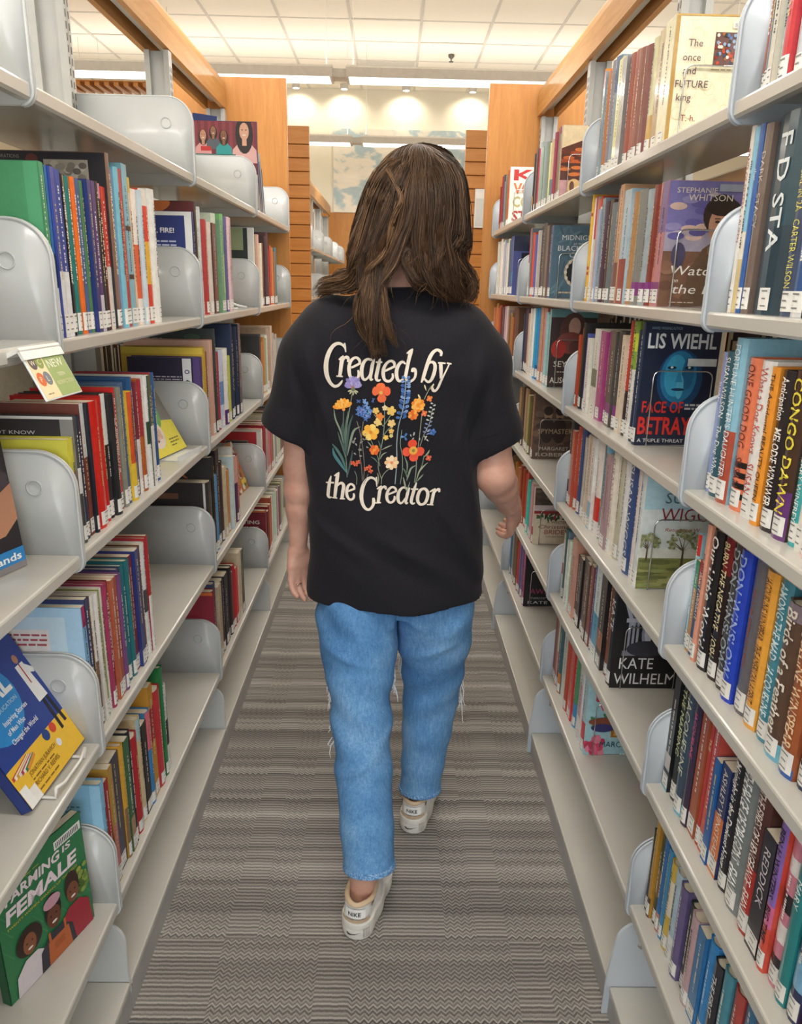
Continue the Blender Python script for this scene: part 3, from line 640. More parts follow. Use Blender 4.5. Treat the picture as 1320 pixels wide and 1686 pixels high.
('R',5,2,[(2.095,0.0152,0.19,'f0ece4',{'j':1,'far':1}),(2.079,0.0152,0.174,'f0ece4',{'b':[(0.4,0.6,'c94a44')],'far':1}),(2.063,0.0152,0.213,'7a92a8',{'j':28,'far':1}),(2.047,0.0152,0.209,'7a92a8',{'far':1}),(2.031,0.0152,0.19,'d9dcb8',{'j':22,'far':1}),(2.015,0.0152,0.188,'d9dcb8',{'b':[(0.5,1,'4f8a5a')],'far':1}),(1.999,0.0152,0.199,'e9eef2',{'j':38,'far':1}),(1.971,0.0272,0.212,'e9eef2',{'b':[(0,0.4,'4a5fa8')]}),(1.925,0.0452,0.224,'e0a48e'),(1.8923,0.032,0.19,'26211f',{'k':'p','j':26}),(1.8595,0.032,0.195,'26211f',{'c':'d8d0c4','k':'p'}),(1.8112,0.0475,0.209,'3a2426',{'c':'c9b0a0','k':'p'}),(1.7817,0.0287,0.21,'8a4a48',{'k':'p','j':87}),(1.7522,0.0287,0.216,'8a4a48',{'k':'p'}),(1.7208,0.0306,0.229,'4f74a8'),(1.6726,0.0474,0.232,'e0eef0',{'b':[(0.15,0.5,'3fa6d0')]}),(1.6267,0.0451,0.235,'2a2526',{'c':'eae6e0','b':[(0.2,0.4,'a86a4a')]}),(1.5937,0.0322,0.238,'8a4f38'),(1.5463,0.0466,0.249,'232124',{'t': 'KATE', 'c': 'e8e6e4', 'cover': 'kate', 'd': 0.155})]),
('R',6,2,[(2.095,0.0152,0.208,'8a6250',{'j':24,'far':1}),(2.079,0.0152,0.206,'8a6250',{'far':1}),(2.063,0.0152,0.208,'d88f9c',{'j':89,'far':1}),(2.047,0.0152,0.226,'d88f9c',{'b':[(0.5,1,'cfd2cc')],'far':1}),(2.0286,0.0176,0.204,'3f6a72',{'j':50,'far':1}),(1.9974,0.0304,0.218,'3f6a72',{'b':[(0,0.3,'d8864a')]}),(1.9463,0.0502,0.216,'e4e6e0'),(1.8896,0.056,0.219,'c9442e'),(1.8507,0.0381,0.232,'d83f40'),(1.8131,0.0367,0.237,'4f9a6a',{'b':[(0,0.3,'4a9ad0')]}),(1.7809,0.0314,0.223,'eceae6',{'j':47}),(1.7487,0.0314,0.234,'eceae6',{'b':[(0.3,0.7,'e0b8c4')]}),(1.6945,0.0534,0.243,'b9d4da',{'b':[(0.1,0.35,'d84a5a')],'cover':'marcia','d':0.15})]),
('R',1,3,[(3.009,0.0152,0.191,'4a3c3a',{'j':19,'far':1}),(2.993,0.0152,0.205,'4a3c3a',{'b':[(0.1,0.3,'e0a03a')],'far':1}),(2.977,0.0152,0.203,'7d6d68',{'j':43,'far':1}),(2.961,0.0152,0.217,'7d6d68',{'far':1}),(2.945,0.0152,0.206,'d13c54',{'j':78,'far':1}),(2.929,0.0152,0.212,'d13c54',{'far':1}),(2.9086,0.0196,0.222,'a9b2b8',{'j':77,'far':1}),(2.8768,0.031,0.226,'a9b2b8',{'far':1}),(2.845,0.031,0.205,'a9b2b8',{'j':44,'far':1}),(2.8003,0.0439,0.207,'8b968e',{'j':46,'far':1}),(2.7556,0.0439,0.207,'8b968e',{'far':1}),(2.7137,0.0411,0.197,'d8c09a',{'j':62,'far':1}),(2.6719,0.0411,0.2,'d8c09a',{'b':[(0,0.4,'7a8a90')],'far':1}),(2.6373,0.0338,0.214,'8a4440',{'j':24,'far':1}),(2.6027,0.0338,0.223,'8a4440',{'far':1}),(2.57,0.032,0.198,'c9b2a4',{'j':91,'far':1}),(2.5372,0.032,0.215,'c9b2a4',{'cover':'photo','d':0.15})]),
('R',2,3,[(3.009,0.0152,0.245,'d9d2c8',{'j':33,'far':1}),(2.993,0.0152,0.241,'d9d2c8',{'b':[(0.5,1,'b8443a')],'far':1}),(2.977,0.0152,0.241,'8fa2b0',{'far':1}),(2.961,0.0152,0.227,'e0603a',{'j':3,'far':1}),(2.9399,0.0203,0.224,'e0603a',{'far':1}),(2.8879,0.0512,0.216,'6a5fa8',{'far':1}),(2.8445,0.0426,0.225,'b8b4ac',{'j':46,'far':1}),(2.8012,0.0426,0.224,'b8b4ac',{'far':1}),(2.7603,0.0401,0.234,'6a6660',{'j':3,'far':1}),(2.7195,0.0401,0.242,'6a6660'),(2.6809,0.0377,0.216,'7f6a60',{'j':54,'far':1}),(2.6424,0.0377,0.229,'7f6a60',{'far':1}),(2.606,0.0356,0.224,'5a7488',{'j':75,'far':1}),(2.5695,0.0356,0.224,'5a7488',{'cover':'midnight','d':0.15})]),
('R',3,3,[(3.009,0.0152,0.217,'4a4650',{'j':58,'far':1}),(2.993,0.0152,0.24,'4a4650',{'far':1}),(2.977,0.0152,0.234,'4a4650',{'j':24,'far':1}),(2.961,0.0152,0.222,'6a3f44',{'j':26,'far':1}),(2.945,0.0152,0.242,'6a3f44',{'far':1}),(2.929,0.0152,0.222,'e0c8a8',{'j':32,'far':1}),(2.913,0.0152,0.22,'e0c8a8',{'far':1}),(2.8906,0.0216,0.226,'ece8de',{'j':60,'far':1}),(2.859,0.0308,0.24,'ece8de',{'far':1}),(2.8274,0.0308,0.242,'ece8de',{'j':46,'far':1}),(2.7886,0.038,0.244,'b0a4cc',{'far':1}),(2.7557,0.0321,0.244,'2f9be0',{'j':33,'far':1}),(2.7229,0.0321,0.246,'2f9be0',{'b':[(0,0.2,'2255b0')],'far':1}),(2.69,0.0321,0.239,'2f9be0',{'j':14,'far':1}),(2.6495,0.0397,0.249,'d9948a',{'j':48}),(2.6091,0.0397,0.249,'d9948a'),(2.5731,0.0351,0.237,'8fbcc0',{'j':5,'far':1}),(2.5372,0.0351,0.231,'8fbcc0',{'j':12,'far':1}),(2.5013,0.0351,0.249,'8fbcc0',{'cover':'seymour','d':0.15})]),
('R',4,3,[(3.009,0.0152,0.214,'b98a5a',{'j':66,'far':1}),(2.993,0.0152,0.206,'b98a5a',{'j':19,'far':1}),(2.977,0.0152,0.219,'b98a5a',{'far':1}),(2.961,0.0152,0.212,'b98a5a',{'j':90,'far':1}),(2.945,0.0152,0.216,'b98a5a',{'j':40,'far':1}),(2.929,0.0152,0.21,'5a4a48',{'j':40,'far':1}),(2.913,0.0152,0.228,'5a4a48',{'far':1}),(2.8951,0.0171,0.222,'5a4a48',{'j':11,'far':1}),(2.8575,0.0368,0.228,'9a7a60',{'j':93,'far':1}),(2.8199,0.0368,0.232,'9a7a60',{'far':1}),(2.7823,0.0368,0.213,'9a7a60',{'j':62,'far':1}),(2.7473,0.0341,0.212,'8a6650',{'j':7,'far':1}),(2.7124,0.0341,0.225,'8a6650',{'j':77,'far':1}),(2.6774,0.0341,0.233,'8a6650',{'cover':'spy','d':0.15})]),
('R',5,3,[(3.009,0.0152,0.19,'b0602c',{'j':52,'far':1}),(2.993,0.0152,0.199,'b0602c',{'j':95,'far':1}),(2.977,0.0152,0.205,'b0602c',{'far':1}),(2.961,0.0152,0.196,'b0602c',{'j':33,'far':1}),(2.945,0.0152,0.19,'b0602c',{'j':54,'far':1}),(2.929,0.0152,0.19,'c98a44',{'j':82,'far':1}),(2.913,0.0152,0.195,'c98a44',{'j':64,'far':1}),(2.897,0.0152,0.208,'c98a44',{'far':1}),(2.881,0.0152,0.19,'c98a44',{'j':27,'far':1}),(2.865,0.0152,0.213,'a83c2a',{'j':94,'far':1}),(2.8301,0.0341,0.221,'a83c2a',{'far':1}),(2.7948,0.0345,0.215,'a83c2a',{'j':17,'far':1}),(2.7591,0.0349,0.207,'c24430',{'j':53,'far':1}),(2.7233,0.0349,0.227,'c24430',{'far':1}),(2.6826,0.0399,0.197,'3fb0a4',{'j':56,'far':1}),(2.6419,0.0399,0.209,'3fb0a4',{'far':1}),(2.5971,0.044,0.209,'e6d2c4',{'j':8,'far':1}),(2.5523,0.044,0.208,'e6d2c4',{'b':[(0,0.3,'a83a3a')],'cover':'brides','d':0.15})]),
('R',6,3,[(3.009,0.0152,0.19,'6f8fb0',{'j':38,'far':1}),(2.993,0.0152,0.205,'6f8fb0',{'far':1}),(2.977,0.0152,0.205,'6f8fb0',{'j':80,'far':1}),(2.961,0.0152,0.213,'b9b8b4',{'j':67,'far':1}),(2.945,0.0152,0.223,'b9b8b4',{'far':1}),(2.929,0.0152,0.219,'b9b8b4',{'j':63,'far':1}),(2.913,0.0152,0.212,'8a9aa4',{'j':41,'far':1}),(2.897,0.0152,0.221,'8a9aa4',{'far':1}),(2.881,0.0152,0.204,'8a6a54',{'j':38,'far':1}),(2.8501,0.0301,0.213,'8a6a54',{'far':1}),(2.8185,0.0308,0.19,'c9443a',{'j':19,'far':1}),(2.7869,0.0308,0.207,'c9443a',{'far':1}),(2.7564,0.0296,0.227,'8a6f9a',{'j':69,'far':1}),(2.726,0.0296,0.223,'8a6f9a',{'far':1}),(2.6825,0.0427,0.237,'b83a78',{'j':81,'far':1}),(2.6391,0.0427,0.234,'b83a78',{'cover':'sister','d':0.15})]),
('R',1,4,[(3.923,0.0152,0.201,'a83a38',{'j':44,'far':1}),(3.907,0.0152,0.218,'a83a38',{'far':1}),(3.891,0.0152,0.203,'a83a38',{'j':63,'far':1}),(3.875,0.0152,0.241,'c24a3a',{'j':71,'far':1}),(3.859,0.0152,0.24,'c24a3a',{'far':1}),(3.843,0.0152,0.218,'c24a3a',{'j':47,'far':1}),(3.827,0.0152,0.236,'4f4a48',{'j':46,'far':1}),(3.811,0.0152,0.24,'4f4a48',{'far':1}),(3.795,0.0152,0.209,'b9b6b2',{'j':85,'far':1}),(3.779,0.0152,0.218,'b9b6b2',{'j':40,'far':1}),(3.763,0.0152,0.231,'b9b6b2',{'far':1}),(3.747,0.0152,0.227,'b9b6b2',{'j':91,'far':1}),(3.731,0.0152,0.233,'e0583e',{'j':63,'far':1}),(3.6986,0.0316,0.246,'e0583e',{'j':89,'far':1}),(3.6641,0.0337,0.244,'e0583e',{'j':44,'far':1}),(3.6295,0.0337,0.25,'e0583e',{'cover':'kitchen','d':0.14})]),
('R',2,4,[(3.923,0.0152,0.244,'ece8e0',{'j':75,'far':1}),(3.907,0.0152,0.243,'ece8e0',{'far':1}),(3.891,0.0152,0.235,'ece8e0',{'j':61,'far':1}),(3.875,0.0152,0.228,'dfe4da',{'j':33,'far':1}),(3.859,0.0152,0.243,'dfe4da',{'far':1}),(3.8368,0.0214,0.232,'dfe4da',{'j':36,'far':1}),(3.8004,0.0356,0.242,'f0e2da',{'j':65,'far':1}),(3.7639,0.0356,0.248,'f0e2da',{'far':1}),(3.7275,0.0356,0.233,'f0e2da',{'j':46,'far':1}),(3.6865,0.0402,0.222,'b8c4c8',{'j':83,'far':1}),(3.6454,0.0402,0.236,'b8c4c8',{'far':1}),(3.6044,0.0402,0.222,'b8c4c8',{'j':53,'far':1}),(3.5656,0.038,0.237,'e8dcc8',{'j':23,'far':1}),(3.5267,0.038,0.236,'e8dcc8',{'far':1}),(3.4946,0.0313,0.229,'5f68b0',{'j':89,'far':1}),(3.4626,0.0313,0.243,'5f68b0',{'j':47,'far':1}),(3.4305,0.0313,0.22,'5f68b0',{'j':67,'far':1}),(3.3985,0.0313,0.24,'5f68b0',{'b':[(0.2,0.4,'3fa0d0')],'cover':'navy','d':0.14})]),
('R',3,4,[(3.8949,0.0315,0.217,'c98a4a',{'j':22,'far':1}),(3.8627,0.0315,0.235,'c98a4a',{'far':1}),(3.8304,0.0315,0.238,'c98a4a',{'j':47,'far':1}),(3.7962,0.0334,0.217,'c24f3a',{'j':62,'far':1}),(3.762,0.0334,0.229,'c24f3a',{'j':11,'far':1}),(3.7278,0.0334,0.232,'c24f3a',{'far':1}),(3.6936,0.0334,0.221,'c24f3a',{'j':94,'far':1}),(3.6617,0.0311,0.226,'6a4a44',{'j':79,'far':1}),(3.6298,0.0311,0.219,'6a4a44',{'j':75,'far':1}),(3.5979,0.0311,0.227,'6a4a44',{'far':1}),(3.566,0.0311,0.213,'6a4a44',{'j':54,'far':1}),(3.5262,0.039,0.231,'e0cdb8',{'j':71,'far':1}),(3.4865,0.039,0.233,'e0cdb8',{'far':1}),(3.4467,0.039,0.217,'e0cdb8',{'j':82,'far':1}),(3.4143,0.0316,0.192,'9a7a4a',{'j':4,'far':1}),(3.3818,0.0316,0.198,'9a7a4a',{'j':76,'far':1}),(3.3494,0.0316,0.208,'9a7a4a',{'far':1}),(3.317,0.0316,0.192,'9a7a4a',{'j':84,'far':1}),(3.2823,0.0338,0.23,'7a4f44',{'j':98,'far':1}),(3.2477,0.0338,0.234,'7a4f44',{'far':1}),(3.2131,0.0338,0.231,'7a4f44',{'j':81,'far':1})]),
('R',5,4,[(3.923,0.0152,0.209,'b9803a',{'j':61,'far':1}),(3.907,0.0152,0.19,'b9803a',{'j':22,'far':1}),(3.891,0.0152,0.205,'b9803a',{'far':1}),(3.875,0.0152,0.19,'b9803a',{'j':18,'far':1}),(3.859,0.0152,0.196,'b9803a',{'j':24,'far':1}),(3.8273,0.0309,0.194,'d8c8b0',{'j':71,'far':1}),(3.7951,0.0314,0.203,'d8c8b0',{'j':60,'far':1}),(3.7629,0.0314,0.215,'d8c8b0',{'far':1}),(3.7308,0.0314,0.209,'d8c8b0',{'j':85,'far':1}),(3.6983,0.0316,0.202,'8a3a34',{'j':76,'far':1}),(3.6659,0.0316,0.219,'8a3a34',{'far':1}),(3.6335,0.0316,0.221,'8a3a34',{'j':92,'far':1}),(3.6026,0.0301,0.204,'c9a86a',{'j':1,'far':1}),(3.5717,0.0301,0.217,'c9a86a',{'far':1}),(3.5408,0.0301,0.218,'c9a86a',{'j':36,'far':1}),(3.5041,0.0358,0.211,'3a3634',{'j':15,'far':1}),(3.4675,0.0358,0.215,'3a3634',{'far':1}),(3.4309,0.0358,0.203,'3a3634',{'j':71,'far':1}),(3.3897,0.0404,0.206,'2b2a2c',{'j':5,'far':1}),(3.3484,0.0404,0.194,'2b2a2c',{'j':39,'far':1}),(3.3072,0.0404,0.213,'2b2a2c',{'cover':'dark','d':0.14,'far':1})]),
('L',1,2,[(1.2283,0.0128,0.258,'4a9a6c',{'b':[(0,0.35,'ecece6')],'cover':'green','d':0.22}),(1.242,0.0085,0.258,'57a877',{'b':[(0,0.35,'ecece6')],'d':0.22}),(1.2513,0.011,0.256,'2f6fb0',{'b':[(0,0.3,'ecece6'),(0.3,0.5,'2a2c3a')],'d':0.2}),(1.263,0.0161,0.256,'3a4fa8',{'b':[(0,0.4,'e6e8ec')],'d':0.2}),(1.2799,0.0215,0.255,'33489c',{'b':[(0,0.4,'e6e8ec')],'d':0.2}),(1.3022,0.0197,0.251,'1f1d24',{'d':0.22}),(1.3227,0.015,0.252,'24262c',{'b':[(0.62,1,'e0a054')]}),(1.3385,0.0181,0.252,'2f7f78'),(1.3574,0.0186,0.253,'f0742c'),(1.3769,0.0163,0.253,'4a6696'),(1.394,0.0167,0.252,'4f7f56'),(1.4115,0.0172,0.256,'2c3c80'),(1.4295,0.0176,0.256,'5f3f78',{'b':[(0,0.25,'d0c8d8')]}),(1.4479,0.0213,0.258,'3a3230'),(1.47,0.022,0.257,'2a2426',{'b':[(0.9,1,'c98aa0')]}),(1.4928,0.0227,0.254,'d8402f',{'b':[(0,0.45,'efe9e2')]}),(1.5163,0.0234,0.314,'8a6a58',{'d':0.252,'cover':'state'}),(1.5405,0.0242,0.291,'a84a8a'),(1.5655,0.025,0.297,'7fc0d4'),(1.5913,0.022,0.298,'c23a3c'),(1.6142,0.0306,0.31,'86c3d6',{'b':[(0.3,0.33,'20242a'),(0.6,0.63,'20242a')],'d':0.24}),(1.6456,0.0236,0.289,'e8c8a8',{'b':[(0.9,1,'e0c040')]}),(1.67,0.0286,0.27,'ece0d6',{'b':[(0.2,0.6,'d8623c')]}),(1.6994,0.0252,0.271,'c9d8e0'),(1.7254,0.0536,0.277,'e0442c',{'b':[(0.3,0.62,'f0b83a'),(0.88,1,'ece8e0')],'c':'f6e8c0'}),(1.7798,0.0472,0.283,'ecebe6')]),
('L',1,3,[(2.123,0.0287,0.266,'2a3a78',{'cover':'ready','d':0.2}),(2.1525,0.0338,0.294,'3a3036',{'d':0.25,'cover':'bowl'}),(2.1871,0.0318,0.276,'d8e0e0',{'j':70}),(2.2197,0.0318,0.287,'d8e0e0',{'d':0.2}),(2.2523,0.0526,0.258,'b8383c'),(2.3057,0.0389,0.255,'e0d4c8'),(2.3455,0.0487,0.255,'5a2f34'),(2.395,0.0508,0.286,'d9e6d4'),(2.4466,0.0354,0.272,'7fc27a',{'j':75}),(2.4828,0.0354,0.291,'7fc27a',{'b':[(0.2,0.6,'b8e08a')],'c':'2a4a2c'}),(2.519,0.0563,0.286,'5a5a9a'),(2.5761,0.0291,0.29,'d8b4b4',{'j':46}),(2.606,0.0291,0.29,'d8b4b4')]),
('L',1,4,[(3.037,0.0152,0.289,'e8e8e4',{'cover':'men','d':0.2}),(3.053,0.0214,0.274,'e8e8e4',{'j':54,'far':1}),(3.0752,0.0346,0.263,'e4b8a8',{'j':73,'far':1}),(3.1106,0.0346,0.27,'e4b8a8',{'far':1}),(3.146,0.0362,0.232,'e8dcc8',{'j':48,'far':1}),(3.1831,0.0362,0.242,'e8dcc8',{'far':1}),(3.2201,0.038,0.239,'8a5a44',{'j':21,'far':1}),(3.2589,0.038,0.246,'8a5a44',{'far':1}),(3.2978,0.0319,0.276,'5a3a44',{'j':73,'far':1}),(3.3305,0.0319,0.289,'5a3a44',{'far':1}),(3.3633,0.0319,0.293,'5a3a44',{'j':26,'far':1}),(3.396,0.0424,0.224,'c24a34',{'j':78,'far':1}),(3.4392,0.0424,0.245,'c24a34',{'far':1}),(3.4824,0.0295,0.216,'d98a4a',{'j':85,'far':1}),(3.5127,0.0295,0.24,'d98a4a',{'far':1}),(3.543,0.0295,0.225,'d98a4a',{'j':14,'far':1}),(3.5733,0.056,0.243,'4a7a80',{'far':1})]),
('L',2,2,[(1.2274,0.0313,0.19,'d8d04a',{'b':[(0.2,0.7,'d88a2c')],'t':'','cover':'sitter','d':0.2}),(1.2595,0.0158,0.224,'4a4a4c',{'b':[(0.4,0.6,'e8e8e8')],'cover':'args','d':0.235}),(1.2761,0.0249,0.219,'2a3450'),(1.3018,0.0169,0.238,'7a3f34',{'b':[(0.6,1,'d9dcdf')]}),(1.3195,0.0112,0.236,'1e2230'),(1.3315,0.0526,0.236,'d8241c'),(1.3849,0.019,0.239,'c8221e'),(1.4047,0.023,0.241,'2a2426',{'b':[(0.6,1,'d8dad8')]}),(1.4284,0.0273,0.237,'26282c'),(1.4565,0.0283,0.243,'d01f1f'),(1.4856,0.0217,0.242,'8a8f84'),(1.5081,0.0224,0.248,'4a6488'),(1.5313,0.0271,0.227,'e8c23a',{'b':[(0.35,1,'d8582c')]}),(1.5592,0.028,0.252,'2f5a8c'),(1.588,0.0204,0.239,'7f2f40',{'b':[(0,0.5,'e4e0dc')],'c':'f2dada'}),(1.6093,0.0254,0.243,'b8622c',{'b':[(0.5,1,'a83440')]}),(1.6354,0.0216,0.248,'e6e6e2',{'b':[(0.4,0.6,'2a4a3a')]}),(1.6578,0.0222,0.246,'3a5a48',{'b':[(0,0.55,'e8e8e6')]}),(1.6808,0.0228,0.248,'a83238',{'b':[(0,0.6,'24548c')]}),(1.7044,0.0234,0.246,'2a5a94')]),
('L',2,3,[(2.123,0.0414,0.242,'4a3a70',{'cover':'ribbon','d':0.2}),(2.1652,0.0373,0.266,'c9a43a',{'d':0.23,'cover':'yellow'}),(2.2033,0.0466,0.249,'8a5030'),(2.2507,0.0486,0.28,'d8a89a',{'d':0.25,'cover':'pink'}),(2.3001,0.0333,0.31,'3a4440',{'d':0.26,'cover':'bread'}),(2.3342,0.0432,0.238,'a83050'),(2.3782,0.0541,0.241,'c9d4e8',{'b':[(0.3,0.6,'6a90c8')]}),(2.4331,0.0565,0.241,'ecece8',{'b':[(0,0.2,'5a2a78')]}),(2.4904,0.049,0.213,'c8d05a'),(2.5402,0.0357,0.312,'22355c',{'d':0.26,'cover':'navyblank'}),(2.5767,0.0357,0.301,'22355c',{'j':79}),(2.6132,0.0402,0.3,'1f3050',{'j':42}),(2.6542,0.0402,0.308,'1f3050',{'d':0.25}),(2.6953,0.0402,0.291,'1f3050',{'j':73})]),
('L',2,4,[(3.0913,0.037,0.239,'3f4040',{'cover':'mans','d':0.19}),(3.1291,0.037,0.243,'3f4040',{'j':56,'far':1}),(3.1669,0.0308,0.212,'c98a4a',{'j':64,'far':1}),(3.1985,0.0308,0.227,'c98a4a',{'far':1}),(3.23,0.0404,0.22,'e4e2da',{'j':91,'far':1}),(3.2712,0.0404,0.232,'e4e2da',{'far':1}),(3.3124,0.0425,0.258,'d9c0ae',{'j':21,'far':1}),(3.3557,0.0425,0.265,'d9c0ae',{'d':0.24,'far':1}),(3.399,0.0295,0.237,'eceae6',{'j':34,'far':1}),(3.4293,0.0295,0.24,'eceae6',{'far':1}),(3.4596,0.0295,0.23,'eceae6',{'j':39,'far':1}),(3.49,0.0377,0.199,'b8a89a',{'j':54,'far':1}),(3.5285,0.0377,0.221,'b8a89a',{'far':1}),(3.567,0.0377,0.212,'b8a89a',{'j':40,'far':1})]),
('L',3,2,[(1.209,0.0152,0.261,'7fb4dc',{'cover':'lightblue','d':0.2,'b':[(0.85,1,'a83060')]}),(1.225,0.0152,0.269,'2c3a6a',{'d':0.23}),(1.241,0.0152,0.263,'6a4636'),(1.257,0.0152,0.262,'e6e2dc',{'b':[(0,0.5,'8a6a54')]}),(1.273,0.0152,0.259,'e2ded8'),(1.289,0.012,0.257,'9aa860'),(1.3018,0.0152,0.256,'ebe7e0'),(1.3178,0.0152,0.259,'a83a60'),(1.3338,0.0152,0.257,'86303a'),(1.3498,0.0161,0.254,'c86a4a'),(1.3667,0.0175,0.253,'b04a34'),(1.385,0.0179,0.252,'7a4a80'),(1.4037,0.0183,0.256,'3a3a64'),(1.4228,0.0188,0.256,'2a6f7c'),(1.4424,0.0233,0.259,'27747a'),(1.4665,0.0198,0.26,'8a2f34'),(1.4871,0.0246,0.265,'2a3a80'),(1.5126,0.021,0.263,'7a4a34'),(1.5344,0.0261,0.262,'e4e4e2',{'b':[(0.4,0.6,'4a4a50')]}),(1.5612,0.0176,0.268,'b02a34',{'b':[(0,0.5,'e8e4e2')]}),(1.5796,0.0179,0.266,'9a5a3c',{'b':[(0.2,0.6,'2f6a9a')]})]),
('L',3,3,[(2.1379,0.0561,0.243,'3a3536',{'cover':'lamar','d':0.22}),(2.1948,0.0415,0.305,'2a2628',{'cover':'dance','d':0.24}),(2.2371,0.0342,0.239,'5a9ad0'),(2.2721,0.0443,0.31,'2a1f24'),(2.3172,0.046,0.262,'3a2428'),(2.364,0.0477,0.235,'d8c8a8'),(2.4125,0.0496,0.211,'d8904a'),(2.4628,0.0307,0.25,'d8d8d4',{'j':37,'far':1}),(2.4943,0.0307,0.272,'d8d8d4',{'b':[(0,0.7,'2f2f48')],'far':1}),(2.5259,0.054,0.234,'5a2a5a',{'b':[(0.6,1,'e0a8a0')]}),(2.5807,0.0446,0.228,'c97a64')]),
('L',3,4,[(3.0657,0.0363,0.231,'c02a30',{'b':[(0,1,'e8e4e0')],'cover':'portrait','d':0.21}),(3.1028,0.0363,0.211,'c02a30',{'j':4,'far':1}),(3.1399,0.0363,0.234,'c02a30',{'j':80,'far':1}),(3.1769,0.033,0.209,'e0ccc4',{'j':32,'far':1}),(3.2108,0.033,0.223,'e0ccc4',{'far':1}),(3.2446,0.033,0.223,'e0ccc4',{'j':18,'far':1}),(3.2784,0.0351,0.212,'b8707a',{'j':2,'far':1}),(3.3143,0.0351,0.221,'b8707a',{'far':1}),(3.3502,0.0351,0.206,'b8707a',{'j':72,'far':1}),(3.3861,0.0308,0.218,'d8d4cc',{'j':61,'far':1}),(3.4178,0.0308,0.219,'d8d4cc',{'far':1}),(3.4494,0.0308,0.21,'d8d4cc',{'j':32,'far':1}),(3.481,0.0325,0.214,'c8c4a8',{'j':20,'far':1}),(3.5144,0.0325,0.217,'c8c4a8',{'far':1}),(3.5477,0.0325,0.203,'c8c4a8',{'j':37,'far':1}),(3.5811,0.0311,0.219,'8a5a54',{'j':78,'far':1}),(3.6129,0.0311,0.21,'8a5a54',{'j':67,'far':1}),(3.6448,0.0311,0.215,'8a5a54',{'far':1}),(3.6767,0.0311,0.216,'8a5a54',{'j':78,'far':1}),(3.7085,0.0368,0.198,'6a7a90',{'j':16,'far':1}),(3.7461,0.0368,0.219,'6a7a90',{'far':1}),(3.7838,0.0368,0.205,'6a7a90',{'j':17,'far':1})]),
('L',4,2,[(1.209,0.022,0.26,'7fb6d8',{'cover':'sky','d':0.21}),(1.2318,0.0166,0.249,'b02830',{'d':0.22}),(1.2492,0.0206,0.265,'b88f3a',{'t':'','b':[(0.1,0.5,'c86a6a')]}),(1.2706,0.0477,0.263,'25284e',{'d':0.22}),(1.3191,0.0186,0.268,'d8a43a',{'b':[(0,0.45,'8a7050')]}),(1.3385,0.0231,0.267,'3f6a48',{'b':[(0,0.3,'b09070')]}),(1.3625,0.0197,0.27,'2a2430'),(1.383,0.046,0.237,'b81f2c'),(1.4298,0.0258,0.258,'d8c49a',{'b':[(0.8,1,'a8c8cc')]}),(1.4564,0.0313,0.227,'2a2426'),(1.4885,0.0276,0.239,'3a80b8',{'b':[(0.6,1,'d86a7a')]}),(1.5169,0.0285,0.287,'c9902f',{'b':[(0.5,0.8,'a82a2a')]}),(1.5463,0.0502,0.254,'c42430'),(1.5973,0.0204,0.292,'1f7a44',{'d':0.23}),(1.6185,0.0263,0.23,'d4d8d4',{'b':[(0.3,0.6,'3a3a3a')]})]),
('L',4,3,[(2.123,0.0343,0.264,'902034',{'cover':'series','d':0.2}),(2.1581,0.0345,0.274,'3a4a70'),(2.1934,0.0448,0.251,'c9b49a'),(2.2391,0.0562,0.247,'342a30'),(2.296,0.0486,0.247,'26202a'),(2.3454,0.0301,0.241,'2f2428',{'j':69,'far':1}),(2.3763,0.0301,0.245,'2f2428',{'far':1}),(2.4072,0.0319,0.213,'c02430',{'j':79,'far':1}),(2.44,0.0319,0.228,'c02430',{'far':1}),(2.4727,0.0319,0.206,'c02430',{'j':68,'far':1}),(2.5055,0.0452,0.251,'d8c8a8',{'k':'p'}),(2.5515,0.0467,0.241,'4f544c')]),
('L',4,4,[(3.1084,0.0334,0.227,'8a1f30',{'cover':'crimes','d':0.2}),(3.1426,0.0334,0.214,'8a1f30',{'j':45,'far':1}),(3.1769,0.0334,0.226,'8a1f30',{'j':96,'far':1}),(3.2111,0.0351,0.223,'b8543a',{'j':17,'far':1}),(3.247,0.0351,0.246,'b8543a',{'far':1}),(3.2829,0.0305,0.23,'e4e0da',{'j':33,'far':1}),(3.3143,0.0305,0.237,'e4e0da',{'far':1}),(3.3456,0.0305,0.24,'e4e0da',{'j':88,'far':1}),(3.377,0.0386,0.232,'e8e6e2',{'j':88,'far':1}),(3.4164,0.0386,0.24,'e8e6e2',{'far':1}),(3.4558,0.0337,0.223,'9a9a98',{'j':2,'far':1}),(3.4902,0.0337,0.234,'9a9a98',{'far':1}),(3.5247,0.0337,0.227,'9a9a98',{'j':55,'far':1}),(3.5591,0.0356,0.233,'c9c0b0',{'j':89,'far':1}),(3.5955,0.0356,0.237,'c9c0b0',{'far':1}),(3.6319,0.0356,0.232,'c9c0b0',{'j':81,'far':1})]),
]
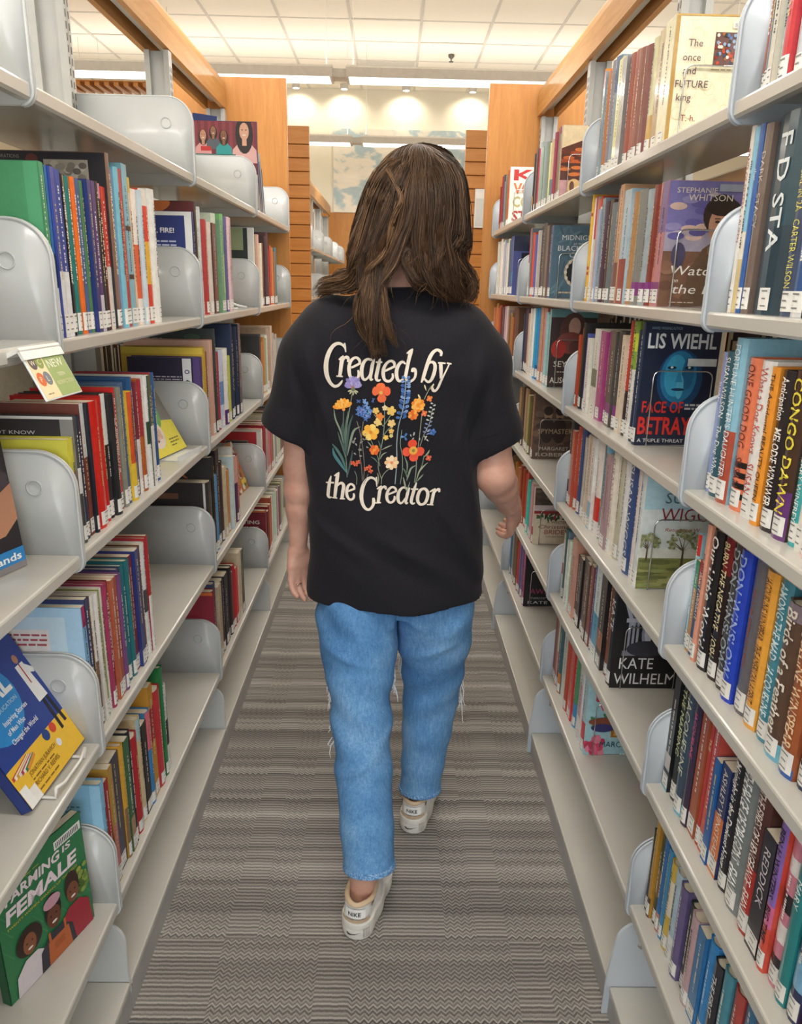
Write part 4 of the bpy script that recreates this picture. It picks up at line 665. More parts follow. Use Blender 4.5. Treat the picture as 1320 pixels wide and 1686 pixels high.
# ---------------------------------------------------------------- books
RND = random.Random(11)
NAMES = [('black', (28, 28, 32)), ('charcoal', (62, 62, 66)), ('grey', (130, 130, 132)), ('pale grey', (190, 192, 192)), ('white', (236, 234, 230)),
         ('cream', (228, 216, 186)), ('tan', (200, 165, 120)), ('brown', (120, 80, 58)), ('dark brown', (74, 50, 42)), ('rust', (170, 84, 52)), ('orange', (230, 125, 50)),
         ('salmon', (226, 150, 130)), ('pink', (220, 150, 170)), ('red', (205, 48, 44)), ('dark red', (140, 40, 46)), ('magenta', (172, 58, 120)), ('purple', (104, 80, 140)),
         ('lavender', (150, 160, 205)), ('navy', (40, 52, 92)), ('blue', (50, 95, 170)), ('sky blue', (135, 190, 220)), ('slate blue', (95, 120, 150)), ('teal', (48, 130, 132)),
         ('turquoise', (70, 178, 180)), ('green', (70, 140, 92)), ('dark green', (50, 76, 58)), ('pale green', (180, 205, 170)), ('olive', (140, 150, 84)), ('yellow', (232, 190, 66)), ('lime', (204, 208, 84))]
def cname(h):
    r, g, b = [int(h[i:i + 2], 16) for i in (0, 2, 4)]
    return min(NAMES, key=lambda n: (n[1][0] - r) ** 2 + (n[1][1] - g) ** 2 + (n[1][2] - b) ** 2)[0]
def shade(c, f): return tuple(min(1, x * f) for x in c[:3]) + (1,)
def book_meshes(T, H, Dp, col, bands, soft, rnd):
    """cover and page block; x runs from the spine into the shelf, y across the thickness, z up"""
    c = lin(col); m = MB(); h2 = T / 2; bd = .0007 if soft else .0024; bulge = 0 if soft else min(.007, T * .16)
    n = 4
    arcp = [(bulge * (1 - math.sin(PI * i / n)) * 1.0, -h2 + T * i / n) for i in range(n + 1)]
    zs = sorted({0.0, 1.0} | {q for b in bands for q in b[:2]})
    for z0, z1 in zip(zs, zs[1:]):
        cc = c
        for lo_, hi_, bc in bands:
            if lo_ <= z0 + 1e-6 and z1 <= hi_ + 1e-6: cc = lin(bc)
        for (xa, ya), (xb, yb) in zip(arcp, arcp[1:]):
            m.face([(xa, ya, z0 * H), (xa, ya, z1 * H), (xb, yb, z1 * H), (xb, yb, z0 * H)], cc)
    sd = shade(c, .96)
    for s in (-1, 1):                                   # boards
        y0, y1 = s * h2, s * (h2 - bd); x0 = arcp[0][0]
        m.box(x0, Dp, min(y0, y1), max(y0, y1), 0, H, sd)
    g = .0006 if soft else .0032
    inn = [(x + bd, y * (1 - bd / h2 * .9)) for x, y in arcp]
    for z in (0.0, H):                                  # spine cap edges
        for (a, b), (e, f_) in zip(zip(arcp, inn), list(zip(arcp, inn))[1:]):
            m.face([(*a, z), (*b, z), (*f_, z), (*e, z)], sd)
    p = MB(); pc = lin(rnd.choice(('e8dcc2', 'efe6d4', 'd9c7a4', 'eee8dc', 'e2cfa8')))
    x1 = Dp - (.0005 if soft else .004)
    pts = [(x + .0015, y) for x, y in inn[1:-1]]
    out = [(arcp[0][0] + .002, -h2 + bd)] + pts + [(arcp[0][0] + .002, h2 - bd), (x1, h2 - bd), (x1, -h2 + bd)]
    p.prism(out, 'z', g, H - g, pc)
    return m, p
def vertical_type(T, H, txt, col, ts, z_lo, z_hi, bulge):
    m = MB(); vs, fs, tw = text_mesh(txt, .012 if ts > 1.05 else 0)
    cap = min(T * .62 * min(ts, 1.25) * .8, .03); L = tw * cap; av = (z_hi - z_lo) * H
    kx = cap if L <= av else cap * av / L
    z0 = z_hi * H - (av - tw * kx) * .25
    y0 = cap / 2
    m.raw([(-.0005 + bulge * (1 - math.cos(min(1.2, abs(y0 - b * cap) / (T / 2 + 1e-6) * 1.2))) * .9, y0 - b * cap, z0 - a * kx) for a, b in vs], fs, lin(col))
    return m
def dash_type(T, H, col, rnd, z_lo, z_hi):
    """type too small to read"""
    m = MB(); z = z_hi; w = min(T * .22, .0042)
    lo_ = z_lo + rnd.uniform(0, .15) * (z_hi - z_lo)
    while z > lo_:
        l = rnd.uniform(.006, .016)
        m.face([(-.0005, -w / 2, z * H), (-.0005, w / 2, z * H), (-.0005, w / 2, (z - l) * H), (-.0005, -w / 2, (z - l) * H)], lin(col)); z -= l + rnd.choice((.005, .005, .02))
    return m
def sticker(T, H, bulge):
    m = MB(); w = min(T * .92, .03); z0, z1 = .006, .032 if H < .24 else .036
    x = lambda y: -.0004 + bulge * (1 - math.sin(PI * (y / T + .5)))
    ys_ = [-w / 2, -w / 4, 0, w / 4, w / 2]
    for a, b in zip(ys_, ys_[1:]): m.face([(x(a), a, z0), (x(b), b, z0), (x(b), b, z1), (x(a), a, z1)], lin('efeeea'))
    k = 3
    for i in range(k):
        zz = z0 + (z1 - z0) * (i + .5) / k; hw = w * (.30, .22, .34)[i]
        m.face([(x(0) - .0003, -hw, zz), (x(0) - .0003, hw * .6, zz), (x(0) - .0003, hw * .6, zz + .0018), (x(0) - .0003, -hw, zz + .0018)], lin('7c7c7e'))
    return m
def ordn(i): return '%d%s' % (i, 'th' if 10 <= i % 100 <= 20 else {1: 'st', 2: 'nd', 3: 'rd'}.get(i % 10, 'th'))
SPINE_X = {'R': .508, 'L': -.530}
ADJ = {'once': 'cream book showing its cover with a small battle painting', 'watch': 'book cover of a woman against a purple sky', 'lis': 'dark blue book cover with a blue face and red title',
       'wiggs': 'pale book cover with a lone tree on grass', 'kate': 'black book cover with grey figures and white lettering', 'marcia': 'light blue book cover with a pink flower',
       'photo': 'book cover with an orange brown landscape', 'midnight': 'slate blue book cover with a round dark emblem', 'seymour': 'dark book cover with a woman in red',
       'spy': 'brown book cover with two dim figures', 'brides': 'cream book cover with holly and red letters', 'sister': 'black book cover with pink letters', 'kitchen': 'white book cover with big red letters',
       'navy': 'small navy book cover at the row end', 'dark': 'black book at the row end by the hand', 'green': 'green book back cover with pale curved lines', 'state': 'oversize black book with a grey photo',
       'bowl': 'dark red book with an orange half circle', 'ready': 'navy back cover with white border and white text', 'men': 'black and green back cover with white text', 'sitter': 'yellow paperback back cover with red and black text',
       'args': 'black back cover with white capitals behind the yellow book', 'ribbon': 'dark purple back cover with white ribbon mark', 'yellow': 'plain yellow book behind the ribbon book',
       'pink': 'plain pink book standing behind yellow', 'bread': 'tall dark green book with small text', 'navyblank': 'tall plain navy book', 'mans': 'dark grey back cover with white words',
       'lightblue': 'light blue back cover with paragraphs of text', 'lamar': 'black book cover with bronze lettering', 'dance': 'black book cover with an orange leaping figure', 'portrait': 'red book with a framed grey portrait',
       'sky': 'sky blue back cover behind the bracket', 'series': 'maroon book cover with pale lettering', 'crimes': 'dark red book with white capitals'}
FAR = MB()                                                # books past the three hundred largest: one object
def to_far(mb, fn, mi):
    FAR.mi = mi; n = len(FAR.v); FAR.v += [fn(p) for p in mb.v]
    for q, c in zip(mb.f, mb.c): FAR.f.append(tuple(k + n for k in q)); FAR.c.append(c); FAR.m.append(mi)
def jitter(col, j):
    r = random.Random(j); f = 1 + r.uniform(-.28, .18)
    return tuple(min(1, max(0.02, int(col[q:q + 2], 16) / 255 * f + r.uniform(-.085, .085))) for q in (0, 2, 4))
def make_book(side, lv, bay, i, n, y, T, H, col, o):
    s = RANGES[side]['s']; rnd = random.Random('%s%d%d%d' % (side, lv, bay, i))
    base_z = RANGES[side]['lev'][lv - (1 if side == 'R' else 0)]
    soft = o.get('k') == 'p' or (not o.get('t') and rnd.random() < .25)
    Dp = o.get('d', min(H * .66, .17 if side == 'R' else .2)) * (1 if 'cover' in o else rnd.uniform(.93, 1.02))
    Dp = min(Dp, .168 if side == 'R' else .252)
    bands = o.get('b', []); bulge = 0 if soft else min(.007, T * .16)
    paint = jitter(col, o['j']) if 'j' in o else col
    cm, pm = book_meshes(T, H, Dp, paint, bands, soft, rnd)
    if 'j' in o: col = '%02x%02x%02x' % tuple(int(v * 255) for v in paint)
    setb = rnd.uniform(-.002, .007) if 'cover' not in o else 0.0
    if o.get('far'):
        lx, ly, lz = SPINE_X[side] + s * setb, y + T / 2, base_z + .0002
        fn = lambda p: (lx + s * p[0], ly + s * p[1], lz + p[2])
        to_far(cm, fn, 0); to_far(pm, fn, 1)
        if not o.get('n') and T > .012: to_far(sticker(T, H, bulge), fn, 0)
        if o.get('cover'):
            m = MB(); f2 = (lambda x, z, e: (x, -T / 2 - e, z)) if s > 0 else (lambda x, z, e: (Dp - x, T / 2 + e, z))
            COVERS[o['cover']](Dp, H).into(m, f2, .0004); to_far(m, fn, 0)
        return None, Dp
    root = link('book', cm.mesh('cover', 'book_gloss' if (side == 'R' or rnd.random() < .5) else 'book_matte'))
    root.location = (SPINE_X[side] + s * setb, y + T / 2, base_z + .0002)
    if s < 0: root.rotation_euler = (0, 0, PI)
    pm.build('page_block', 'paper', root)
    lum = sum(int(col[q:q + 2], 16) for q in (0, 2, 4)) / 3
    tc = o.get('c', rnd.choice(('e9e4da', 'f2efe8', 'd9c98a')) if lum < 150 else rnd.choice(('3a3436', '5a3a34', '2f3f5c')))
    lab = not o.get('n')
    if o.get('t'):
        vertical_type(T, H, o['t'], tc, o.get('ts', .95), .16 if lab else .05, .96, bulge).build('spine_title', 'print_flat', root)
    elif bay < 4 and T > .012:
        dash_type(T, H, tc, rnd, .3, rnd.uniform(.78, .95)).build('spine_title', 'print_flat', root)
    if lab and bay < 5: sticker(T, H, bulge).build('spine_label', 'print_flat', root)
    cv = o.get('cover')
    if cv:
        art = COVERS[cv](Dp, H)
        m = MB()
        if s > 0: fn = lambda x, z, e: (x, -T / 2 - e, z)
        else: fn = lambda x, z, e: (Dp - x, T / 2 + e, z)
        art.into(m, fn, .0004); m.build('cover_print', 'book_gloss' if side == 'R' else 'print_flat', root)
    nm = 'right' if side == 'R' else 'left'
    shelfn = ORD[lv - (1 if side == 'R' else 0)]
    where = '%s shelf, %s bay %s' % (shelfn, ('near', 'second', 'third', 'far')[bay - 1], nm)
    lb = ('%s, %s' % (ADJ[cv], where)) if cv else '%s book, %s from row\'s left end, %s' % (cname(col), ordn(i + 1), where)
    if len(lb.replace(',', ' ').split()) > 16: lb = '%s, %s' % (ADJ[cv].replace(' standing', '').replace(' at the row end', ''), where)
    tag(root, lb, 'book', 'books on the %s %s shelf' % (nm, shelfn))
    return root, Dp

# ---- covers that face down the aisle (sheet: x from left, y from bottom, fractions)
def A_(W, H, bg): a = Art(W, H); a.rect(0.006, 0.004, .994, .996, bg); return a
def cv_once(W, H):
    a = A_(W, H, 'ece5c6'); r = random.Random(1)
    for i in range(16): a.poly([(x, y) for x, y in ell(r.uniform(.1, .9), r.uniform(.08, .9), .07, .05, 18)], 'e2d9b4'); a.ell(a.items[-1][0][0][0] - .07, a.items[-1][0][0][1], .06, .042, 'ece5c6', 18)
    a.rect(.0, .0, .05, 1, 'b58f4e'); a.rect(.0, .985, 1, 1, 'c8a25a')
    a.rect(.5, .62, .98, .87, '6b4a44')
    for i in range(70): a.ell(r.uniform(.52, .96), r.uniform(.64, .86), .02, .014, r.choice(('c8452c', 'e8dccf', '5678b4', '32425e', 'b06a3c', '8c2a22', '8fa6c8', '2f3c34')), 7)
    a.rect(.70, .9, .98, .945, 'f0eee6')
    for i in range(14): a.rect(.72 + i * .018, .905, .728 + i * .018, .935, '6a6a6a')
    for t_, x, y in (('The', .17, .76), ('once', .12, .655), ('and', .14, .555), ('FUTURE', .06, .455), ('king', .09, .355)): a.text(t_, x, y, .055, '5a3a4a', shear=.04)
    a.text('T. h.', .17, .2, .05, '8a3030'); a.lines(.48, .585, .95, .6, 1, '8a7a5a', r); return a
def cv_watch(W, H):
    a = A_(W, H, '7d5a48'); r = random.Random(2)
    a.rect(0.006, .55, .994, .996, '7f78b4'); a.rect(.006, .45, .994, .6, 'a9a0b4')
    for i in range(18): a.ell(r.uniform(.05, .6), r.uniform(.5, .9), .11, .03, r.choice(('c9b8c4', '9a90c0', '6a62a4', 'd8b8ac')), 12)
    for i in range(20): a.ell(r.uniform(.03, .97), r.uniform(.02, .45), .1, .04, r.choice(('8a6450', '6f4e3e', '94705a', '7a5644')), 10)
    a.poly([(.3, .0), (.36, .3), (.5, .47), (.6, .52), (.86, .5), (.99, .42), (.99, .02)], '6a5240')
    a.ell(.68, .74, .22, .16, '3a2a26', 24); a.ell(.7, .66, .16, .16, 'c9977c', 24); a.ell(.7, .8, .21, .07, '33241f', 20)
    a.rect(.62, .44, .78, .56, 'b88a70'); a.rect(.56, .43, .84, .49, '7d6a52')
    for x in (.645, .765): a.ell(x, .685, .03, .011, '2e2220', 10); a.rect(x - .035, .705, x + .035, .714, '4a3028')
    a.poly([(.7, .68), (.685, .62), (.72, .62)], 'b07f66'); a.ell(.705, .585, .04, .012, 'a55a52', 10)
    a.ell(.2, .42, .09, .1, '4f4a68', 14); a.rect(.62, .92, .98, .975, 'a8b0c4')
    a.text('STEPHANIE', .1, .905, .04, 'efe2cf', w=.5); a.text('WHITSON', .25, .845, .05, 'efe2cf', w=.55)
    a.text('Watch', .1, .26, .075, 'f6f2ea', w=.62, shear=.25); a.text('on', .16, .2, .035, 'f6f2ea', shear=.25); a.text('the Hill', .16, .11, .075, 'f6f2ea', w=.7, shear=.25); a.lines(.15, .03, .7, .045, 1, 'c8b8a8', r); return a
def cv_lis(W, H):
    a = A_(W, H, '1f2740'); r = random.Random(3)
    a.ell(.52, .55, .3, .24, '1c4a78', 28); a.ell(.5, .57, .24, .21, '2a7fb0', 28); a.ell(.46, .58, .15, .17, '3fa6d2', 24); a.ell(.62, .6, .08, .13, '216896', 18); a.ell(.53, .49, .05, .1, '57b8dc', 14)
    for x in (.4, .63): a.ell(x, .645, .06, .014, '12203a', 12); a.ell(x, .648, .02, .01, 'cfeaf4', 8)
    a.poly([(.5, .64), (.46, .53), (.56, .53)], '2f8cba'); a.ell(.51, .47, .09, .012, '173a60', 14)
    a.rect(.6, .66, .98, .72, 'e2e6e8')
    a.text('LIS WIEHL', .05, .8, .115, 'eef2f4', w=.9, bold=.02); a.text('AWARD WINNING AUTHOR', .08, .945, .022, '8aa6bc', w=.4)
    a.text('FACE OF', .06, .28, .09, 'd8352e', w=.55, bold=.02); a.text('BETRAYAL', .03, .1, .14, 'e0342c', w=.94, bold=.025); a.text('A TRIPLE THREAT NOVEL', .04, .03, .03, 'e8e8ea', w=.9)
    a.lines(.63, .3, .96, .36, 2, 'c8ccd4', r); return a
def cv_wiggs(W, H):
    a = A_(W, H, 'dfe7e6'); r = random.Random(4)
    a.rect(.006, .7, .994, .996, 'b4d6e2'); a.rect(.006, .004, .994, .3, '8a8f52'); a.rect(.006, .28, .994, .36, 'e6e8de')
    for i in range(24): a.ell(r.uniform(.02, .98), r.uniform(.02, .27), .14, .016, r.choice(('7a8048', '98a060', '6a7040', 'a8a86a')), 10)
    def tree(cx, base, k):
        a.poly([(cx - .02 * k, base), (cx - .012 * k, base + .2 * k), (cx + .012 * k, base + .2 * k), (cx + .022 * k, base)], '5a4a38')
        for dx, dy in ((-.22, .3), (-.12, .36), (0, .38), (.13, .35), (.22, .29), (-.17, .24), (.17, .23)):
            a.poly([(cx - .008, base + .17 * k), (cx + .008, base + .18 * k), (cx + dx * k, base + dy * k)], '6a5a44')
        for i in range(90): t_ = r.uniform(0, PI); q = r.uniform(.5, 1); a.ell(cx + math.cos(t_) * .27 * k * q, base + (.2 + math.sin(t_) * .2 * q) * k, .022, .012, r.choice(('8f9a6a', 'a5a87a', '7a8258', 'b8b490')), 6)
    tree(.58, .2, .85); tree(.1, .26, .6)
    a.text('SUSAN', .26, .76, .09, '4f6a70', w=.62, shear=.05); a.text('WIGGS', .22, .61, .11, '8a2f3a', w=.72, shear=.05); a.text('Return to W', .3, .52, .03, 'b0505a', w=.45, shear=.2); return a
def cv_kate(W, H):
    a = A_(W, H, '1c1b1f'); r = random.Random(5)
    for i in range(26): x = r.uniform(0, .8); a.poly([(x, .995), (x + .06, .995), (x + .25, r.uniform(.62, .8)), (x + .2, .62)], r.choice(('8a8fa8', 'b4b8c8', '2a2a34', '5a5e74', '3a3a46')))
    a.rect(.006, .004, .994, .3, '17161a'); a.ell(.6, .56, .2, .22, '9a9cb0', 22); a.ell(.62, .57, .12, .16, '2a2a33', 18); a.ell(.5, .6, .06, .16, 'c9cad6', 14)
    for x in (.2, .26, .32): a.rect(x, .38, x + .035, .66, 'a8aabc')
    a.rect(.16, .66, .4, .7, 'b8bac8'); a.rect(.14, .33, .42, .38, '8a8c9e'); a.ell(.5, .4, .3, .08, '3a3a44', 18)
    a.text('KATE', .12, .2, .11, 'f0f0f2', w=.5); a.text('WILHELM', .06, .045, .11, 'f0f0f2', w=.9); return a
def cv_marcia(W, H):
    a = A_(W, H, 'a9d3dc'); r = random.Random(6)
    for cx, cy_, q in ((.35, .72, .2), (.7, .6, .24), (.18, .1, .14)):
        for i in range(26): t_ = r.uniform(0, 2 * PI); d = r.uniform(0, q); a.ell(cx + d * math.cos(t_), cy_ + d * .7 * math.sin(t_), .09, .05, r.choice(('d84a6e', 'e46a88', 'c23458', 'ee8aa2')), 10, t_)
    for i in range(12): a.ell(r.uniform(.1, .9), r.uniform(.34, .5), .12, .03, r.choice(('3f8a54', '2f6a48', '5aa060')), 12, r.uniform(-.6, .6))
    a.ell(.45, .4, .4, .06, '8a4a34', 20); a.rect(.45, .22, .8, .42, 'b0742f'); a.rect(.5, .24, .74, .33, 'd8a24a'); a.ell(.3, .33, .2, .05, '3a3a78', 14)
    a.text('MARCIA W', .28, .1, .07, '1f4a5a', w=.68); return a
def cv_photo(W, H):
    a = A_(W, H, '5a2f26'); r = random.Random(7)
    a.poly([(.006, .7), (.4, .8), (.994, .6), (.994, .996), (.006, .996)], 'ead6ae'); a.poly([(.5, .996), (.994, .8), (.994, .996)], '6a2f34')
    for i in range(40): a.ell(r.uniform(.02, .95), r.uniform(.3, .72), .12, .025, r.choice(('c8602c', 'a84a28', '6a2f22', 'd87a3a', '4a2420')), 10)
    a.rect(.006, .004, .994, .28, 'c89aa0'); a.ell(.3, .2, .14, .1, 'e2bd84', 14); a.ell(.26, .2, .05, .07, '6a4438', 12); return a
def cv_midnight(W, H):
    a = A_(W, H, '557488'); r = random.Random(8)
    for i in range(30): a.ell(r.uniform(.05, .95), r.uniform(.03, .97), .12, .02, r.choice(('5f8094', '4a6678', '668a9c')), 9, r.uniform(0, 3))
    a.ell(.62, .36, .33, .22, 'c8b8a4', 26); a.ell(.62, .36, .28, .19, '23262e', 26); a.ell(.62, .36, .14, .1, '8a5a34', 18); a.ell(.66, .38, .06, .05, '23262e', 12)
    for i in range(16): t_ = 2 * PI * i / 16; a.ell(.62 + .3 * math.cos(t_), .36 + .2 * math.sin(t_), .035, .025, 'e4dccc', 8)
    a.text('MIDNIGHT', .2, .8, .07, 'e8eef0', w=.75); a.text('AT THE', .45, .735, .03, 'e8eef0'); a.text('BLACKBIRD', .12, .655, .07, 'e8eef0', w=.85); a.text('CAFE', .38, .565, .07, 'e8eef0', w=.4); a.lines(.2, .06, .8, .1, 1, 'd8c8a8', r); return a
def cv_seymour(W, H):
    a = A_(W, H, '3a2c2c'); a.rect(.006, .9, .994, .996, '5f8f94'); a.ell(.5, .72, .3, .24, '5a3a34', 22); a.ell(.52, .78, .13, .12, 'c9a090', 18); a.ell(.45, .58, .3, .14, '8a4a44', 18); a.ell(.2, .5, .16, .12, 'b83a34', 16); a.ell(.62, .52, .2, .1, '6a4040', 14)
    a.text('JANE', .55, .38, .06, 'e8e2d8'); a.text('SEYMOUR', .12, .27, .075, 'f2ece2', w=.84); a.lines(.2, .19, .8, .22, 1, 'b8aca0', random.Random(4)); a.text('ALISON WEIR', .06, .06, .075, 'f2ece2', w=.9); return a
def cv_spy(W, H):
    a = A_(W, H, '6a5348'); r = random.Random(9)
    for i in range(26): a.ell(r.uniform(.03, .97), r.uniform(.05, .97), .13, .05, r.choice(('5a463e', '76604f', '4e3c36', '846a58')), 10)
    for cx in (.34, .62): a.ell(cx, .7, .1, .1, 'a88a70', 16); a.ell(cx, .75, .11, .07, '3a2a26', 14); a.ell(cx, .45, .17, .2, '3a2c2a', 16)
    a.text('SPYMASTER', .12, .4, .075, 'c9b08a', w=.82); a.text('MARGARET', .18, .14, .055, 'd9d2c8', w=.7); a.text('ROBERT', .1, .045, .055, 'd9d2c8', w=.8); return a
def cv_brides(W, H):
    a = A_(W, H, 'e6d6bc'); r = random.Random(10)
    a.rect(.006, .7, .994, .996, '5a4a40')
    for i in range(20): a.ell(r.uniform(.02, .98), r.uniform(.72, .98), .1, .03, r.choice(('6a5648', '4a3c34', '7f6a5a')), 9)
    a.rect(.006, .6, .994, .7, 'd8c4c4'); a.rect(.006, .55, .994, .6, 'a82f34')
    for i in range(34): a.ell(r.uniform(.05, .95), r.uniform(.45, .56), .05, .025, r.choice(('2f5a3a', '3f6f48', '24482e', 'a83434')), 8, r.uniform(0, 3))
    a.text('A WESTERN', .32, .38, .045, '6a3430', w=.55); a.text('Christmas', .12, .29, .065, '8a2f34', w=.8, shear=.2); a.text('BRIDES', .28, .19, .08, 'a82f34', w=.55); a.text('COLLECTION', .32, .13, .03, '7a4a44', w=.42); return a
def cv_sister(W, H):
    a = A_(W, H, '1d1c20'); a.ell(.55, .7, .12, .08, '8a94a4', 14); a.ell(.52, .64, .06, .05, 'c4ccd6', 12)
    a.text('SI', .52, .38, .09, 'c0347a', w=.2); a.text('AWA', .16, .22, .09, 'a82f6c', w=.5); a.lines(.15, .13, .85, .17, 2, '8a8a90', random.Random(2)); a.text('KATE', .12, .05, .05, 'e0e0e2', w=.5); return a
def cv_kitchen(W, H):
    a = A_(W, H, 'efe9e0')
    for t_, y, c in (('KI', .78, 'c4302c'), ('VOL', .56, 'e0703c'), ('COM', .34, 'b8b078'), ('STO', .1, 'a83430')): a.text(t_, .12, y, .17, c, w=.8, bold=.03)
    return a
def cv_navy(W, H):
    a = A_(W, H, '565fa8'); a.rect(.0, .75, 1, .996, '2a3358'); a.rect(.25, .04, .95, .72, '1f2136'); a.text('W', .4, .45, .16, 'd8b06a'); a.text('L', .45, .2, .16, 'c86a5a'); return a
def cv_dark(W, H): a = A_(W, H, '26252a'); a.ell(.5, .6, .3, .2, '8a6a44', 16); return a
def cv_green(W, H):
    a = A_(W, H, '4a9a68'); a.ell(.1, .3, .75, .62, '57a674', 30); a.ell(.02, .3, .72, .58, '4a9a68', 30); a.ell(.35, .1, .5, .5, '62ad7c', 30)
    a.rect(.9, .004, .994, .996, '57a877'); a.lines(.05, .52, .55, .78, 7, 'c9dcc9', random.Random(3), .35); return a
def cv_state(W, H):
    a = A_(W, H, '201d25'); r = random.Random(5); a.rect(.55, .80, .87, .955, 'b0a898')
    for i in range(34): a.ell(r.uniform(.58, .84), r.uniform(.82, .935), .03, .018, r.choice(('8a8276', 'c9c2b4', '6a645c', 'a09888')), 9)
    a.ell(.47, .955, .045, .03, '6a3028', 14); a.text('STATE EXPLORATIONS', .06, .958, .02, '8a8578', w=.32); return a
def cv_bowl(W, H): a = A_(W, H, '3a2428'); a.rect(.006, .9, .994, .996, '6a2a2a'); a.ell(.45, .985, .3, .1, 'd8783a', 26); return a
def cv_ready(W, H):
    a = A_(W, H, 'eeeeec'); a.rect(.0, .03, .9, .96, '25357a'); a.text('READY, AIM, FIRE!', .04, .8, .045, 'f2f2f2', w=.72, bold=.02); a.lines(.08, .42, .78, .74, 9, 'c4cbe4', random.Random(4), .4); return a
def cv_men(W, H):
    a = A_(W, H, '22302e'); a.rect(.006, .72, .8, .996, '8fa078'); a.ell(.35, .8, .12, .07, 'c98a3a', 12); a.rect(.88, .004, .994, .996, 'e2e4e0'); a.text('MEN', .1, .6, .06, 'd9dcd4'); a.lines(.1, .3, .7, .5, 3, 'd9dcd4', random.Random(4), .4); return a
def cv_sitter(W, H):
    a = A_(W, H, 'd9d24c'); r = random.Random(6); a.text('the babysitter', .16, .86, .04, 'c2302a', w=.32); a.lines(.5, .855, .9, .9, 1, '5a5a2a', r, .4); a.lines(.08, .64, .9, .84, 4, '5a5a2a', r, .4); a.lines(.08, .3, .9, .56, 5, '6a682f', r, .4); return a
def cv_args(W, H):
    a = A_(W, H, '2b282b'); a.rect(.9, .004, .994, .996, '8a8a88'); a.rect(.006, .975, .994, .996, 'e6e6e4'); a.text('WHO DO NOT KNOW', .12, .86, .028, 'd8d8d6', w=.6); a.text("OPPONENT'S ARGUMENTS", .04, .8, .028, 'd8d8d6', w=.76); return a
def cv_ribbon(W, H):
    a = A_(W, H, '2a2440'); a.rect(.9, .004, .994, .996, '5a3f80'); r = random.Random(7); a.lines(.1, .5, .74, .8, 10, 'd4d0de', r, .35)
    a.poly([(.76, .99), (.88, .99), (.88, .72), (.82, .75), (.76, .72)], 'eeeef0'); a.ell(.82, .84, .035, .025, '6a5a8a', 12); a.ell(.82, .84, .02, .014, 'eeeef0', 10); return a
def cv_yellow(W, H): a = A_(W, H, 'd8b43c'); a.rect(.006, .93, .994, .996, 'e6c848'); a.ell(.2, .1, .12, .08, '8a7a2c', 14); a.ell(.2, .1, .09, .06, 'd8b43c', 14); return a
def cv_pink(W, H): a = A_(W, H, 'd9b09c'); a.lines(.1, .9, .5, .92, 1, 'b08a78', random.Random(3), .4); return a
def cv_bread(W, H): a = A_(W, H, '2f3836'); a.lines(.06, .87, .4, .92, 2, '8f9a96', random.Random(6), .4); a.ell(.75, .92, .1, .03, '3f5a44', 12); return a
def cv_navyblank(W, H): a = A_(W, H, '223458'); return a
def cv_mans(W, H): a = A_(W, H, '3c3c3a'); a.text('and', .2, .76, .05, 'f0eee8'); a.text('MANS', .12, .66, .055, 'f0eee8', w=.5, bold=.02); a.text('ory', .2, .57, .045, 'f0eee8', w=.3); return a
def cv_lightblue(W, H):
    a = A_(W, H, 'a9cde6'); r = random.Random(8); a.rect(.0, .0, .85, .93, 'c4dbe8'); a.text('', 0, 0, .01, 'ffffff'); a.lines(.1, .9, .45, .93, 1, '4a7aa8', r, .5); a.rect(.02, .66, .7, .84, 'e4dcd8'); a.lines(.05, .68, .68, .82, 4, 'a84a50', r, .4); a.lines(.02, .32, .74, .6, 6, '4a5a78', r, .4); return a
def cv_lamar(W, H):
    a = A_(W, H, '2a2426'); a.rect(.93, .004, .96, .996, 'd8d6d2'); a.rect(.2, .8, .6, .87, '7a5040'); a.text('KENDRICK LAMAR', .1, .66, .055, '9a6a50', w=.72, bold=.015); a.lines(.1, .52, .75, .58, 2, '5a4a48', random.Random(3), .4); return a
def cv_dance(W, H):
    a = A_(W, H, '262224')
    for p in ([(.3, .8), (.5, .9), (.86, .985), (.6, .88), (.45, .8)], [(.45, .86), (.2, .72), (.15, .7), (.4, .82)], [(.55, .9), (.7, .8), (.75, .74), (.6, .84)], [(.5, .92), (.62, .99), (.55, .9)]): a.poly(p, 'b8623a')
    return a
def cv_portrait(W, H):
    a = A_(W, H, 'c02a2e'); a.rect(.9, .004, .994, .996, 'e8e2dc'); a.rect(.006, .95, .994, .996, 'd8d0c8'); a.rect(.28, .5, .74, .8, '8a7a70'); a.rect(.31, .52, .71, .78, '4f4a4a'); a.ell(.52, .64, .1, .1, 'b4a294', 14); a.ell(.5, .68, .12, .07, '2a2626', 12); return a
def cv_sky(W, H): a = A_(W, H, '86bbdc'); a.lines(.3, .72, .8, .84, 3, '4a7aa0', random.Random(3), .35); a.rect(.9, .004, .994, .996, '9accea'); return a
def cv_series(W, H): a = A_(W, H, '8f2036'); a.rect(.006, .96, .994, .996, 'd8702f'); a.text('of', .5, .74, .05, 'd8b0b4'); a.text('ds Series', .34, .56, .06, 'e2c2c4', w=.5); a.lines(.35, .46, .7, .49, 1, 'c890a0', random.Random(3), .4); return a
def cv_crimes(W, H): a = A_(W, H, '7f1c2e'); a.rect(.006, .97, .994, .996, 'd8702f'); a.text('TING', .5, .74, .07, 'eceae8', w=.36, bold=.02); a.text('CRIMES', .34, .62, .07, 'eceae8', w=.5, bold=.02); a.lines(.35, .5, .8, .56, 2, 'c898a0', random.Random(3), .4); return a
COVERS = {k[3:]: v for k, v in list(globals().items()) if k.startswith('cv_')}

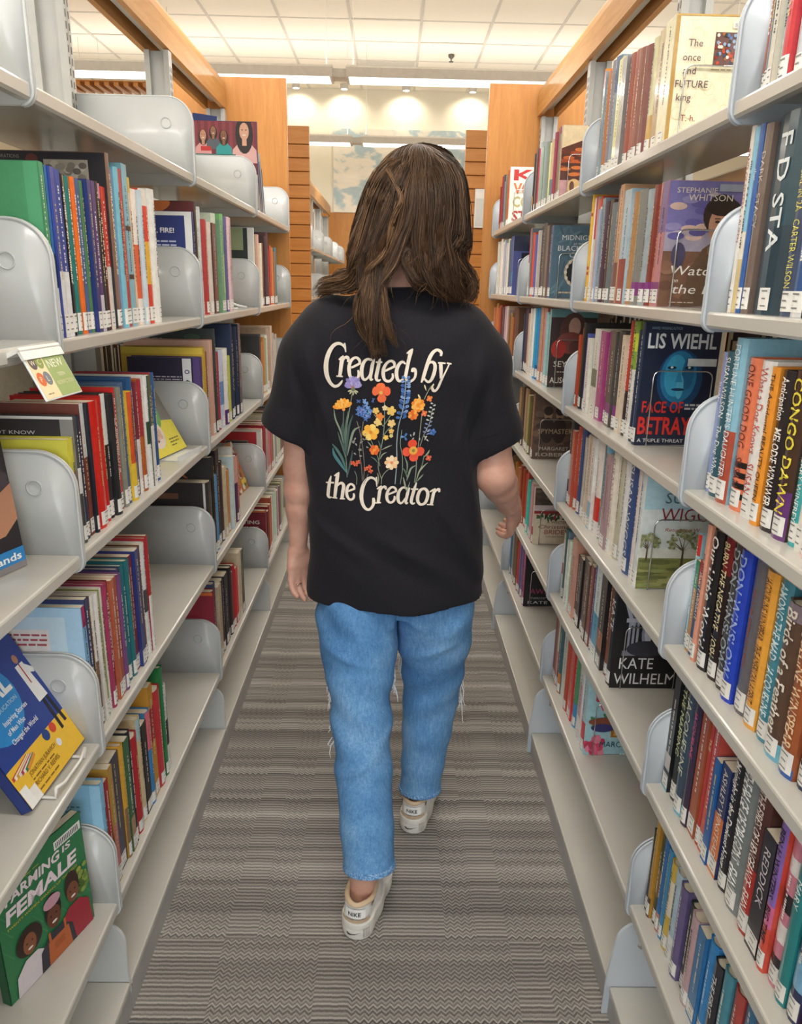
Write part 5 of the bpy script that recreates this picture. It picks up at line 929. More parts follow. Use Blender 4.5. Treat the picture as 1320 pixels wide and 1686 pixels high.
def wire_bookend(x0, x1, y, z, h, label):
    """bent steel wire loop on a flat foot"""
    root = empty('wire_bookend', ((x0 + x1) / 2, y, z)); w_ = (x1 - x0) / 2; r = .014
    p = [(-w_, 0, .002)] + [(-w_ + r - r * math.cos(a), 0, h - r + r * math.sin(a)) for a in (0, PI / 6, PI / 3, PI / 2)] + [(w_ - r + r * math.sin(a), 0, h - r + r * math.cos(a)) for a in (0, PI / 6, PI / 3, PI / 2)] + [(w_, 0, .002)]
    m = MB(); m.tube(p, .0017, k=6); m.build('loop', 'chrome', root, True)
    m = MB(); m.tube([(-w_, 0, .0019), (-w_, .006, .0019), (w_, .006, .0019), (w_, 0, .0019)], .0017, k=6); m.build('foot', 'chrome', root, True)
    tag(root, label, 'bookend', 'wire bookends')
for side, lv, bay, books in ROWS:
    for i, b in enumerate(books):
        y, T, H, col = b[:4]; o = b[4] if len(b) > 4 else {}
        ob, Dp = make_book(side, lv, bay, i, len(books), y, T, H, col, o)
        if side == 'R' and 'cover' in o and o['cover'] not in ('dark',) and i == len(books) - 1:
            wire_bookend(.508 + Dp * .16, min(.508 + Dp * .94, .668), y - .0052, RANGES['R']['lev'][lv - 1], H * .62,
                         'thin wire bookend holding the row on the %s shelf, %s bay right' % (ORD[lv - 1], ('near', 'second', 'third', 'far')[bay - 1]))
# ---------------------------------------------------------------- books shown face out, signs
def slab_book(name, W, H, T, art, loc, rot, label, mat='print_flat', edge='e8e0d0', spine='2a3a78'):
    """book standing or leaning; local x right, z up, front at -y; origin at the bottom middle of the front cover"""
    root = empty(name, loc); root.rotation_euler = rot
    m = MB(); c = lin(spine)
    m.box(-W / 2, W / 2, 0, .0012, 0, H, c); m.box(-W / 2, W / 2, T - .0012, T, 0, H, c); m.box(-W / 2, -W / 2 + .0012, 0, T, 0, H, c); m.build('cover', 'print_flat', root)
    p = MB(); p.box(-W / 2 + .0014, W / 2 - .002, .0014, T - .0014, .001, H - .001, lin(edge)); p.build('page_block', 'paper', root)
    q = MB(); art.into(q, lambda x, z, e: (x - W / 2, -e, z), .0004); q.build('cover_print', mat, root)
    tag(root, label, 'book', 'books shown face out on the left shelves'); return root
def person_bust(a, cx, by, k, skin, hair, top, hair_rx=1.15):
    a.poly([(cx - .17 * k, by), (cx - .16 * k, by + .13 * k), (cx - .07 * k, by + .2 * k), (cx + .07 * k, by + .2 * k), (cx + .16 * k, by + .13 * k), (cx + .17 * k, by)], top)
    a.ell(cx, by + .28 * k, .085 * k * hair_rx, (.12 if hair_rx < 1.3 else .19) * k, hair, 18); a.rect(cx - .03 * k, by + .17 * k, cx + .03 * k, by + .25 * k, skin); a.ell(cx, by + .31 * k, .064 * k, .085 * k, skin, 18)
    for s in (-1, 1): a.ell(cx + s * .026 * k, by + .325 * k, .01 * k, .006 * k, '2a1e1c', 8)
    a.ell(cx, by + .275 * k, .025 * k, .008 * k, 'e8d8d0', 10)
# magazine on the top shelf
W, H = .235, .30; a = A_(W, H, '7a2f3a')
for i in range(9): a.rect(.02 + i * .11, .5, .07 + i * .11, .99, '8f3a44')
person_bust(a, .16, .60, .75, 'c98f74', '2f2320', 'e0a0a0'); person_bust(a, .32, .68, .65, '9a6a50', '2a201c', '5a5f6a'); person_bust(a, .48, .60, .75, '8a5a40', '241c18', '2fa0a0'); person_bust(a, .80, .53, 1.15, 'dba78c', '241a1a', 'e6b4b0', 1.4)
a.rect(.12, .66, .28, .71, 'c8302c'); a.rect(.02, .54, .66, .625, '1f6a64'); a.text('HEAD START', .30, .56, .045, 'e8efe8', w=.36, bold=.02); a.rect(.0, .004, 1, .4, 'd8cfc8')
slab_book('magazine', W, H, .008, a, (-.628, 3.062, 1.6998), (-.03, 0, .02), 'magazine with smiling people on the cover standing on top left shelf')
a = A_(.2, .25, '33446e'); a.lines(.2, .5, .8, .9, 4, 'c8cede', random.Random(2)); slab_book('magazine', .09, .33, .006, a, (-.752, 3.12, 1.703), (-.03, .12, .0), 'dark blue booklet tilted behind the magazine on top left shelf')
# three thin booklets leaning at the end of the top shelf
for i, (y, c, l) in enumerate(((3.16, 'eadfd2', 'cream'), (3.20, 'e2cdb8', 'buff'), (3.25, 'ebeae4', 'white'))):
    a = A_(.2, .24, c); a.rect(.1, .55, .6, .85, ('d98a5a', 'c9b45a', '8aa0a8')[i]); a.lines(.1, .1, .8, .45, 5, '8a8a7a', random.Random(i))
    slab_book('booklet', .2, .22 - i * .02, .006, a, (-.637, y + .12, 1.700), (.33, 0, 0), '%s booklet leaning at the far end of the top left shelf' % l)
# hands book
W, H = .2, .262; a = A_(W, H, '2c262b'); r = random.Random(3)
for i in range(40): a.ell(r.uniform(.05, .95), r.uniform(.3, .9), .1, .04, r.choice(('3a3238', '2a2428', '4a4048', '1f1b20')), 9)
a.rect(.0, .9, 1, .996, '2a7ac0'); a.rect(.62, .92, .94, .985, 'eceae4')
for i in range(12): a.rect(.65 + i * .022, .93, .66 + i * .022, .97, '4a4a4a')
a.ell(.8, .73, .1, .05, 'c9b8b4', 12); a.poly([(.5, .2), (.6, .38), (1.0, .52), (1.0, .3), (.85, .22)], 'c08a6c'); a.poly([(.55, .52), (.72, .55), (.8, .42), (.72, .3), (.58, .34)], '2a2226'); a.rect(.62, .44, .82, .5, 'b84a60')
a.rect(.0, .04, 1, .13, '2f86c8'); a.text('Your Hands', .28, .06, .045, 'f4f6f8', w=.68, bold=.02); a.rect(0, 0, 1, .04, '8a8688')
slab_book('display_book', W, H, .014, a, (-.613, 1.056, .9916), (-.10, 0, 1.27), 'dark book about hands with blue bands standing at the left edge', spine='24222a')
# blue and yellow book on a white wire easel
W, H = .195, .262; a = A_(W, H, '2c4596')
a.ell(.32, .62, .34, .26, '2f8fd8', 26); a.rect(.0, .004, 1, .27, 'f2c33c'); a.text('CAN', .0, .83, .075, 'f6f8fa', w=.5, bold=.03); a.text('HEAL', .02, .62, .15, 'f6f8fa', w=.62, bold=.03); a.text('HEALTH & EDUCATION', .03, .55, .028, 'c8dce8', w=.58)
for i, t_ in enumerate(('Inspiring Stories', 'of Men Who', 'Changed the World')): a.text(t_, .30 - .02 * i, .47 - i * .06, .034, 'f6f8fa', w=(.36, .26, .40)[i], bold=.01)
a.ell(.72, .9, .075, .058, 'd8582f', 18); a.rect(.65, .897, .79, .903, '5a2418'); a.rect(.716, .845, .724, .955, '5a2418')
a.ell(.86, .74, .035, .032, 'b88468', 14); a.poly([(.8, .7), (.92, .7), (.95, .42), (.8, .42)], 'f0f0f0'); a.poly([(.84, .42), (.88, .42), (.87, .18), (.83, .18)], '22222a'); a.poly([(.9, .42), (.94, .42), (.96, .2), (.92, .2)], '22222a'); a.rect(.855, .55, .87, .7, 'c03a34'); a.poly([(.92, .68), (1.0, .62), (.98, .59), (.9, .62)], 'f0f0f0')
for i in range(8): a.poly([(.02 + i * .03, .2 - i * .004), (.3 + i * .012, .24 - i * .004), (.3 + i * .012, .262 - i * .004), (.02 + i * .03, .225 - i * .004)], ('c84a3c', 'f0e6d0', 'd8a04a', 'e8e0d0', 'b03a5a', 'efe6d4', '3f7a5a', 'e0963c')[i])
a.ell(.62, .24, .05, .038, '2c4a8c', 12); a.ell(.74, .24, .045, .035, 'd84a34', 12); a.ell(.7, .14, .035, .027, 'e8e8f0', 12)
a.text('JONATHAN JURAVICH', .2, .14, .03, '6a4a1c', w=.44); a.lines(.2, .105, .85, .13, 1, '8a6a2c', r, .4); a.text('RICHARD V. REEVES', .2, .07, .03, '6a4a1c', w=.4); a.lines(.2, .03, .75, .055, 1, '8a6a2c', r, .4)
a.rect(.0, .004, .1, .14, 'f2f2f0'); a.rect(.1, .004, .19, .1, 'ecebe6')
bk = slab_book('display_book', W, H, .02, a, (-.546, 1.100, .640), (-.50, 0, 1.54), 'blue and yellow book with basketball and doctor on a white wire easel', spine='243a80')
root = empty('book_easel', (-.554, 1.098, .6304)); root.rotation_euler = (0, 0, 1.54); m = MB()
for s in (-1, 1): m.tube([(s * .055, -.028, .022), (s * .055, -.026, .004), (s * .055, .0, .004), (s * .055, .05, .004), (s * .055, .135, .17)], .0028, k=6)
m.tube([(-.055, -.028, .022), (-.03, -.03, .014), (.03, -.03, .014), (.055, -.028, .022)], .0028, k=6); m.tube([(-.055, .135, .17), (.055, .135, .17)], .0028, k=6)
m.build('wire_frame', 'white_plastic', root, True); tag(root, 'white wire book easel holding the blue and yellow book', 'easel')
# green book of farmers
W, H = .200, .236; a = A_(W, H, '2f7a4c'); r = random.Random(5)
for i in range(26): x = r.uniform(0, 1); y = r.uniform(.3, 1); a.poly([(x, y), (x + .004, y), (x + .1, y - .12), (x + .09, y - .13)], '3f8a58')
a.text('FARMING', .1, .77, .075, 'f4e4ea', w=.6, shear=.15, bold=.03); a.text('IS', .74, .79, .05, 'f4e4ea', w=.1, shear=.15, bold=.02); a.text('FEMALE', .08, .625, .105, 'f4e4ea', w=.8, shear=.15, bold=.035); a.text('TWENTY WOMEN SHAKING UP THE FIELD', .08, .575, .02, 'd8c23c', w=.8)
a.lines(.3, .87, .6, .885, 1, 'c8b84a', r, .4); a.rect(.66, .86, .98, .93, 'f0f0ec')
for i in range(14): a.rect(.68 + i * .02, .87, .69 + i * .02, .915, '4a4a4a')
for i in range(50): a.ell(.86 + r.uniform(-.1, .1), .44 + r.uniform(-.1, .12), .03, .022, r.choice(('6a8a3a', '8aa04a', '4f6a2c', 'a8a84a')), 7)
def farmer(cx, by, k, skin, hair, top, afro):
    a.poly([(cx - .2 * k, .004), (cx - .18 * k, by + .14 * k), (cx - .07 * k, by + .22 * k), (cx + .07 * k, by + .22 * k), (cx + .18 * k, by + .14 * k), (cx + .2 * k, .004)], top)
    if afro: a.ell(cx, by + .36 * k, .15 * k, .12 * k, hair, 20)
    else: a.ell(cx, by + .39 * k, .09 * k, .13 * k, hair, 18)
    a.ell(cx, by + .33 * k, .075 * k, .09 * k, skin, 18)
    for s in (-1, 1): a.ell(cx + s * .03 * k, by + .345 * k, .012 * k, .007 * k, '1f1614', 8)
    a.ell(cx, by + .29 * k, .03 * k, .01 * k, 'f2e6e0', 10)
farmer(.26, .03, .95, '8a5236', '2f1c16', 'd8cfd4', True); farmer(.78, .1, .95, '7a4a34', '3a2420', 'a02838', False); farmer(.54, .02, 1.05, '6a3c2a', '2a1a16', '2f2c3a', False)
a.poly([(.42, .004), (.44, .19), (.68, .19), (.7, .004)], 'b8602f'); a.rect(.45, .17, .475, .27, 'b8602f'); a.rect(.63, .17, .655, .27, 'b8602f'); a.rect(.5, .09, .62, .15, 'a85428'); a.ell(.54, .5, .1, .05, 'c89aa8', 14)
slab_book('display_book', W, H, .018, a, (-.582, 1.072, .2733), (-.03, 0, 1.235), 'green book with three women farmers on the lower left shelf', spine='1f5a38')
# teal book corner at the bottom left
a = A_(.2, .2, '1f7f92'); slab_book('display_book', .2, .16, .015, a, (-.575, .86, .0763), (-.3, 0, 1.3), 'teal book lying back on the lowest left shelf', spine='1a6a7a')
# small face-out books on the left shelves
W, H = .17, .215; a = A_(W, H, '7d7a74'); a.poly([(.0, .004), (1, .004), (1, .4), (.0, .5)], 'e6da4c'); a.ell(.42, .56, .3, .24, '6aae5c', 24); a.ell(.3, .3, .26, .2, 'e8dccf', 22); a.lines(.2, .5, .62, .66, 4, 'c8dcb8', r, .4)
for i in range(14): a.ell(r.uniform(.15, .45), r.uniform(.18, .42), .05, .04, r.choice(('a8624a', '5a6aa0', 'd8b4a0', '8a4a6a')), 8)
a.lines(.6, .08, .9, .2, 3, '7a7430', r, .4)
slab_book('display_book', W, H, .012, a, (-.577, 1.975, .9965), (-.50, 0, 1.39), 'yellow and grey book with a green circle leaning on a clear stand', spine='6a6860')
m = MB(); m.box(-.07, .07, -.045, .05, 0, .002); m.box(-.07, .07, -.047, -.045, 0, .014); m.box(-.07, .07, .05, .052, 0, .06)
o = m.build('book_stand', 'acrylic_edge', None, False, (-.575, 1.975, .9915)); o.rotation_euler = (0, 0, 1.39); tag(o, 'clear plastic stand under the yellow and grey book', 'book stand')
W, H = .16, .2; a = A_(W, H, 'b8763a')
for i in range(40): a.ell(r.uniform(.06, .94), r.uniform(.06, .94), .1, .06, r.choice(('c8402c', '4f7a3a', 'e8c84a', 'd8d4c8', '8a3a24')), 8)
slab_book('display_book', W, H, .014, a, (-.585, 2.935, .6305), (-.34, 0, 1.5), 'colourful food book leaning face out on the fourth left shelf', spine='8a5a34')
a = A_(W, H, 'd8cfa8'); a.ell(.5, .6, .3, .2, 'c8a04a', 16); slab_book('display_book', W, .17, .014, a, (-.70, 2.92, .6305), (-.2, 0, 1.5), 'pale yellow book behind the food book on the fourth left shelf', spine='c9b468')
m = MB(); m.tube([(-.05, 0, .002), (-.045, .01, .05), (-.02, .02, .03), (.03, .03, .012), (.06, .02, .008)], [.003, .004, .005, .004, .003], k=6); m.box(-.03, .03, -.01, .03, 0, .006)
tag(m.build('plastic_clip', 'acrylic_edge', None, True, (-.575, 2.75, 1.3436)), 'clear plastic display clip on the second left shelf', 'clip')
# NEW sign hung on the shelf edge
root = empty('shelf_sign', (-.498, 1.092, 1.338)); root.rotation_euler = (-.45, 0, 1.5)
m = MB(); m.box(-.052, .052, -.0015, .0015, -.072, 0); bevel(m.build('holder', 'acrylic_edge', root), .001)
a = Art(.1, .068); a.rect(0, 0, 1, 1, 'ead9ae'); a.rect(.42, .0, 1, 1, '9cae6c')
for x, y, c, t_ in ((.13, .78, '5a4a4c', 'W'), (.3, .78, '8a9a4a', 'C'), (.13, .42, 'd86a34', 'P'), (.3, .42, '7a7f86', 'L')): a.ell(x, y, .095, .15, c, 18); a.text(t_, x, y - .06, .12, 'e8dcc0', anchor='c')
a.text('NEW', .48, .62, .18, 'f2eedc', w=.42); a.text('TEEN', .6, .42, .08, 'e6e0c0', w=.2); a.text('NONFICTION', .48, .24, .09, 'ded8b0', w=.46); a.lines(.1, .08, .36, .13, 1, '8a7a5a', r, .4)
q = MB(); a.into(q, lambda x, z, e: (x - .05, -.0016 - e, z - .070), .0003); q.build('sign_print', 'print_flat', root)
m = MB(); m.box(-.055, .055, -.004, .03, 0, .006); m.box(-.055, .055, -.004, .0, -.012, .002); m.build('clip_bar', 'white_plastic', root)
tag(root, 'small cream and green sign reading NEW clipped to the left shelf edge', 'sign')
# fore-edges of books standing on the far faces of both ranges, seen through the shelves
BC = ('5a4038', '3f4448', '6a4a3a', '4a3a40', '7a6a58', '3a4a5a', '6a3a38', '8a8070')
rb = random.Random(31)
for side in ('L', 'R'):
    for k in range(1, 5):
        for z in RANGES[side]['lev'][1:]:
            y = JY[k] + .05; e = JY[k] + rb.uniform(.6, .84)
            while y < e:
                T = rb.uniform(.02, .042); H = rb.uniform(.19, .245)
                cm, pm = book_meshes(T, H, rb.uniform(.13, .15), rb.choice(BC), [], False, rb)
                if side == 'L': fn = lambda p, y=y + T / 2: (-1.148 + p[0], y + p[1], z + .0002 + p[2])
                else: fn = lambda p, y=y + T / 2: (.938 - p[0], y - p[1], z + .0002 + p[2])
                to_far(cm, fn, 0); to_far(pm, fn, 1); y += T + .0006
# far range, a few books
FC = ('c9c4bc', '8a6a5a', 'b8b4ae', '5a5048', 'd8cfc4', '7a8a94', 'a85a4a', '3a9a9a', 'e0dcd4', '6a5a6a')
for i in range(14):
    T = .03; y = 5.13 + i * .034; H = .235 if i != 3 else .29; c = FC[i % 10]
    cm, pm = book_meshes(T - .001, H, .17, c, [], False, RND); fn = lambda p, y=y: (-.622 - p[0], y - p[1], 1.3436 + p[2]); to_far(cm, fn, 0); to_far(pm, fn, 1)
tag(FAR.build('shelved_books', ['book_matte', 'paper']), 'many small books filling the farther shelves', 'books', kind='stuff')
# hair locks: centre line points in metres, radius
LOCKS = [
 ([(0.051, 1.800, 1.708), (0.001, 1.750, 1.684), (-0.036, 1.730, 1.622), (-0.064, 1.730, 1.556), (-0.076, 1.720, 1.490), (-0.090, 1.725, 1.451), (-0.122, 1.735, 1.433), (-0.162, 1.760, 1.411)], 0.021),
 ([(0.051, 1.790, 1.706), (-0.016, 1.700, 1.656), (-0.045, 1.680, 1.585), (-0.069, 1.680, 1.513), (-0.069, 1.685, 1.464), (-0.101, 1.700, 1.440), (-0.142, 1.720, 1.417)], 0.024),
 ([(0.048, 1.780, 1.705), (-0.013, 1.680, 1.642), (-0.049, 1.660, 1.548), (-0.071, 1.660, 1.484), (-0.089, 1.675, 1.448), (-0.130, 1.700, 1.430), (-0.170, 1.735, 1.405)], 0.022),
 ([(0.048, 1.800, 1.708), (-0.026, 1.740, 1.654), (-0.059, 1.770, 1.574), (-0.079, 1.790, 1.499), (-0.099, 1.800, 1.457), (-0.135, 1.800, 1.435), (-0.164, 1.810, 1.413)], 0.024),
 ([(0.051, 1.790, 1.709), (0.005, 1.680, 1.658), (-0.012, 1.655, 1.589), (-0.041, 1.645, 1.518), (-0.060, 1.637, 1.458), (-0.054, 1.622, 1.398), (-0.038, 1.612, 1.344), (-0.030, 1.606, 1.284)], 0.016),
 ([(0.051, 1.790, 1.709), (0.014, 1.672, 1.648), (0.000, 1.652, 1.583), (-0.023, 1.642, 1.518), (-0.042, 1.634, 1.458), (-0.039, 1.620, 1.398), (-0.023, 1.611, 1.344), (-0.010, 1.606, 1.292)], 0.015),
 ([(0.048, 1.780, 1.706), (-0.003, 1.672, 1.637), (-0.019, 1.652, 1.542), (-0.048, 1.644, 1.482), (-0.065, 1.630, 1.434), (-0.059, 1.617, 1.380), (-0.047, 1.610, 1.328), (-0.038, 1.607, 1.293)], 0.015),
 ([(0.051, 1.780, 1.706), (0.022, 1.668, 1.637), (0.011, 1.650, 1.554), (-0.015, 1.642, 1.483), (-0.035, 1.630, 1.437), (-0.021, 1.617, 1.380), (-0.000, 1.611, 1.336), (0.003, 1.609, 1.309)], 0.01),
 ([(0.053, 1.790, 1.709), (0.037, 1.664, 1.637), (0.032, 1.648, 1.566), (0.008, 1.642, 1.501), (-0.022, 1.640, 1.456), (-0.029, 1.628, 1.410), (-0.033, 1.617, 1.362), (-0.028, 1.611, 1.323)], 0.015),
 ([(0.055, 1.790, 1.709), (0.054, 1.664, 1.637), (0.050, 1.648, 1.566), (0.052, 1.643, 1.510), (0.060, 1.648, 1.475), (0.076, 1.654, 1.446), (0.103, 1.660, 1.432), (0.135, 1.675, 1.420)], 0.015),
 ([(0.057, 1.790, 1.709), (0.069, 1.664, 1.637), (0.070, 1.647, 1.567), (0.065, 1.643, 1.510), (0.062, 1.648, 1.472), (0.087, 1.655, 1.444), (0.125, 1.668, 1.428), (0.155, 1.688, 1.409)], 0.021),
 ([(0.060, 1.790, 1.709), (0.093, 1.672, 1.646), (0.102, 1.653, 1.579), (0.096, 1.648, 1.521), (0.106, 1.655, 1.473), (0.132, 1.668, 1.433), (0.158, 1.690, 1.408)], 0.024),
 ([(0.063, 1.790, 1.709), (0.109, 1.690, 1.657), (0.123, 1.675, 1.599), (0.125, 1.670, 1.544), (0.117, 1.668, 1.504), (0.138, 1.672, 1.465), (0.156, 1.685, 1.431), (0.154, 1.700, 1.405)], 0.024),
 ([(0.067, 1.800, 1.709), (0.119, 1.730, 1.665), (0.136, 1.720, 1.604), (0.140, 1.720, 1.544), (0.134, 1.715, 1.503), (0.158, 1.720, 1.466), (0.166, 1.730, 1.428), (0.157, 1.735, 1.402)], 0.024),
 ([(0.070, 1.800, 1.708), (0.124, 1.780, 1.669), (0.144, 1.790, 1.605), (0.147, 1.800, 1.542), (0.142, 1.800, 1.503), (0.167, 1.800, 1.462), (0.165, 1.800, 1.417)], 0.024),
 ([(0.059, 1.790, 1.708), (0.081, 1.662, 1.626), (0.085, 1.646, 1.555), (0.080, 1.645, 1.497), (0.094, 1.652, 1.459), (0.118, 1.662, 1.437)], 0.02),
 ([(0.053, 1.790, 1.707), (0.052, 1.830, 1.715), (0.006, 1.870, 1.704), (-0.037, 1.890, 1.647), (-0.064, 1.890, 1.556), (-0.080, 1.870, 1.474)], 0.024),
 ([(0.053, 1.790, 1.707), (0.063, 1.830, 1.715), (0.116, 1.870, 1.706), (0.143, 1.880, 1.639), (0.152, 1.880, 1.547), (0.154, 1.860, 1.465)], 0.024),
 ([(0.012, 1.740, 1.680), (-0.021, 1.720, 1.640), (-0.048, 1.720, 1.570), (-0.063, 1.720, 1.503), (-0.077, 1.730, 1.461)], 0.024),
 ([(-0.021, 1.690, 1.663), (-0.013, 1.668, 1.645), (0.002, 1.650, 1.614), (0.007, 1.642, 1.582), (-0.011, 1.637, 1.535), (-0.038, 1.632, 1.488), (-0.052, 1.628, 1.452)], 0.008),
 ([(0.029, 1.645, 1.509), (0.022, 1.643, 1.483), (0.038, 1.648, 1.455), (0.079, 1.656, 1.438), (0.122, 1.667, 1.423)], 0.0105),
]
# ---------------------------------------------------------------- the woman walking down the aisle
person = empty('person', (0.02, 1.70, 0.0))
tag(person, 'woman seen from behind in black printed T-shirt and blue jeans walking away', 'person')
PL = Vector((0.02, 1.70, 0.0))
def under(o):                                             # built in world coordinates, carried by the person
    o.parent = person; o.location = -PL; return o

# ---- body: one continuous skin surface
def hand_parts(w, d, wv, nv, k=1.0, curl=(.25, .55, .7), spread=1.0):
    """wrist point, pointing direction, width axis (little finger -> index), palm normal"""
    w, d, wv, nv = [np.array(x, float) for x in (w, d, wv, nv)]
    d /= np.linalg.norm(d); wv -= d * (wv @ d); wv /= np.linalg.norm(wv); nv = np.cross(d, wv) * (1 if np.cross(d, wv) @ nv > 0 else -1)
    segs = []; P = lambda a, b, c: w + d * a * k + wv * b * k + nv * c * k
    q = lambda p, r: (*p, r * k)
    for b in (-.026, -.009, .009, .026): segs.append([q(P(.008, b * .55, 0), .0135), q(P(.045, b * .9, .002), .0125), q(P(.078, b, .004), .0098)])
    for b, L, c0 in ((-.030, .052, 1.1), (-.011, .066, 1.0), (.009, .070, .95), (.028, .062, .9)):
        p = P(.080, b * spread, .004); ang = 0; pts = [q(p, .0092)]
        for j, (fr, cu) in enumerate(zip((.44, .31, .25), curl)):
            ang += cu * c0; p = p + (d * math.cos(ang) + nv * math.sin(ang)) * L * fr * k; pts.append(q(p, (.0087, .0080, .0070)[j]))
        segs.append(pts)
    p0 = P(.022, .026, .006); p1 = P(.048, .044, .016); p2 = P(.072, .046, .024); p3 = P(.092, .040, .030)
    segs.append([q(p0, .0135), q(p1, .0110), q(p2, .0098), q(p3, .0080)])
    return segs
HL = hand_parts((-.2300, 1.795, .800), (.06, .03, -1), (.80, .60, 0), (.60, -.80, 0), .95, (.22, .42, .40))
HR = hand_parts((.327, 1.925, .872), (.22, .55, -.80), (.55, .70, .62), (-.9, .1, -.3), .95, (.55, .80, .60))
def body(P):
    d = loft(P, [(.735, .017, 1.745, .14, .09), (.80, .017, 1.745, .165, .105), (1.0, .01, 1.75, .135, .09), (1.2, .01, 1.75, .15, .095), (1.33, .012, 1.755, .15, .07), (1.40, .02, 1.76, .07, .05)], 2.1)
    d = smin(d, chain(P, [(.022, 1.762, 1.36, .062), (.032, 1.775, 1.45, .052), (.042, 1.79, 1.54, .050)]), .03)
    h = ellipsoid(P, (.046, 1.805, 1.612), (.076, .098, .105)); h = smin(h, ellipsoid(P, (.046, 1.845, 1.555), (.056, .062, .062)), .03)      # skull, jaw
    h = smin(h, cone(P, (.046, 1.899, 1.605, .008), (.046, 1.912, 1.575, .011)), .012)                      # nose
    for s in (-1, 1):
        h = smin(h, ellipsoid(P, (.046 + s * .078, 1.812, 1.590), (.010, .020, .030)), .006)              # ears
        h = np.maximum(h, -ellipsoid(P, (.046 + s * .032, 1.905, 1.612), (.018, .012, .010)))               # eye sockets
        h = smin(h, ellipsoid(P, (.046 + s * .032, 1.888, 1.611), (.013, .012, .010)), .002)
    h = smin(h, ellipsoid(P, (.046, 1.898, 1.545), (.022, .010, .006)), .004); h = smin(h, ellipsoid(P, (.046, 1.896, 1.534), (.019, .010, .006)), .004)
    d = smin(d, h, .02)
    d = smin(d, chain(P, [(-.150, 1.755, 1.315, .042), (-.205, 1.757, 1.16, .045), (-.219, 1.772, 1.015, .036), (-.221, 1.780, .955, .0345), (-.222, 1.788, .905, .0315), (-.2285, 1.797, .80, .0215)], .012), .03)
    d = smin(d, chain(P, [(.160, 1.755, 1.315, .042), (.228, 1.745, 1.14, .047), (.246, 1.733, 1.012, .0435)], .012), .03)
    d = smin(d, chain(P, [(.246, 1.733, 1.012, .0435), (.268, 1.785, .975, .0420), (.305, 1.875, .905, .030), (.327, 1.925, .872, .0235)], .012), .02)
    for segs in (HL, HR):
        mk = np.linalg.norm(P - np.array(segs[1][1][:3]), axis=1) < .19
        if not mk.any(): continue
        Q = P[mk]; hd = None
        for sg in segs[:4]: c = chain(Q, sg, .004); hd = c if hd is None else smin(hd, c, .012)
        for sg in segs[4:8]: hd = np.minimum(hd, smin(hd, chain(Q, sg, .003), .004))
        hd = smin(hd, chain(Q, segs[8], .004), .010)
        d[mk] = smin(d[mk], hd, .010)
    d = smin(d, chain(P, [(-.07, 1.735, .72, .075), (-.064, 1.648, .46, .046), (-.052, 1.572, .32, .044), (-.044, 1.448, .14, .032), (-.051, 1.440, .075, .027)], .01), .03)
    d = smin(d, chain(P, [(.11, 1.745, .72, .075), (.116, 1.80, .42, .050), (.103, 1.79, .28, .048), (.090, 1.796, .13, .030), (.086, 1.790, .075, .027)], .01), .03)
    return d
bo = under(net_object('body', body, (-.30, 1.38, .045), (.42, 2.04, 1.735), .0036, 'skin', None, 2))
# ring on the left hand
ring = MB(); fj = np.array(HL[5][0][:3]); fk = np.array(HL[5][1][:3]); mid = fj * .45 + fk * .55; dd = (fk - fj) / np.linalg.norm(fk - fj)
ua = np.cross(dd, [1, 0, 0]); ua /= np.linalg.norm(ua); ub = np.cross(dd, ua)
ring.tube([tuple(mid + (ua * math.cos(a) + ub * math.sin(a)) * .0099) for a in [2 * PI * i / 18 for i in range(18)]], .0013, k=6, closed=True)
ring.tube([tuple(mid + np.array([.0, -.0105, 0])), tuple(mid + np.array([.0, -.0135, 0]))], [.0032, .0022], k=8)
o = under(ring.build('ring', 'gold_metal', None, True)); o.name = 'ring'

# ---- T-shirt
def fold(P, cx, cz, dirx, dirz, L, Wd, amp):
    """a soft diagonal crease on the back"""
    x, z = P[:, 0] - cx, P[:, 2] - cz; n = math.hypot(dirx, dirz); ux, uz = dirx / n, dirz / n
    s = x * ux + z * uz; t_ = -x * uz + z * ux
    return amp * np.exp(-(s / L) ** 2 - (t_ / Wd) ** 2)
TOR = [(.700, .017, 1.752, .221, .128), (.74, .017, 1.752, .220, .127), (.78, .015, 1.752, .219, .124), (.90, .011, 1.752, .206, .112), (.98, .006, 1.752, .203, .108), (1.06, .001, 1.752, .199, .110),
       (1.15, .003, 1.752, .203, .116), (1.25, .006, 1.752, .204, .119), (1.32, .007, 1.755, .198, .110), (1.365, .008, 1.758, .180, .098), (1.400, .014, 1.762, .128, .082), (1.420, .022, 1.768, .092, .070), (1.432, .026, 1.772, .074, .061)]
def sleeve(P, pts, end, axis):
    ax = np.array(axis, float); ax /= np.linalg.norm(ax)
    Q = P.copy(); Q[:, 1] = 1.756 + (P[:, 1] - 1.756) * .80                                    # sleeves are deeper than wide
    return np.maximum(chain(Q, pts, .02), (P - np.array(end)) @ ax)
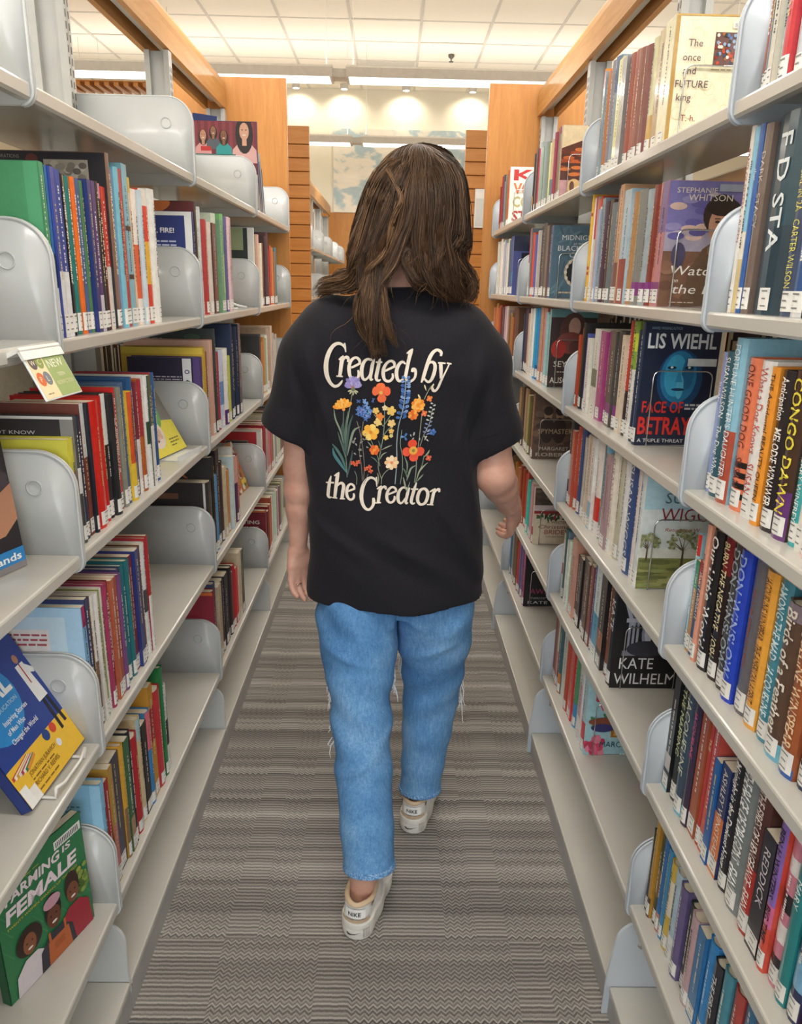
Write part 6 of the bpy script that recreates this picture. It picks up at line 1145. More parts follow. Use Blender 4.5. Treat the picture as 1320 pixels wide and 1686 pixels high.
def shirt(P):
    d = loft(P, TOR, 2.35)
    # hem dips a little at the back
    d = np.maximum(d, (.716 - .022 * np.clip((1.76 - P[:, 1]) / .12, -1, 1) + .006 * np.sin(P[:, 0] * 13 + .4)) - P[:, 2])
    sl = sleeve(P, [(-.130, 1.756, 1.330, .082), (-.176, 1.757, 1.275, .080), (-.232, 1.760, 1.13, .064), (-.262, 1.762, 1.03, .062)], (-.255, 1.76, 1.105), (-.43, 0, -.90))
    sr = sleeve(P, [(.140, 1.756, 1.325, .082), (.190, 1.757, 1.262, .080), (.238, 1.755, 1.11, .066), (.262, 1.753, 1.0, .064)], (.2535, 1.756, 1.079), (.42, 0, -.90))
    d = smin(d, sl, .022); d = smin(d, sr, .022)
    f = fold(P, -.10, .86, 1, -.55, .10, .016, .0045) + fold(P, .06, .84, 1, -.5, .12, .018, .005) + fold(P, .15, .90, .6, -1, .10, .018, .006) + fold(P, .185, 1.0, .25, -1, .10, .014, .005)
    f -= fold(P, .03, .80, 1, -.5, .12, .02, .004) + fold(P, .16, .80, .8, -.8, .1, .02, .005)
    f += fold(P, -.165, 1.22, .25, -1, .09, .012, .004) + fold(P, .175, 1.20, -.2, -1, .1, .012, .004) - fold(P, -.195, 1.20, .3, -1, .08, .012, .004) - fold(P, .2, 1.19, -.25, -1, .08, .012, .004)
    f += .0016 * np.sin(P[:, 0] * 31 + P[:, 2] * 17) * np.sin(P[:, 2] * 23 - 1) + .0022 * np.sin(P[:, 2] * 9 + P[:, 0] * 21 + 1) * np.clip((1.0 - P[:, 2]) / .3, 0, 1)
    return d - 1.8 * f
shirt_o = under(net_object('t_shirt', shirt, (-.345, 1.60, .675), (.36, 1.92, 1.47), .0042, 'black_cotton', None, 2))
shirt_o['label'] = 'black cotton T-shirt with a flower print on the back'
# stitched hems and neck rib
cr = MB(); cr.tube([(.026 + .071 * math.cos(a), 1.772 + .059 * math.sin(a), 1.428 + .006 * math.sin(a)) for a in [2 * PI * i / 32 for i in range(32)]], .0075, k=8, closed=True)
o = cr.build('neck_rib', 'black_cotton', shirt_o, True)

# ---- jeans
LEGL = [(-.080, 1.750, .755, .090), (-.073, 1.725, .66, .101), (-.070, 1.695, .58, .0945), (-.067, 1.665, .52, .080), (-.062, 1.628, .43, .0705), (-.052, 1.565, .32, .0665), (-.042, 1.500, .21, .062), (-.032, 1.452, .11, .0585), (-.028, 1.43, .05, .058)]
LEGR = [(.112, 1.752, .755, .088), (.117, 1.757, .65, .0975), (.119, 1.770, .57, .0935), (.120, 1.784, .49, .080), (.118, 1.798, .40, .074), (.110, 1.796, .29, .066), (.102, 1.792, .19, .0575), (.096, 1.790, .10, .054), (.094, 1.789, .04, .053)]
CUTL = (np.array((-.031, 1.446, .137)), np.array((.06, -.25, -1.)))
CUTR = (np.array((.096, 1.790, .102)), np.array((.0, -.12, -1.)))
def wr(P, s): return .0022 * np.sin(P[:, 2] * 62 + P[:, 0] * 40 * s) * np.exp(-((P[:, 2] - .44) / .10) ** 2) + .0025 * np.sin(P[:, 2] * 48 + P[:, 0] * s * 60) * np.exp(-((P[:, 2] - .66) / .05) ** 2)
def leg(P, pts, cut):
    n = cut[1] / np.linalg.norm(cut[1]); return np.maximum(chain(P, pts, .012), (P - cut[0]) @ n)
def jeans(P):
    pel = loft(P, [(.66, .018, 1.748, .10, .085), (.70, .018, 1.752, .178, .100), (.76, .017, 1.755, .185, .102), (.86, .016, 1.755, .172, .096), (.93, .014, 1.755, .150, .085)], 2.2)
    l = leg(P, LEGL, CUTL); r = leg(P, LEGR, CUTR)
    d = smin(smin(l, pel, .03), smin(r, pel, .03), .004)
    gap = fold(P, .022, .66, 0, 1, .10, .005, .005) * (P[:, 1] < 1.76)
    f = wr(P, np.where(P[:, 0] < .02, 1, -1)) + fold(P, -.06, .36, 1, .55, .06, .010, .004) + fold(P, -.02, .40, 1, .5, .05, .010, .004) - fold(P, -.05, .385, 1, .5, .06, .008, .003) + fold(P, -.09, .59, 1, -.3, .07, .011, .0035) + fold(P, .12, .58, 1, .4, .07, .011, .0035)
    return d - 1.6 * f + gap
je = under(net_object('jeans', jeans, (-.20, 1.355, .065), (.25, 1.90, .95), .0038, 'denim', None, 1))
je['label'] = 'light blue ripped denim jeans'
for pts, cut in ((LEGL, CUTL), (LEGR, CUTR)):
    n = cut[1] / np.linalg.norm(cut[1])
    def hem(P, pts=pts, cut=cut, n=n):
        c = chain(P, pts, .012); q = (P - cut[0]) @ n
        return np.maximum(np.maximum(c - .0022, -(c + .004)), np.abs(q + .004) - .0065)
    b = cut[0]; net = net_object('jeans_hem', hem, b - np.array((.085, .085, .045)), b + np.array((.085, .085, .045)), .0026, 'denim_hem', je, 1)
    net['label'] = 'pale frayed hem'
# frayed threads round the knee rips
fr = MB(); r = random.Random(4)
for cx, cy_, cz, n, sx in ((-.132, 1.70, .475, 16, -1), (-.128, 1.66, .375, 8, -1), (.012, 1.70, .50, 10, 1), (.196, 1.83, .405, 7, 1), (.045, 1.86, .50, 8, -1)):
    for i in range(n):
        x, y, z = cx + r.uniform(-.006, .006), cy_ + r.uniform(-.03, .03), cz + r.uniform(-.035, .03); L = r.uniform(.02, .055) if n > 7 else r.uniform(.04, .11)
        pts = [(x, y, z), (x + sx * r.uniform(.004, .009), y, z - L * .3), (x + sx * r.uniform(.005, .012), y + r.uniform(-.003, .003), z - L * .7), (x + sx * r.uniform(.003, .013), y, z - L)]
        fr.tube(pts, [.0016, .0017, .0014, .0007], k=4)
o = tag(fr.build('frayed_threads', 'thread_white', je), kind='stuff'); o['label'] = 'white frayed threads'

# ---- sneakers
def text_on(mb, s, fn, h, col, bold=0.0, w=None):
    vs, fs, tw = text_mesh(s, bold); k = h if w is None else w / tw
    mb.raw([fn((a - tw / 2) * k, b * h) for a, b in vs], fs, lin(col))
def sneaker(heel, ang, label):
    root = empty('sneaker'); root.parent = person; root.location = Vector(heel) - PL; root.rotation_euler = (0, 0, ang)
    root['label'] = label
    def foot2(P, g=0.0):                                   # footprint in plan
        x, y = P[:, 0], P[:, 1]; Q = np.stack([x, y, 0 * x], -1)
        return chain(Q, [(0, .040, 0, .0365 + g), (.004, .10, 0, .035 + g), (-.002, .175, 0, .044 + g), (-.004, .222, 0, .040 + g), (-.002, .25, 0, .028 + g)], .02)
    def sole(P):
        z = P[:, 2]; fl = .0025 * np.clip((.02 - z) / .02, 0, 1)
        top = .048 - .010 * np.clip((P[:, 1] - .10) / .1, 0, 1) + .006 * np.clip((P[:, 1] - .22) / .05, 0, 1)
        d = np.maximum(foot2(P) - .002 + fl, np.maximum(-z + .0005, z - top))
        d = d + .0012 * (np.abs(z - .030) < .0016)                                              # groove round the sole
        return d
    net_object('sole', sole, (-.055, -.005, -.004), (.055, .29, .06), .0030, 'shoe_sole', root, 1)
    def upper(P):
        y, z = P[:, 1], P[:, 2]
        topz = np.interp(y, [.0, .02, .05, .085, .12, .16, .21, .26], [.094, .096, .088, .094, .106, .092, .072, .052])
        sh = foot2(P, -.004) + .020 * np.clip((z - .055) / .07, 0, 1) ** 1.3 * np.clip((y - .02) / .05, .25, 1)
        d = np.maximum(sh, np.maximum(.036 - z, z - topz))
        op = np.sqrt(((P[:, 0] - .001) / .030) ** 2 + ((y - .066) / .054) ** 2) - 1
        d = np.maximum(d, -np.maximum(op * .03, .060 - z))                                      # foot opening
        return d
    net_object('upper', upper, (-.055, -.005, .028), (.055, .28, .125), .0028, 'shoe_white', root, 2)
    c = MB(); c.tube([(.001 + .0315 * math.cos(a), .066 + .0555 * math.sin(a), np.interp(.066 + .0555 * math.sin(a), [.0, .02, .05, .085, .12], [.092, .094, .087, .093, .104])) for a in [2 * PI * i / 30 for i in range(30)]], .0062, k=8, closed=True); c.build('collar', 'shoe_lining', root, True)
    # heel: tan line, tab with lettering, mark on the sole
    def back(x, z, lift):                                  # wraps a print round the heel
        R = .0385 + lift; a = x / R; return (R * math.sin(a), .040 - R * math.cos(a), z)
    b = MB()
    for i in range(14): a, e = -.040 + i * .0057, -.040 + (i + 1) * .0057; zf = lambda q: .0545 + 3.0 * q * q; b.face([back(a, zf(a) - .004, .0), back(e, zf(e) - .004, .0), back(e, zf(e) + .004, .0), back(a, zf(a) + .004, .0)], lin('cdb193'))
    b.build('heel_line', 'print_flat', root)
    g = MB()
    for i in range(12): a, e = -.026 + i * .00433, -.026 + (i + 1) * .00433; g.face([back(a, .0625, -.001), back(e, .0625, -.001), back(e, .084, -.0045), back(a, .084, -.0045)], lin('f2f1ee'))
    text_on(g, 'NIKE', lambda x, y: back(x, .068 + y, -.0012), .0105, '1a1a1c', .015, .030)
    g.build('heel_tab', 'print_flat', root)
    k = MB(); sw = [(-.017, .0245), (-.0185, .020), (-.016, .0165), (-.010, .0160), (.0, .0190), (.017, .0255), (.004, .0212), (-.006, .0192), (-.012, .0195), (-.0145, .0215)]
    up_, lo_ = [(-.0170, .0245), (-.0150, .0205), (-.0115, .0194), (-.006, .0196), (.004, .0215), (.017, .0256)], [(-.0170, .0245), (-.0185, .0195), (-.0155, .0163), (-.0090, .0162), (.002, .0190), (.017, .0256)]
    for i in range(5): k.face([back(*up_[i], .0012), back(*up_[i + 1], .0012), back(*lo_[i + 1], .0012), back(*lo_[i], .0012)], lin('1a1a1c'))
    for i in range(5): x = .022 + i * .0035; k.face([back(x, .010, .0012), back(x + .0008, .010, .0012), back(x + .0008, .036, .0012), back(x, .036, .0012)], lin('6a6864'))
    k.build('heel_mark', 'print_flat', root)
    # dark swoosh on each side, laces
    for s in (-1, 1):
        q = MB(); pts_u = [(.075, .066), (.10, .062), (.13, .068), (.165, .086)]; pts_l = [(.075, .066), (.095, .052), (.13, .058), (.165, .086)]
        xx = lambda y, z: s * (np.interp(y, [.04, .10, .175, .22], [.0355, .034, .043, .039]) - .004 - .018 * max(0, (z - .055) / .07) ** 1.3 + .0022)
        for i in range(3): q.face([(xx(*pts_u[i]), *pts_u[i]), (xx(*pts_u[i + 1]), *pts_u[i + 1]), (xx(*pts_l[i + 1]), *pts_l[i + 1]), (xx(*pts_l[i]), *pts_l[i])], lin('1a1a1c'))
        q.build('side_mark', 'print_flat', root)
    q = MB()
    for i in range(4): y = .135 + i * .017; z = float(np.interp(y, [.12, .16, .21], [.108, .092, .072])) + .001; q.tube([(-.02, y, z - .004), (0, y + .002, z + .002), (.02, y, z - .004)], .0026, k=6)
    q.build('lace', 'shoe_white', root, True)
    return root
sneaker((-.066, 1.374, 0), -.22, 'white sneaker on the trailing left foot')
sneaker((.072, 1.726, 0), -.20, 'white sneaker on the leading right foot')
# ---- the print on the back of the shirt: laid out flat, then draped onto the cloth
def drape_tool(ob):
    me = ob.data; return BVHTree.FromPolygons([v.co.copy() for v in me.vertices], [tuple(p.vertices) for p in me.polygons])
BV = drape_tool(shirt_o)
def on_cloth(u, v, lift):
    """layout units (u right, v down) -> point on the back of the shirt"""
    x = -.1462 + (u - 532) * .001282 - (v - 565) * .000014
    z = 1.3155 + (u - 532) * .000028 - (v - 565) * .001318
    h = BV.ray_cast(Vector((x, 1.4, z)), Vector((0, 1, 0)))
    y = h[0].y if h[0] is not None else 1.64
    return (x, y - .0006 - lift, z)
def ribbon(mb, pts, col, lift, n=None, closed=False):
    """stroke with changing width: points (u, v, width)"""
    C = catmull(pts, n or max(6, 4 * (len(pts) - 1) + 1)) if len(pts) > 2 else np.array([[*(np.array(pts[0]) * (1 - t_) + np.array(pts[1]) * t_)] for t_ in np.linspace(0, 1, 4)])
    T_ = np.gradient(C[:, :2], axis=0); T_ /= np.linalg.norm(T_, axis=1)[:, None] + 1e-9
    if closed: T_[0] = T_[-1] = (T_[0] + T_[-1]) / 2
    N = np.stack([-T_[:, 1], T_[:, 0]], -1) * (C[:, 2:3] / 2)
    L, R = C[:, :2] + N, C[:, :2] - N; m_ = len(C)
    vs = [on_cloth(*p, lift) for p in L] + [on_cloth(*p, lift) for p in R]
    mb.raw(vs, [(i, i + 1, m_ + i + 1, m_ + i) for i in range(m_ - 1)], lin(col))
def blob(mb, pts, col, lift):
    c = np.mean(np.array(pts), axis=0); vs = [on_cloth(*c, lift)] + [on_cloth(*p, lift) for p in pts]; n = len(pts)
    mb.raw(vs, [(0, 1 + i, 1 + (i + 1) % n) for i in range(n)], lin(col))
CREAM = 'efe3d3'
LET = MB()
def glyph(ox, oy, s, strokes, closed=False):
    for st in strokes: ribbon(LET, [(ox + x / s, oy + y / s, w_ / s) for x, y, w_ in st], CREAM, .0010, closed=closed)
A1 = (525, 555, 11); A2 = (635, 555, 11); A3 = (525, 770, 11); A4 = (625, 770, 11)
glyph(*A1, [[(462, 210, 26), (440, 175, 36), (400, 140, 46), (330, 125, 55), (250, 165, 66), (180, 265, 76), (132, 400, 82), (115, 540, 86), (130, 690, 82), (180, 810, 66), (240, 872, 58), (290, 888, 54), (350, 866, 48), (398, 815, 42), (425, 772, 18)],
             [(455, 118, 26), (464, 190, 38), (480, 278, 18)]])                                                            # C
glyph(*A1, [[(432, 340, 30), (410, 420, 74), (396, 520, 70), (385, 620, 66), (372, 705, 62)], [(352, 412, 24), (400, 375, 40), (440, 342, 24)], [(308, 702, 26), (370, 704, 26), (432, 706, 26)], [(425, 440, 26), (460, 378, 44), (505, 368, 60), (532, 402, 54), (520, 450, 36)]])      # r
glyph(*A1, [[(585, 545, 38), (660, 512, 40), (742, 470, 42)], [(738, 490, 36), (738, 425, 50), (700, 380, 48), (650, 372, 44), (590, 412, 54), (552, 490, 64), (546, 580, 68), (562, 680, 60), (604, 738, 52), (660, 752, 48), (712, 718, 48), (728, 650, 46), (712, 585, 30)]])       # e
glyph(*A1, [[(985, 420, 26), (940, 402, 42), (880, 396, 44), (822, 440, 58), (786, 530, 70), (780, 640, 70), (806, 728, 54), (850, 750, 44), (910, 700, 38), (952, 615, 28)], [(1012, 392, 24), (980, 470, 62), (958, 600, 64), (945, 690, 60), (955, 752, 42), (996, 738, 18)]])     # a
glyph(*A1, [[(1118, 380, 20), (1100, 440, 58), (1076, 560, 66), (1052, 680, 66), (1060, 748, 52), (1100, 764, 38), (1132, 742, 18)], [(1035, 446, 28), (1090, 446, 30), (1155, 446, 28)]])                                                                              # t
glyph(*A2, [[(-8, 598, 38), (80, 560, 40), (172, 518, 42)], [(168, 538, 36), (165, 465, 50), (122, 428, 46), (70, 432, 44), (12, 480, 52), (-28, 560, 62), (-34, 650, 66), (-10, 738, 54), (42, 774, 48), (100, 766, 48), (144, 708, 46), (134, 638, 30)]])                      # e
glyph(*A2, [[(372, 480, 26), (322, 442, 44), (270, 462, 54), (222, 540, 66), (208, 640, 68), (230, 738, 58), (272, 774, 48), (330, 738, 38), (372, 655, 28)], [(494, 214, 22), (458, 285, 68), (428, 400, 66), (402, 540, 62), (382, 660, 60), (376, 735, 50)], [(386, 298, 24), (440, 258, 40), (492, 216, 22)],
             [(376, 735, 40), (430, 784, 44), (490, 774, 44), (545, 720, 44), (560, 640, 50), (545, 582, 60), (510, 578, 70), (492, 618, 40)]])                                                                                                                                       # d
glyph(*A2, [[(1015, 350, 40), (1018, 285, 56), (950, 242, 50), (880, 272, 60), (822, 350, 70), (776, 470, 70), (740, 590, 66), (706, 710, 62), (672, 808, 30)], [(790, 480, 20), (850, 448, 44), (904, 482, 60), (915, 570, 66), (890, 680, 66), (850, 768, 54), (800, 798, 46), (746, 764, 38), (715, 715, 26)]])   # b
glyph(*A2, [[(1018, 470, 64), (1025, 560, 68), (1030, 650, 60), (1032, 745, 44)], [(968, 466, 26), (1040, 470, 30), (1108, 480, 26)], [(1182, 485, 28), (1132, 590, 28), (1082, 690, 34), (1030, 800, 46), (990, 900, 46), (940, 962, 44), (895, 948, 54), (880, 900, 36)], [(1130, 474, 26), (1175, 482, 28), (1220, 492, 26)]])          # y
o = LET.build('print_lettering', 'shirt_print', shirt_o); o['label'] = 'cream lettering reading Created by'; LET = MB()
glyph(*A3, [[(210, 214, 22), (182, 330, 58), (166, 430, 66), (155, 540, 66), (152, 610, 62), (182, 640, 42), (225, 626, 18)], [(108, 352, 22), (180, 346, 34), (268, 340, 32)]])                                                                                          # t
glyph(*A3, [[(366, 130, 22), (338, 210, 68), (320, 340, 68), (302, 480, 66), (286, 634, 60)], [(276, 208, 24), (325, 172, 40), (368, 134, 22)], [(232, 636, 24), (285, 636, 24), (338, 634, 24)], [(322, 410, 24), (380, 348, 44), (430, 338, 54), (462, 390, 66), (446, 500, 66), (430, 634, 62)], [(386, 640, 24), (435, 638, 24), (488, 634, 24)]])   # h
glyph(*A3, [[(545, 484, 36), (610, 458, 38), (678, 428, 40)], [(672, 444, 34), (664, 384, 44), (626, 348, 42), (588, 348, 42), (546, 390, 50), (522, 480, 58), (530, 570, 56), (566, 628, 46), (610, 642, 42), (654, 612, 44), (666, 558, 44), (655, 518, 28)]])                 # e
glyph(*A3, [[(1098, 285, 26), (1075, 250, 36), (1040, 218, 44), (980, 206, 50), (910, 246, 60), (852, 340, 70), (816, 470, 76), (810, 590, 74), (832, 700, 66), (882, 788, 56), (940, 822, 48), (990, 806, 50), (1038, 740, 56), (1050, 660, 64), (1040, 598, 46)], [(1090, 188, 24), (1096, 280, 34), (1104, 378, 16)]])   # C
glyph(*A3, [[(1192, 362, 26), (1166, 450, 64), (1150, 570, 62), (1135, 692, 58)], [(1106, 428, 22), (1150, 395, 36), (1198, 360, 22)], [(1072, 696, 24), (1130, 694, 24), (1192, 690, 24)], [(1182, 448, 24), (1220, 390, 42), (1264, 386, 54), (1282, 436, 36)]])            # r
glyph(*A4, [[(225, 534, 36), (300, 502, 38), (382, 468, 42)], [(378, 484, 34), (370, 428, 44), (330, 392, 44), (285, 392, 44), (232, 440, 52), (202, 530, 60), (206, 620, 58), (242, 678, 48), (285, 692, 44), (334, 662, 46), (355, 605, 46), (345, 562, 28)]])                 # e
glyph(*A4, [[(600, 435, 24), (550, 402, 42), (500, 402, 44), (442, 460, 56), (416, 560, 64), (426, 660, 58), (466, 708, 44), (512, 686, 38), (560, 605, 26)], [(636, 400, 22), (606, 480, 58), (586, 590, 60), (570, 670, 56), (584, 716, 38), (618, 698, 16)]])                 # a
glyph(*A4, [[(764, 304, 22), (728, 430, 58), (702, 530, 64), (682, 620, 62), (678, 690, 56), (712, 722, 40), (752, 702, 16)], [(656, 430, 24), (730, 434, 34), (802, 436, 30)]])                                                                                          # t
glyph(*A4, [[(895, 428, 48), (840, 462, 58), (802, 560, 64), (800, 660, 62), (840, 728, 52), (890, 738, 48), (950, 700, 58), (986, 600, 64), (986, 500, 62), (945, 438, 54), (895, 428, 48)]], True)                                                                       # o
glyph(*A4, [[(1132, 434, 26), (1102, 520, 60), (1082, 640, 60), (1066, 742, 56)], [(1026, 492, 22), (1080, 462, 36), (1138, 434, 22)], [(982, 740, 24), (1045, 742, 24), (1108, 746, 24)], [(1116, 518, 24), (1160, 464, 44), (1204, 458, 56), (1216, 508, 36)]])             # r
o = LET.build('print_lettering', 'shirt_print', shirt_o); o['label'] = 'cream lettering reading the Creator'

# sewn seams: armholes and sleeve hems
for st, w_ in (([(489, 528), (484, 560), (487, 610), (495, 665), (502, 715)], 2.2), ([(813, 536), (826, 575), (818, 625), (800, 680), (785, 730)], 2.2), ([(433, 676), (460, 690), (492, 702)], 1.4), ([(857, 702), (830, 718), (797, 728)], 1.4)):
    sm_ = MB(); ribbon(sm_, [(u, v, w_) for u, v in st], '201f24', .0006); sm_.build('seam', 'black_cotton', shirt_o)
FLW = MB(); rf = random.Random(21)
def stem(pts, col='7f8a78', w_=1.3, lift=.0012): ribbon(FLW, [(u, v, w_) for u, v in pts], col, lift)
def blade(pts, col, w_):
    n = len(pts) - 1; ribbon(FLW, [(u, v, max(.4, w_ * math.sin(PI * (i + .25) / (n + .5)))) for i, (u, v) in enumerate(pts)], col, .0013)
def petal(cx, cy_, ang, L, Wd, col, lift=.0016):
    """ang: direction away from the centre, degrees, 0 = right, 90 = up"""
    L, Wd = L * 1.22, Wd * 1.22
    a = math.radians(ang); ca_, sa = math.cos(a), -math.sin(a); pts = []
    for t_, w_ in ((0, .12), (.25, .55), (.55, .95), (.82, .8), (.97, .35)): pts.append((t_, w_))
    out = [(cx + ca_ * t_ * L - sa * w_ * Wd / 2, cy_ + sa * t_ * L + ca_ * w_ * Wd / 2) for t_, w_ in pts] + [(cx + ca_ * t_ * L + sa * w_ * Wd / 2, cy_ + sa * t_ * L - ca_ * w_ * Wd / 2) for t_, w_ in pts[::-1]]
    blob(FLW, out, col, lift)
def dot(u, v, r, col, lift=.0020, n=9):
    r *= 1.15; blob(FLW, ell(u, v, r, r, n), col, lift)
def flower(u, v, n, L, Wd, cols, heart, hr, a0=0):
    for i in range(n): petal(u, v, a0 + 360 * i / n, L, Wd, cols[i % len(cols)], .0015 + .0001 * (i % 3))
    dot(u, v, hr, heart)
G1, G2, G3, G4 = '5f7468', '8b9a84', '46605c', 'a3a78c'
# stems and leaves
stem([(580, 648), (577, 668), (572, 700), (570, 740), (573, 785)], G2); stem([(566, 676), (566, 700), (569, 740), (573, 790)], G1, 1.6)
for pts, c, w_ in (([(549, 673), (552, 690), (560, 708), (566, 730)], G2, 3), ([(565, 694), (563, 710), (567, 732), (571, 752)], G3, 5), ([(574, 675), (571, 695), (569, 718), (570, 742)], G1, 3.5), ([(582, 682), (576, 700), (573, 725), (572, 750)], G3, 4),
                   ([(595, 701), (584, 708), (578, 728), (573, 752)], G2, 4), ([(546, 733), (554, 742), (564, 758), (571, 778)], '557a74', 5), ([(547, 740), (550, 752), (560, 766), (572, 782)], '4c8088', 6), ([(556, 711), (560, 724), (566, 742), (571, 760)], G1, 3), ([(582, 742), (580, 756), (577, 770), (574, 786)], G3, 3.5)): blade(pts, c, w_)
stem([(589, 692), (595, 712), (600, 738), (603, 770), (602, 792)], '8a7f74', 1.1); stem([(600, 692), (597, 718), (594, 742), (598, 770), (600, 795)], '8a7f74', 1.1)
stem([(635, 658), (636, 690), (634, 720), (630, 745), (627, 770), (633, 790)], G2, 1.3); stem([(634, 700), (642, 688), (648, 678)], G2); stem([(634, 700), (626, 690), (618, 680)], G2); stem([(634, 716), (642, 706), (648, 700)], G2)
stem([(670, 624), (669, 650), (666, 675), (660, 700), (658, 730), (659, 760), (657, 800)], '9fb0b4', 1.5)
stem([(666, 706), (664, 730), (668, 750), (669, 775), (666, 800)], G2, 1.1); stem([(699, 680), (697, 710), (695, 735), (694, 745)], G4, 1.2); stem([(717, 672), (713, 695), (704, 715), (698, 735)], G4, 1.2)
stem([(702, 656), (707, 645), (712, 636), (716, 634)], G4, 1.2); stem([(693, 756), (693, 775), (691, 798)], G2, 1.5); stem([(706, 752), (703, 768), (697, 782), (693, 798)], G2, 1.2)
stem([(612, 720), (619, 735), (625, 750), (630, 768)], G2, 1.0); stem([(586, 778), (590, 788), (590, 802)], G2, 1.0); stem([(610, 782), (606, 792), (602, 800)], '8a7f74', 1.0); stem([(648, 772), (640, 778), (634, 788), (633, 800)], G4, 1.1)
for pts, c, w_ in (([(713, 764), (704, 772), (698, 780), (695, 792)], G4, 3), ([(706, 784), (700, 790), (695, 796)], G2, 2.5), ([(692, 768), (684, 773), (680, 784), (677, 794)], G2, 3.5), ([(668, 770), (674, 778), (678, 790)], G1, 2.5), ([(672, 752), (677, 765), (677, 780)], G2, 2.2), ([(715, 742), (712, 748), (706, 754)], G4, 3),
                   ([(671, 788), (674, 800), (677, 812)], G4, 3), ([(683, 796), (680, 806), (677, 815)], G2, 2), ([(650, 732), (642, 735), (632, 740)], G4, 2), ([(641, 744), (634, 748), (630, 756)], G4, 2), ([(608, 726), (614, 733), (618, 740)], G4, 2), ([(614, 752), (621, 756), (626, 762)], G1, 2.4), ([(626, 724), (630, 734), (631, 745)], G1, 2), ([(626, 780), (628, 790), (627, 800)], G4, 2.2)): blade(pts, c, w_)
# blooms
for i, a in enumerate((150, 128, 108, 92, 76, 58, 40, 165, 22)): petal(582, 637, a, 16 if 40 < a < 140 else 13, 6, ('a79cd6', '8f86c4', 'b9aede', '9a8fce')[i % 4])
for a in (200, 230, 270, 310, 335): petal(582, 640, a, 8, 2.4, 'c4c4a0')
dot(582, 639, 3.2, '6f7a5a'); dot(581, 636, 2.4, 'c2786a')
for a, L in ((95, 11), (170, 11), (8, 12), (278, 13)): petal(629, 643, a, L + 1.5, 13.5, ('f0663a', 'ea5a30', 'f2703f', 'f5743c')[int(a) % 4])
dot(629, 644, 2.8, 'e8b45a')
for i, a in enumerate((35, 62, 85, 108, 132, 155, 175)): petal(566, 671, a, 14 if a < 170 else 16, 6, ('f6a63a', 'f9bb52', 'f59a2c', 'fac76a')[i % 4])
dot(566, 673, 2.5, 'e8924a')
for i in range(34):
    u, v = rf.gauss(601, 7.5), rf.gauss(671, 9.5)
    if not (584 < u < 619 and 648 < v < 692): continue
    c = rf.choice(('4c7cc0', '3f6cb0', '5f92d0', '3a5fa0', '7aa6dc'))
    for k in range(4): petal(u, v, k * 90 + rf.uniform(0, 60), 3.4, 2.4, c, .0015 + .0002 * (i % 4))
    dot(u, v, .7, 'b0a0d0', .0026, 6)
for i in range(15):
    v = 622 + i * 4.6; u0 = 670 - max(0, (v - 650)) * .14
    for s in (-1, 1): petal(u0 + s * .8, v + rf.uniform(-1, 1), (20 if s > 0 else 160) + rf.uniform(-35, 25), 6.0 + .12 * i, 4.2, rf.choice(('3f66a8', '2f5694', '5f86c4', '7f9fd0', '4a78b8')))
flower(692, 665, 9, 10, 6.5, ('f6a83c', 'f08a2c', 'f9b850'), 'f2922f', 3.4); flower(692, 665, 6, 6, 5, ('f9c060', 'f49a34'), 'ee8a2a', 1.6, 20); flower(684, 681, 7, 7.5, 5.5, ('f0852c', 'f7ad48', 'ea6f24'), 'e2661f', 2.2)
for u, v, c in ((711, 655, 'ee8440'), (703, 679, 'ec7a4c'), (714, 756, 'e8664a')): flower(u, v, 4, 4.6, 4.2, (c,), 'f2b070', 1.0, 30)
petal(697, 658, 118, 10, 2.6, 'ead9a4'); petal(712, 640, 60, 9, 2.6, 'e9dcb4'); petal(705, 642, 110, 9, 2.2, 'e9dcb4')
flower(613, 710, 6, 12, 10, ('f8c44c', 'fbd674', 'f5b23a'), 'e88a2e', 2.6, 10)
for u, v, c, k in ((621, 674, 'f2c86a', 5), (628, 684, 'f08c38', 6), (625, 693, 'eed07e', 6), (647, 674, 'f4ca6a', 7), (636, 669, 'f2dcae', 4), (648, 695, 'f3cf86', 6), (648, 708, 'f2c068', 4), (639, 719, 'f4c65e', 4), (648, 716, 'dfd08a', 3)):
    flower(u, v, 5, k, k * .8, (c,), c, k * .3, rf.uniform(0, 90))
flower(620, 740, 6, 7.5, 6.5, ('ee6f2c', 'f58a34', 'e86428'), 'f7a23c', 2.4)
flower(650, 762, 8, 10.5, 6.5, ('fbdcae', 'f9c894', 'fde6c4'), 'f08c5c', 2.4)
for a in (100, 190, 350, 275): petal(687, 742, a, 16, 14, ('f0502e', 'ea4626', 'f2593a', 'f0583c')[a % 4])
dot(687, 742, 6.4, 'f3b04a', .0022, 12); dot(687, 742, 2.4, '8f8a3a', .0028)
for u, v in ((582, 764), (588, 766), (592, 762), (606, 773), (612, 770), (614, 777)): flower(u, v, 4, 3.6, 3, ('ee7a50', 'e8603c'), 'c84a34', .9, rf.uniform(0, 90))
for i in range(16): v = 664 + i * 3.4; u = 718 - i * .7; petal(u, v, 20 if i % 2 else 160, 4.2 + .1 * i, 2.4, 'c8cdc8' if i < 9 else '7f8fc0')
flower(719, 711, 5, 5, 4, ('3f6ab0', '5a86c8'), '2f5590', 1.2); flower(671, 718, 3, 6, 3.4, ('4a7ab8', '6f9cd0'), '4a7ab8', 1.0, 60)
for i in range(16): petal(rf.uniform(584, 612), rf.uniform(715, 755), rf.uniform(0, 180), 4.2, 2.2, rf.choice(('9a9a90', 'b0aca4', '8a8f84')))
for i in range(12): petal(rf.uniform(676, 716), rf.uniform(700, 728), rf.uniform(0, 180), 4.2, 2.0, rf.choice(('c4c6c4', 'b0b4b0', 'd8d4c0')))
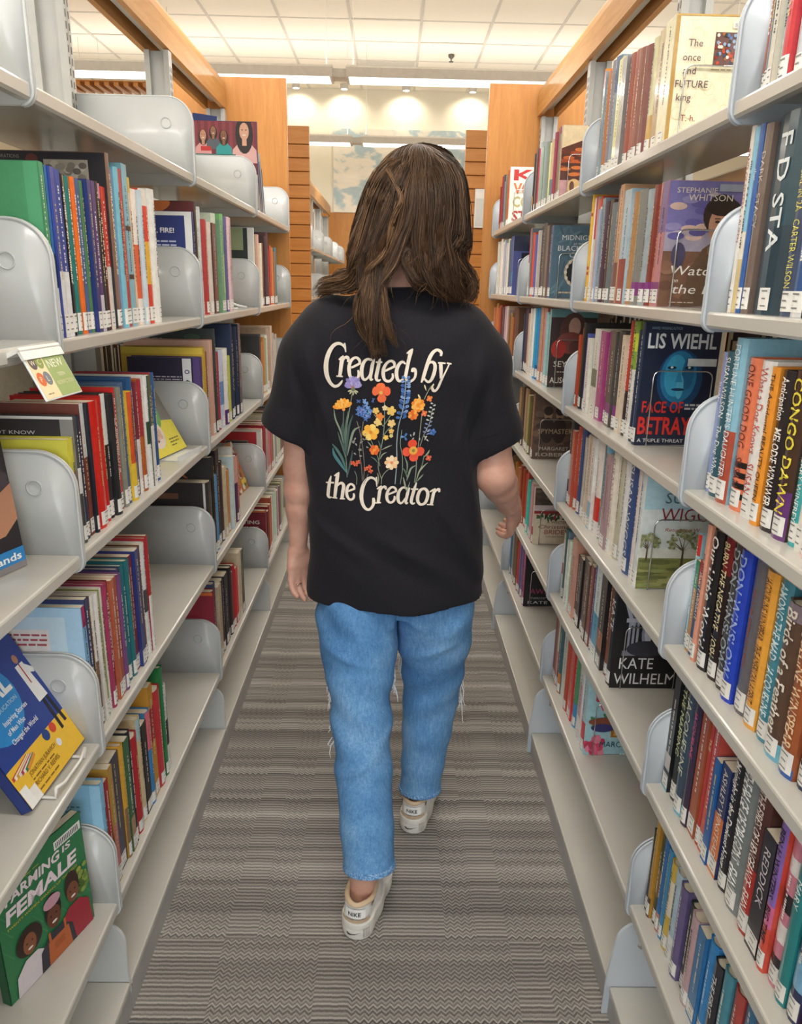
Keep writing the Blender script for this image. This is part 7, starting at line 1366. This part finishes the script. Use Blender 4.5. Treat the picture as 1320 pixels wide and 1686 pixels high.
o = FLW.build('print_flowers', 'shirt_print', shirt_o); o['label'] = 'printed bunch of orange, blue and yellow wildflowers'
# ---- hair: a dark inner volume and several thousand fine strands along hand-laid locks
rh = random.Random(8); nh = np.random.default_rng(8)
CURVES = [catmull(p, 26) for p, _ in LOCKS]
def hair_core(P):
    d = ellipsoid(P, (.045, 1.795, 1.612), (.090, .108, .100))
    d = np.maximum(d, -np.maximum(ellipsoid(P, (.046, 1.93, 1.57), (.085, .10, .11)), -1))      # face left open
    for (pts, r), C in zip(LOCKS, CURVES):
        S = C[3::4]; n = len(S)
        for i in range(n - 1):
            w0, w1 = [r * .36 * min(1, .55 + (1 - j / (n - 1)) * .9) for j in (i, i + 1)]
            d = smin(d, cone(P, (*S[i], w0), (*S[i + 1], w1)), .010)
    return d
hc = under(net_object('hair_volume', hair_core, (-.20, 1.57, 1.27), (.23, 1.95, 1.75), .005, 'hair_core', None, 2))
VS, FS, CS = [], [], []
COUNT = [0]
def strands(C, r, root, tip):
    """C: S x n x 3 centre lines; root, tip: S x 3 colours"""
    S, n, _ = C.shape; T_ = np.gradient(C, axis=1); T_ /= np.linalg.norm(T_, axis=2, keepdims=True) + 1e-9
    a = np.cross(T_, np.array([.3, .2, .9])); a /= np.linalg.norm(a, axis=2, keepdims=True) + 1e-9; b = np.cross(T_, a)
    w_ = (r * np.interp(np.linspace(0, 1, n), [0, .1, .7, 1], [.8, 1, .9, .2]))[None, :, None]
    VS.append(np.stack([C + (a * math.cos(q) + b * math.sin(q)) * w_ for q in (0, 2.1, 4.2)], 1).reshape(-1, 3))
    i = np.arange(n - 1); base = COUNT[0] + np.arange(S)[:, None, None] * 3 * n
    for k in range(3):
        k2 = (k + 1) % 3; q = np.stack([k * n + i, k2 * n + i, k2 * n + i + 1, k * n + i + 1], -1)[None]
        FS.append((q + base).reshape(-1, 4))
        t_ = (i / (n - 1))[None, :, None]; c = root[:, None] * (1 - t_) + tip[:, None] * t_
        CS.append(np.repeat(np.concatenate([c, np.ones((S, n - 1, 1))], 2).reshape(-1, 4), 4, 0))
    COUNT[0] += S * 3 * n
TONES = np.array([lin(c)[:3] for c in ('2a1d15', '37281d', '443122', '513b29', '624832', '7a5c40', '94734f')])
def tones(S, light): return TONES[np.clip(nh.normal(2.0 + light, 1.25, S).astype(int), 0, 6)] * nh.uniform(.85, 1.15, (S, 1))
NS = 22
for li, ((pts, r), C1) in enumerate(zip(LOCKS, CURVES)):
    C0 = catmull(pts, NS); s_ = np.linspace(0, 1, NS); w0 = np.interp(s_, [.3, .6, 1], [0, 1, 1]); lp, lf = rh.uniform(0, 6.3), rh.uniform(1.7, 2.5)
    T_ = np.gradient(C0, axis=0); T_ /= np.linalg.norm(T_, axis=1)[:, None]
    side = np.cross(T_, np.array([0, -1., .15])); side /= np.linalg.norm(side, axis=1)[:, None]; out = np.cross(side, T_)
    C0 = C0 + side * (.0075 * w0 * np.sin(s_ * 2 * PI * lf + lp))[:, None] + out * (.005 * w0 * np.cos(s_ * 2 * PI * lf + lp))[:, None]
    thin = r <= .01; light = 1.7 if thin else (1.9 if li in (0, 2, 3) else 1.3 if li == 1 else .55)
    for c in range(3 if thin else 10):                       # small clumps inside the lock
        ca_, cr_ = rh.uniform(0, 2 * PI), r * .80 * math.sqrt(rh.random()); ph = rh.uniform(0, 6.3); fq = rh.uniform(1.2, 2.2); am = rh.uniform(.004, .011) * (1 if not thin else .4)
        S = 46; a_ = nh.uniform(0, 2 * PI, (S, 1)); q = r * (.36 if not thin else .7) * np.sqrt(nh.random((S, 1)))
        sp_ = np.interp(s_, [0, .15, .6, 1], [.5, 1.0, .95, .55])[None] ; cl = np.interp(s_, [0, .3, .8, 1], [1.0, 1.0, .8, .35])[None] * (1 + nh.uniform(-.1, .9, (S, 1)) * s_[None] ** 3)
        wv_ = am * np.sin(s_ * 2 * PI * fq + ph)[None] * s_[None]
        du = cr_ * math.cos(ca_) * sp_ + q * np.cos(a_) * cl + wv_ + .0015 * np.sin(s_[None] * nh.uniform(8, 20, (S, 1)) + nh.uniform(0, 6, (S, 1)))
        dv = (cr_ * math.sin(ca_) * sp_ + q * np.sin(a_) * cl) * .85 + .6 * am * np.cos(s_ * 2 * PI * fq + ph)[None] * s_[None]
        ln = nh.uniform(.86, 1.0, (S, 1)); tt = s_[None] * ln                     # strands end at different lengths
        base = np.stack([np.stack([np.interp(tt[i], s_, C0[:, k]) for k in range(3)], -1) for i in range(S)])
        C = base + side[None] * du[..., None] + out[None] * dv[..., None]
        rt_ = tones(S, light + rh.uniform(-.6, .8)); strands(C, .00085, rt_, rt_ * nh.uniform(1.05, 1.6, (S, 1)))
# crown: strands hugging the skull from the parting
S = 1500; az = nh.uniform(-PI, PI, S); az = az[np.abs(az - PI / 2) > .75]; S = len(az)
st = nh.uniform(.02, .5, S); en = np.minimum(PI * .6, st + nh.uniform(.7, 1.3, S)); k = nh.uniform(1.0, 1.05, (S, 1))
th = st[:, None] + (en - st)[:, None] * np.linspace(0, 1, 10)[None]; az2 = az[:, None] + .08 * np.sin(np.linspace(0, 2.5, 10)[None] + nh.uniform(0, 6, (S, 1)))
C = np.stack([.045 + .098 * k * np.sin(th) * np.cos(az2), 1.795 + .118 * k * np.sin(th) * np.sin(az2), 1.612 + .110 * k * np.cos(th)], -1)
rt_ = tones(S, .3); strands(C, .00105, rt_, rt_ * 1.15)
# flyaways
for i in range(80):
    L = rh.choice(CURVES[4:14]); j = rh.randint(10, 22); p = L[j] + np.array([rh.uniform(-.02, .02), rh.uniform(-.015, -.004), 0]); q = [p]
    dx = rh.uniform(-.014, .014)
    for s in range(6): q.append(q[-1] + np.array([dx * (.6 + .5 * math.sin(s + i)), rh.uniform(-.003, .003), -rh.uniform(.005, .014)]))
    rt_ = tones(1, 1.0); strands(catmull(q, 10)[None], .0004, rt_, rt_)
V = np.concatenate(VS); Fq = np.concatenate(FS); Cc = np.concatenate(CS)
me = bpy.data.meshes.new('hair_strands'); me.vertices.add(len(V)); me.vertices.foreach_set('co', V.astype(np.float32).ravel())
me.loops.add(Fq.size); me.loops.foreach_set('vertex_index', Fq.astype(np.int32).ravel()); me.polygons.add(len(Fq)); me.polygons.foreach_set('loop_start', np.arange(0, Fq.size, 4, dtype=np.int32))
me.polygons.foreach_set('use_smooth', np.ones(len(Fq), bool)); me.update(calc_edges=True)
ca = me.color_attributes.new('Col', 'FLOAT_COLOR', 'CORNER'); ca.data.foreach_set('color', Cc.astype(np.float32).ravel())
me.materials.append(MATS['hair'])
hs = link('hair_strands', me, hc); tag(hs, kind='stuff'); hs['label'] = 'long wavy brown hair'; hc['label'] = 'long wavy brown hair'
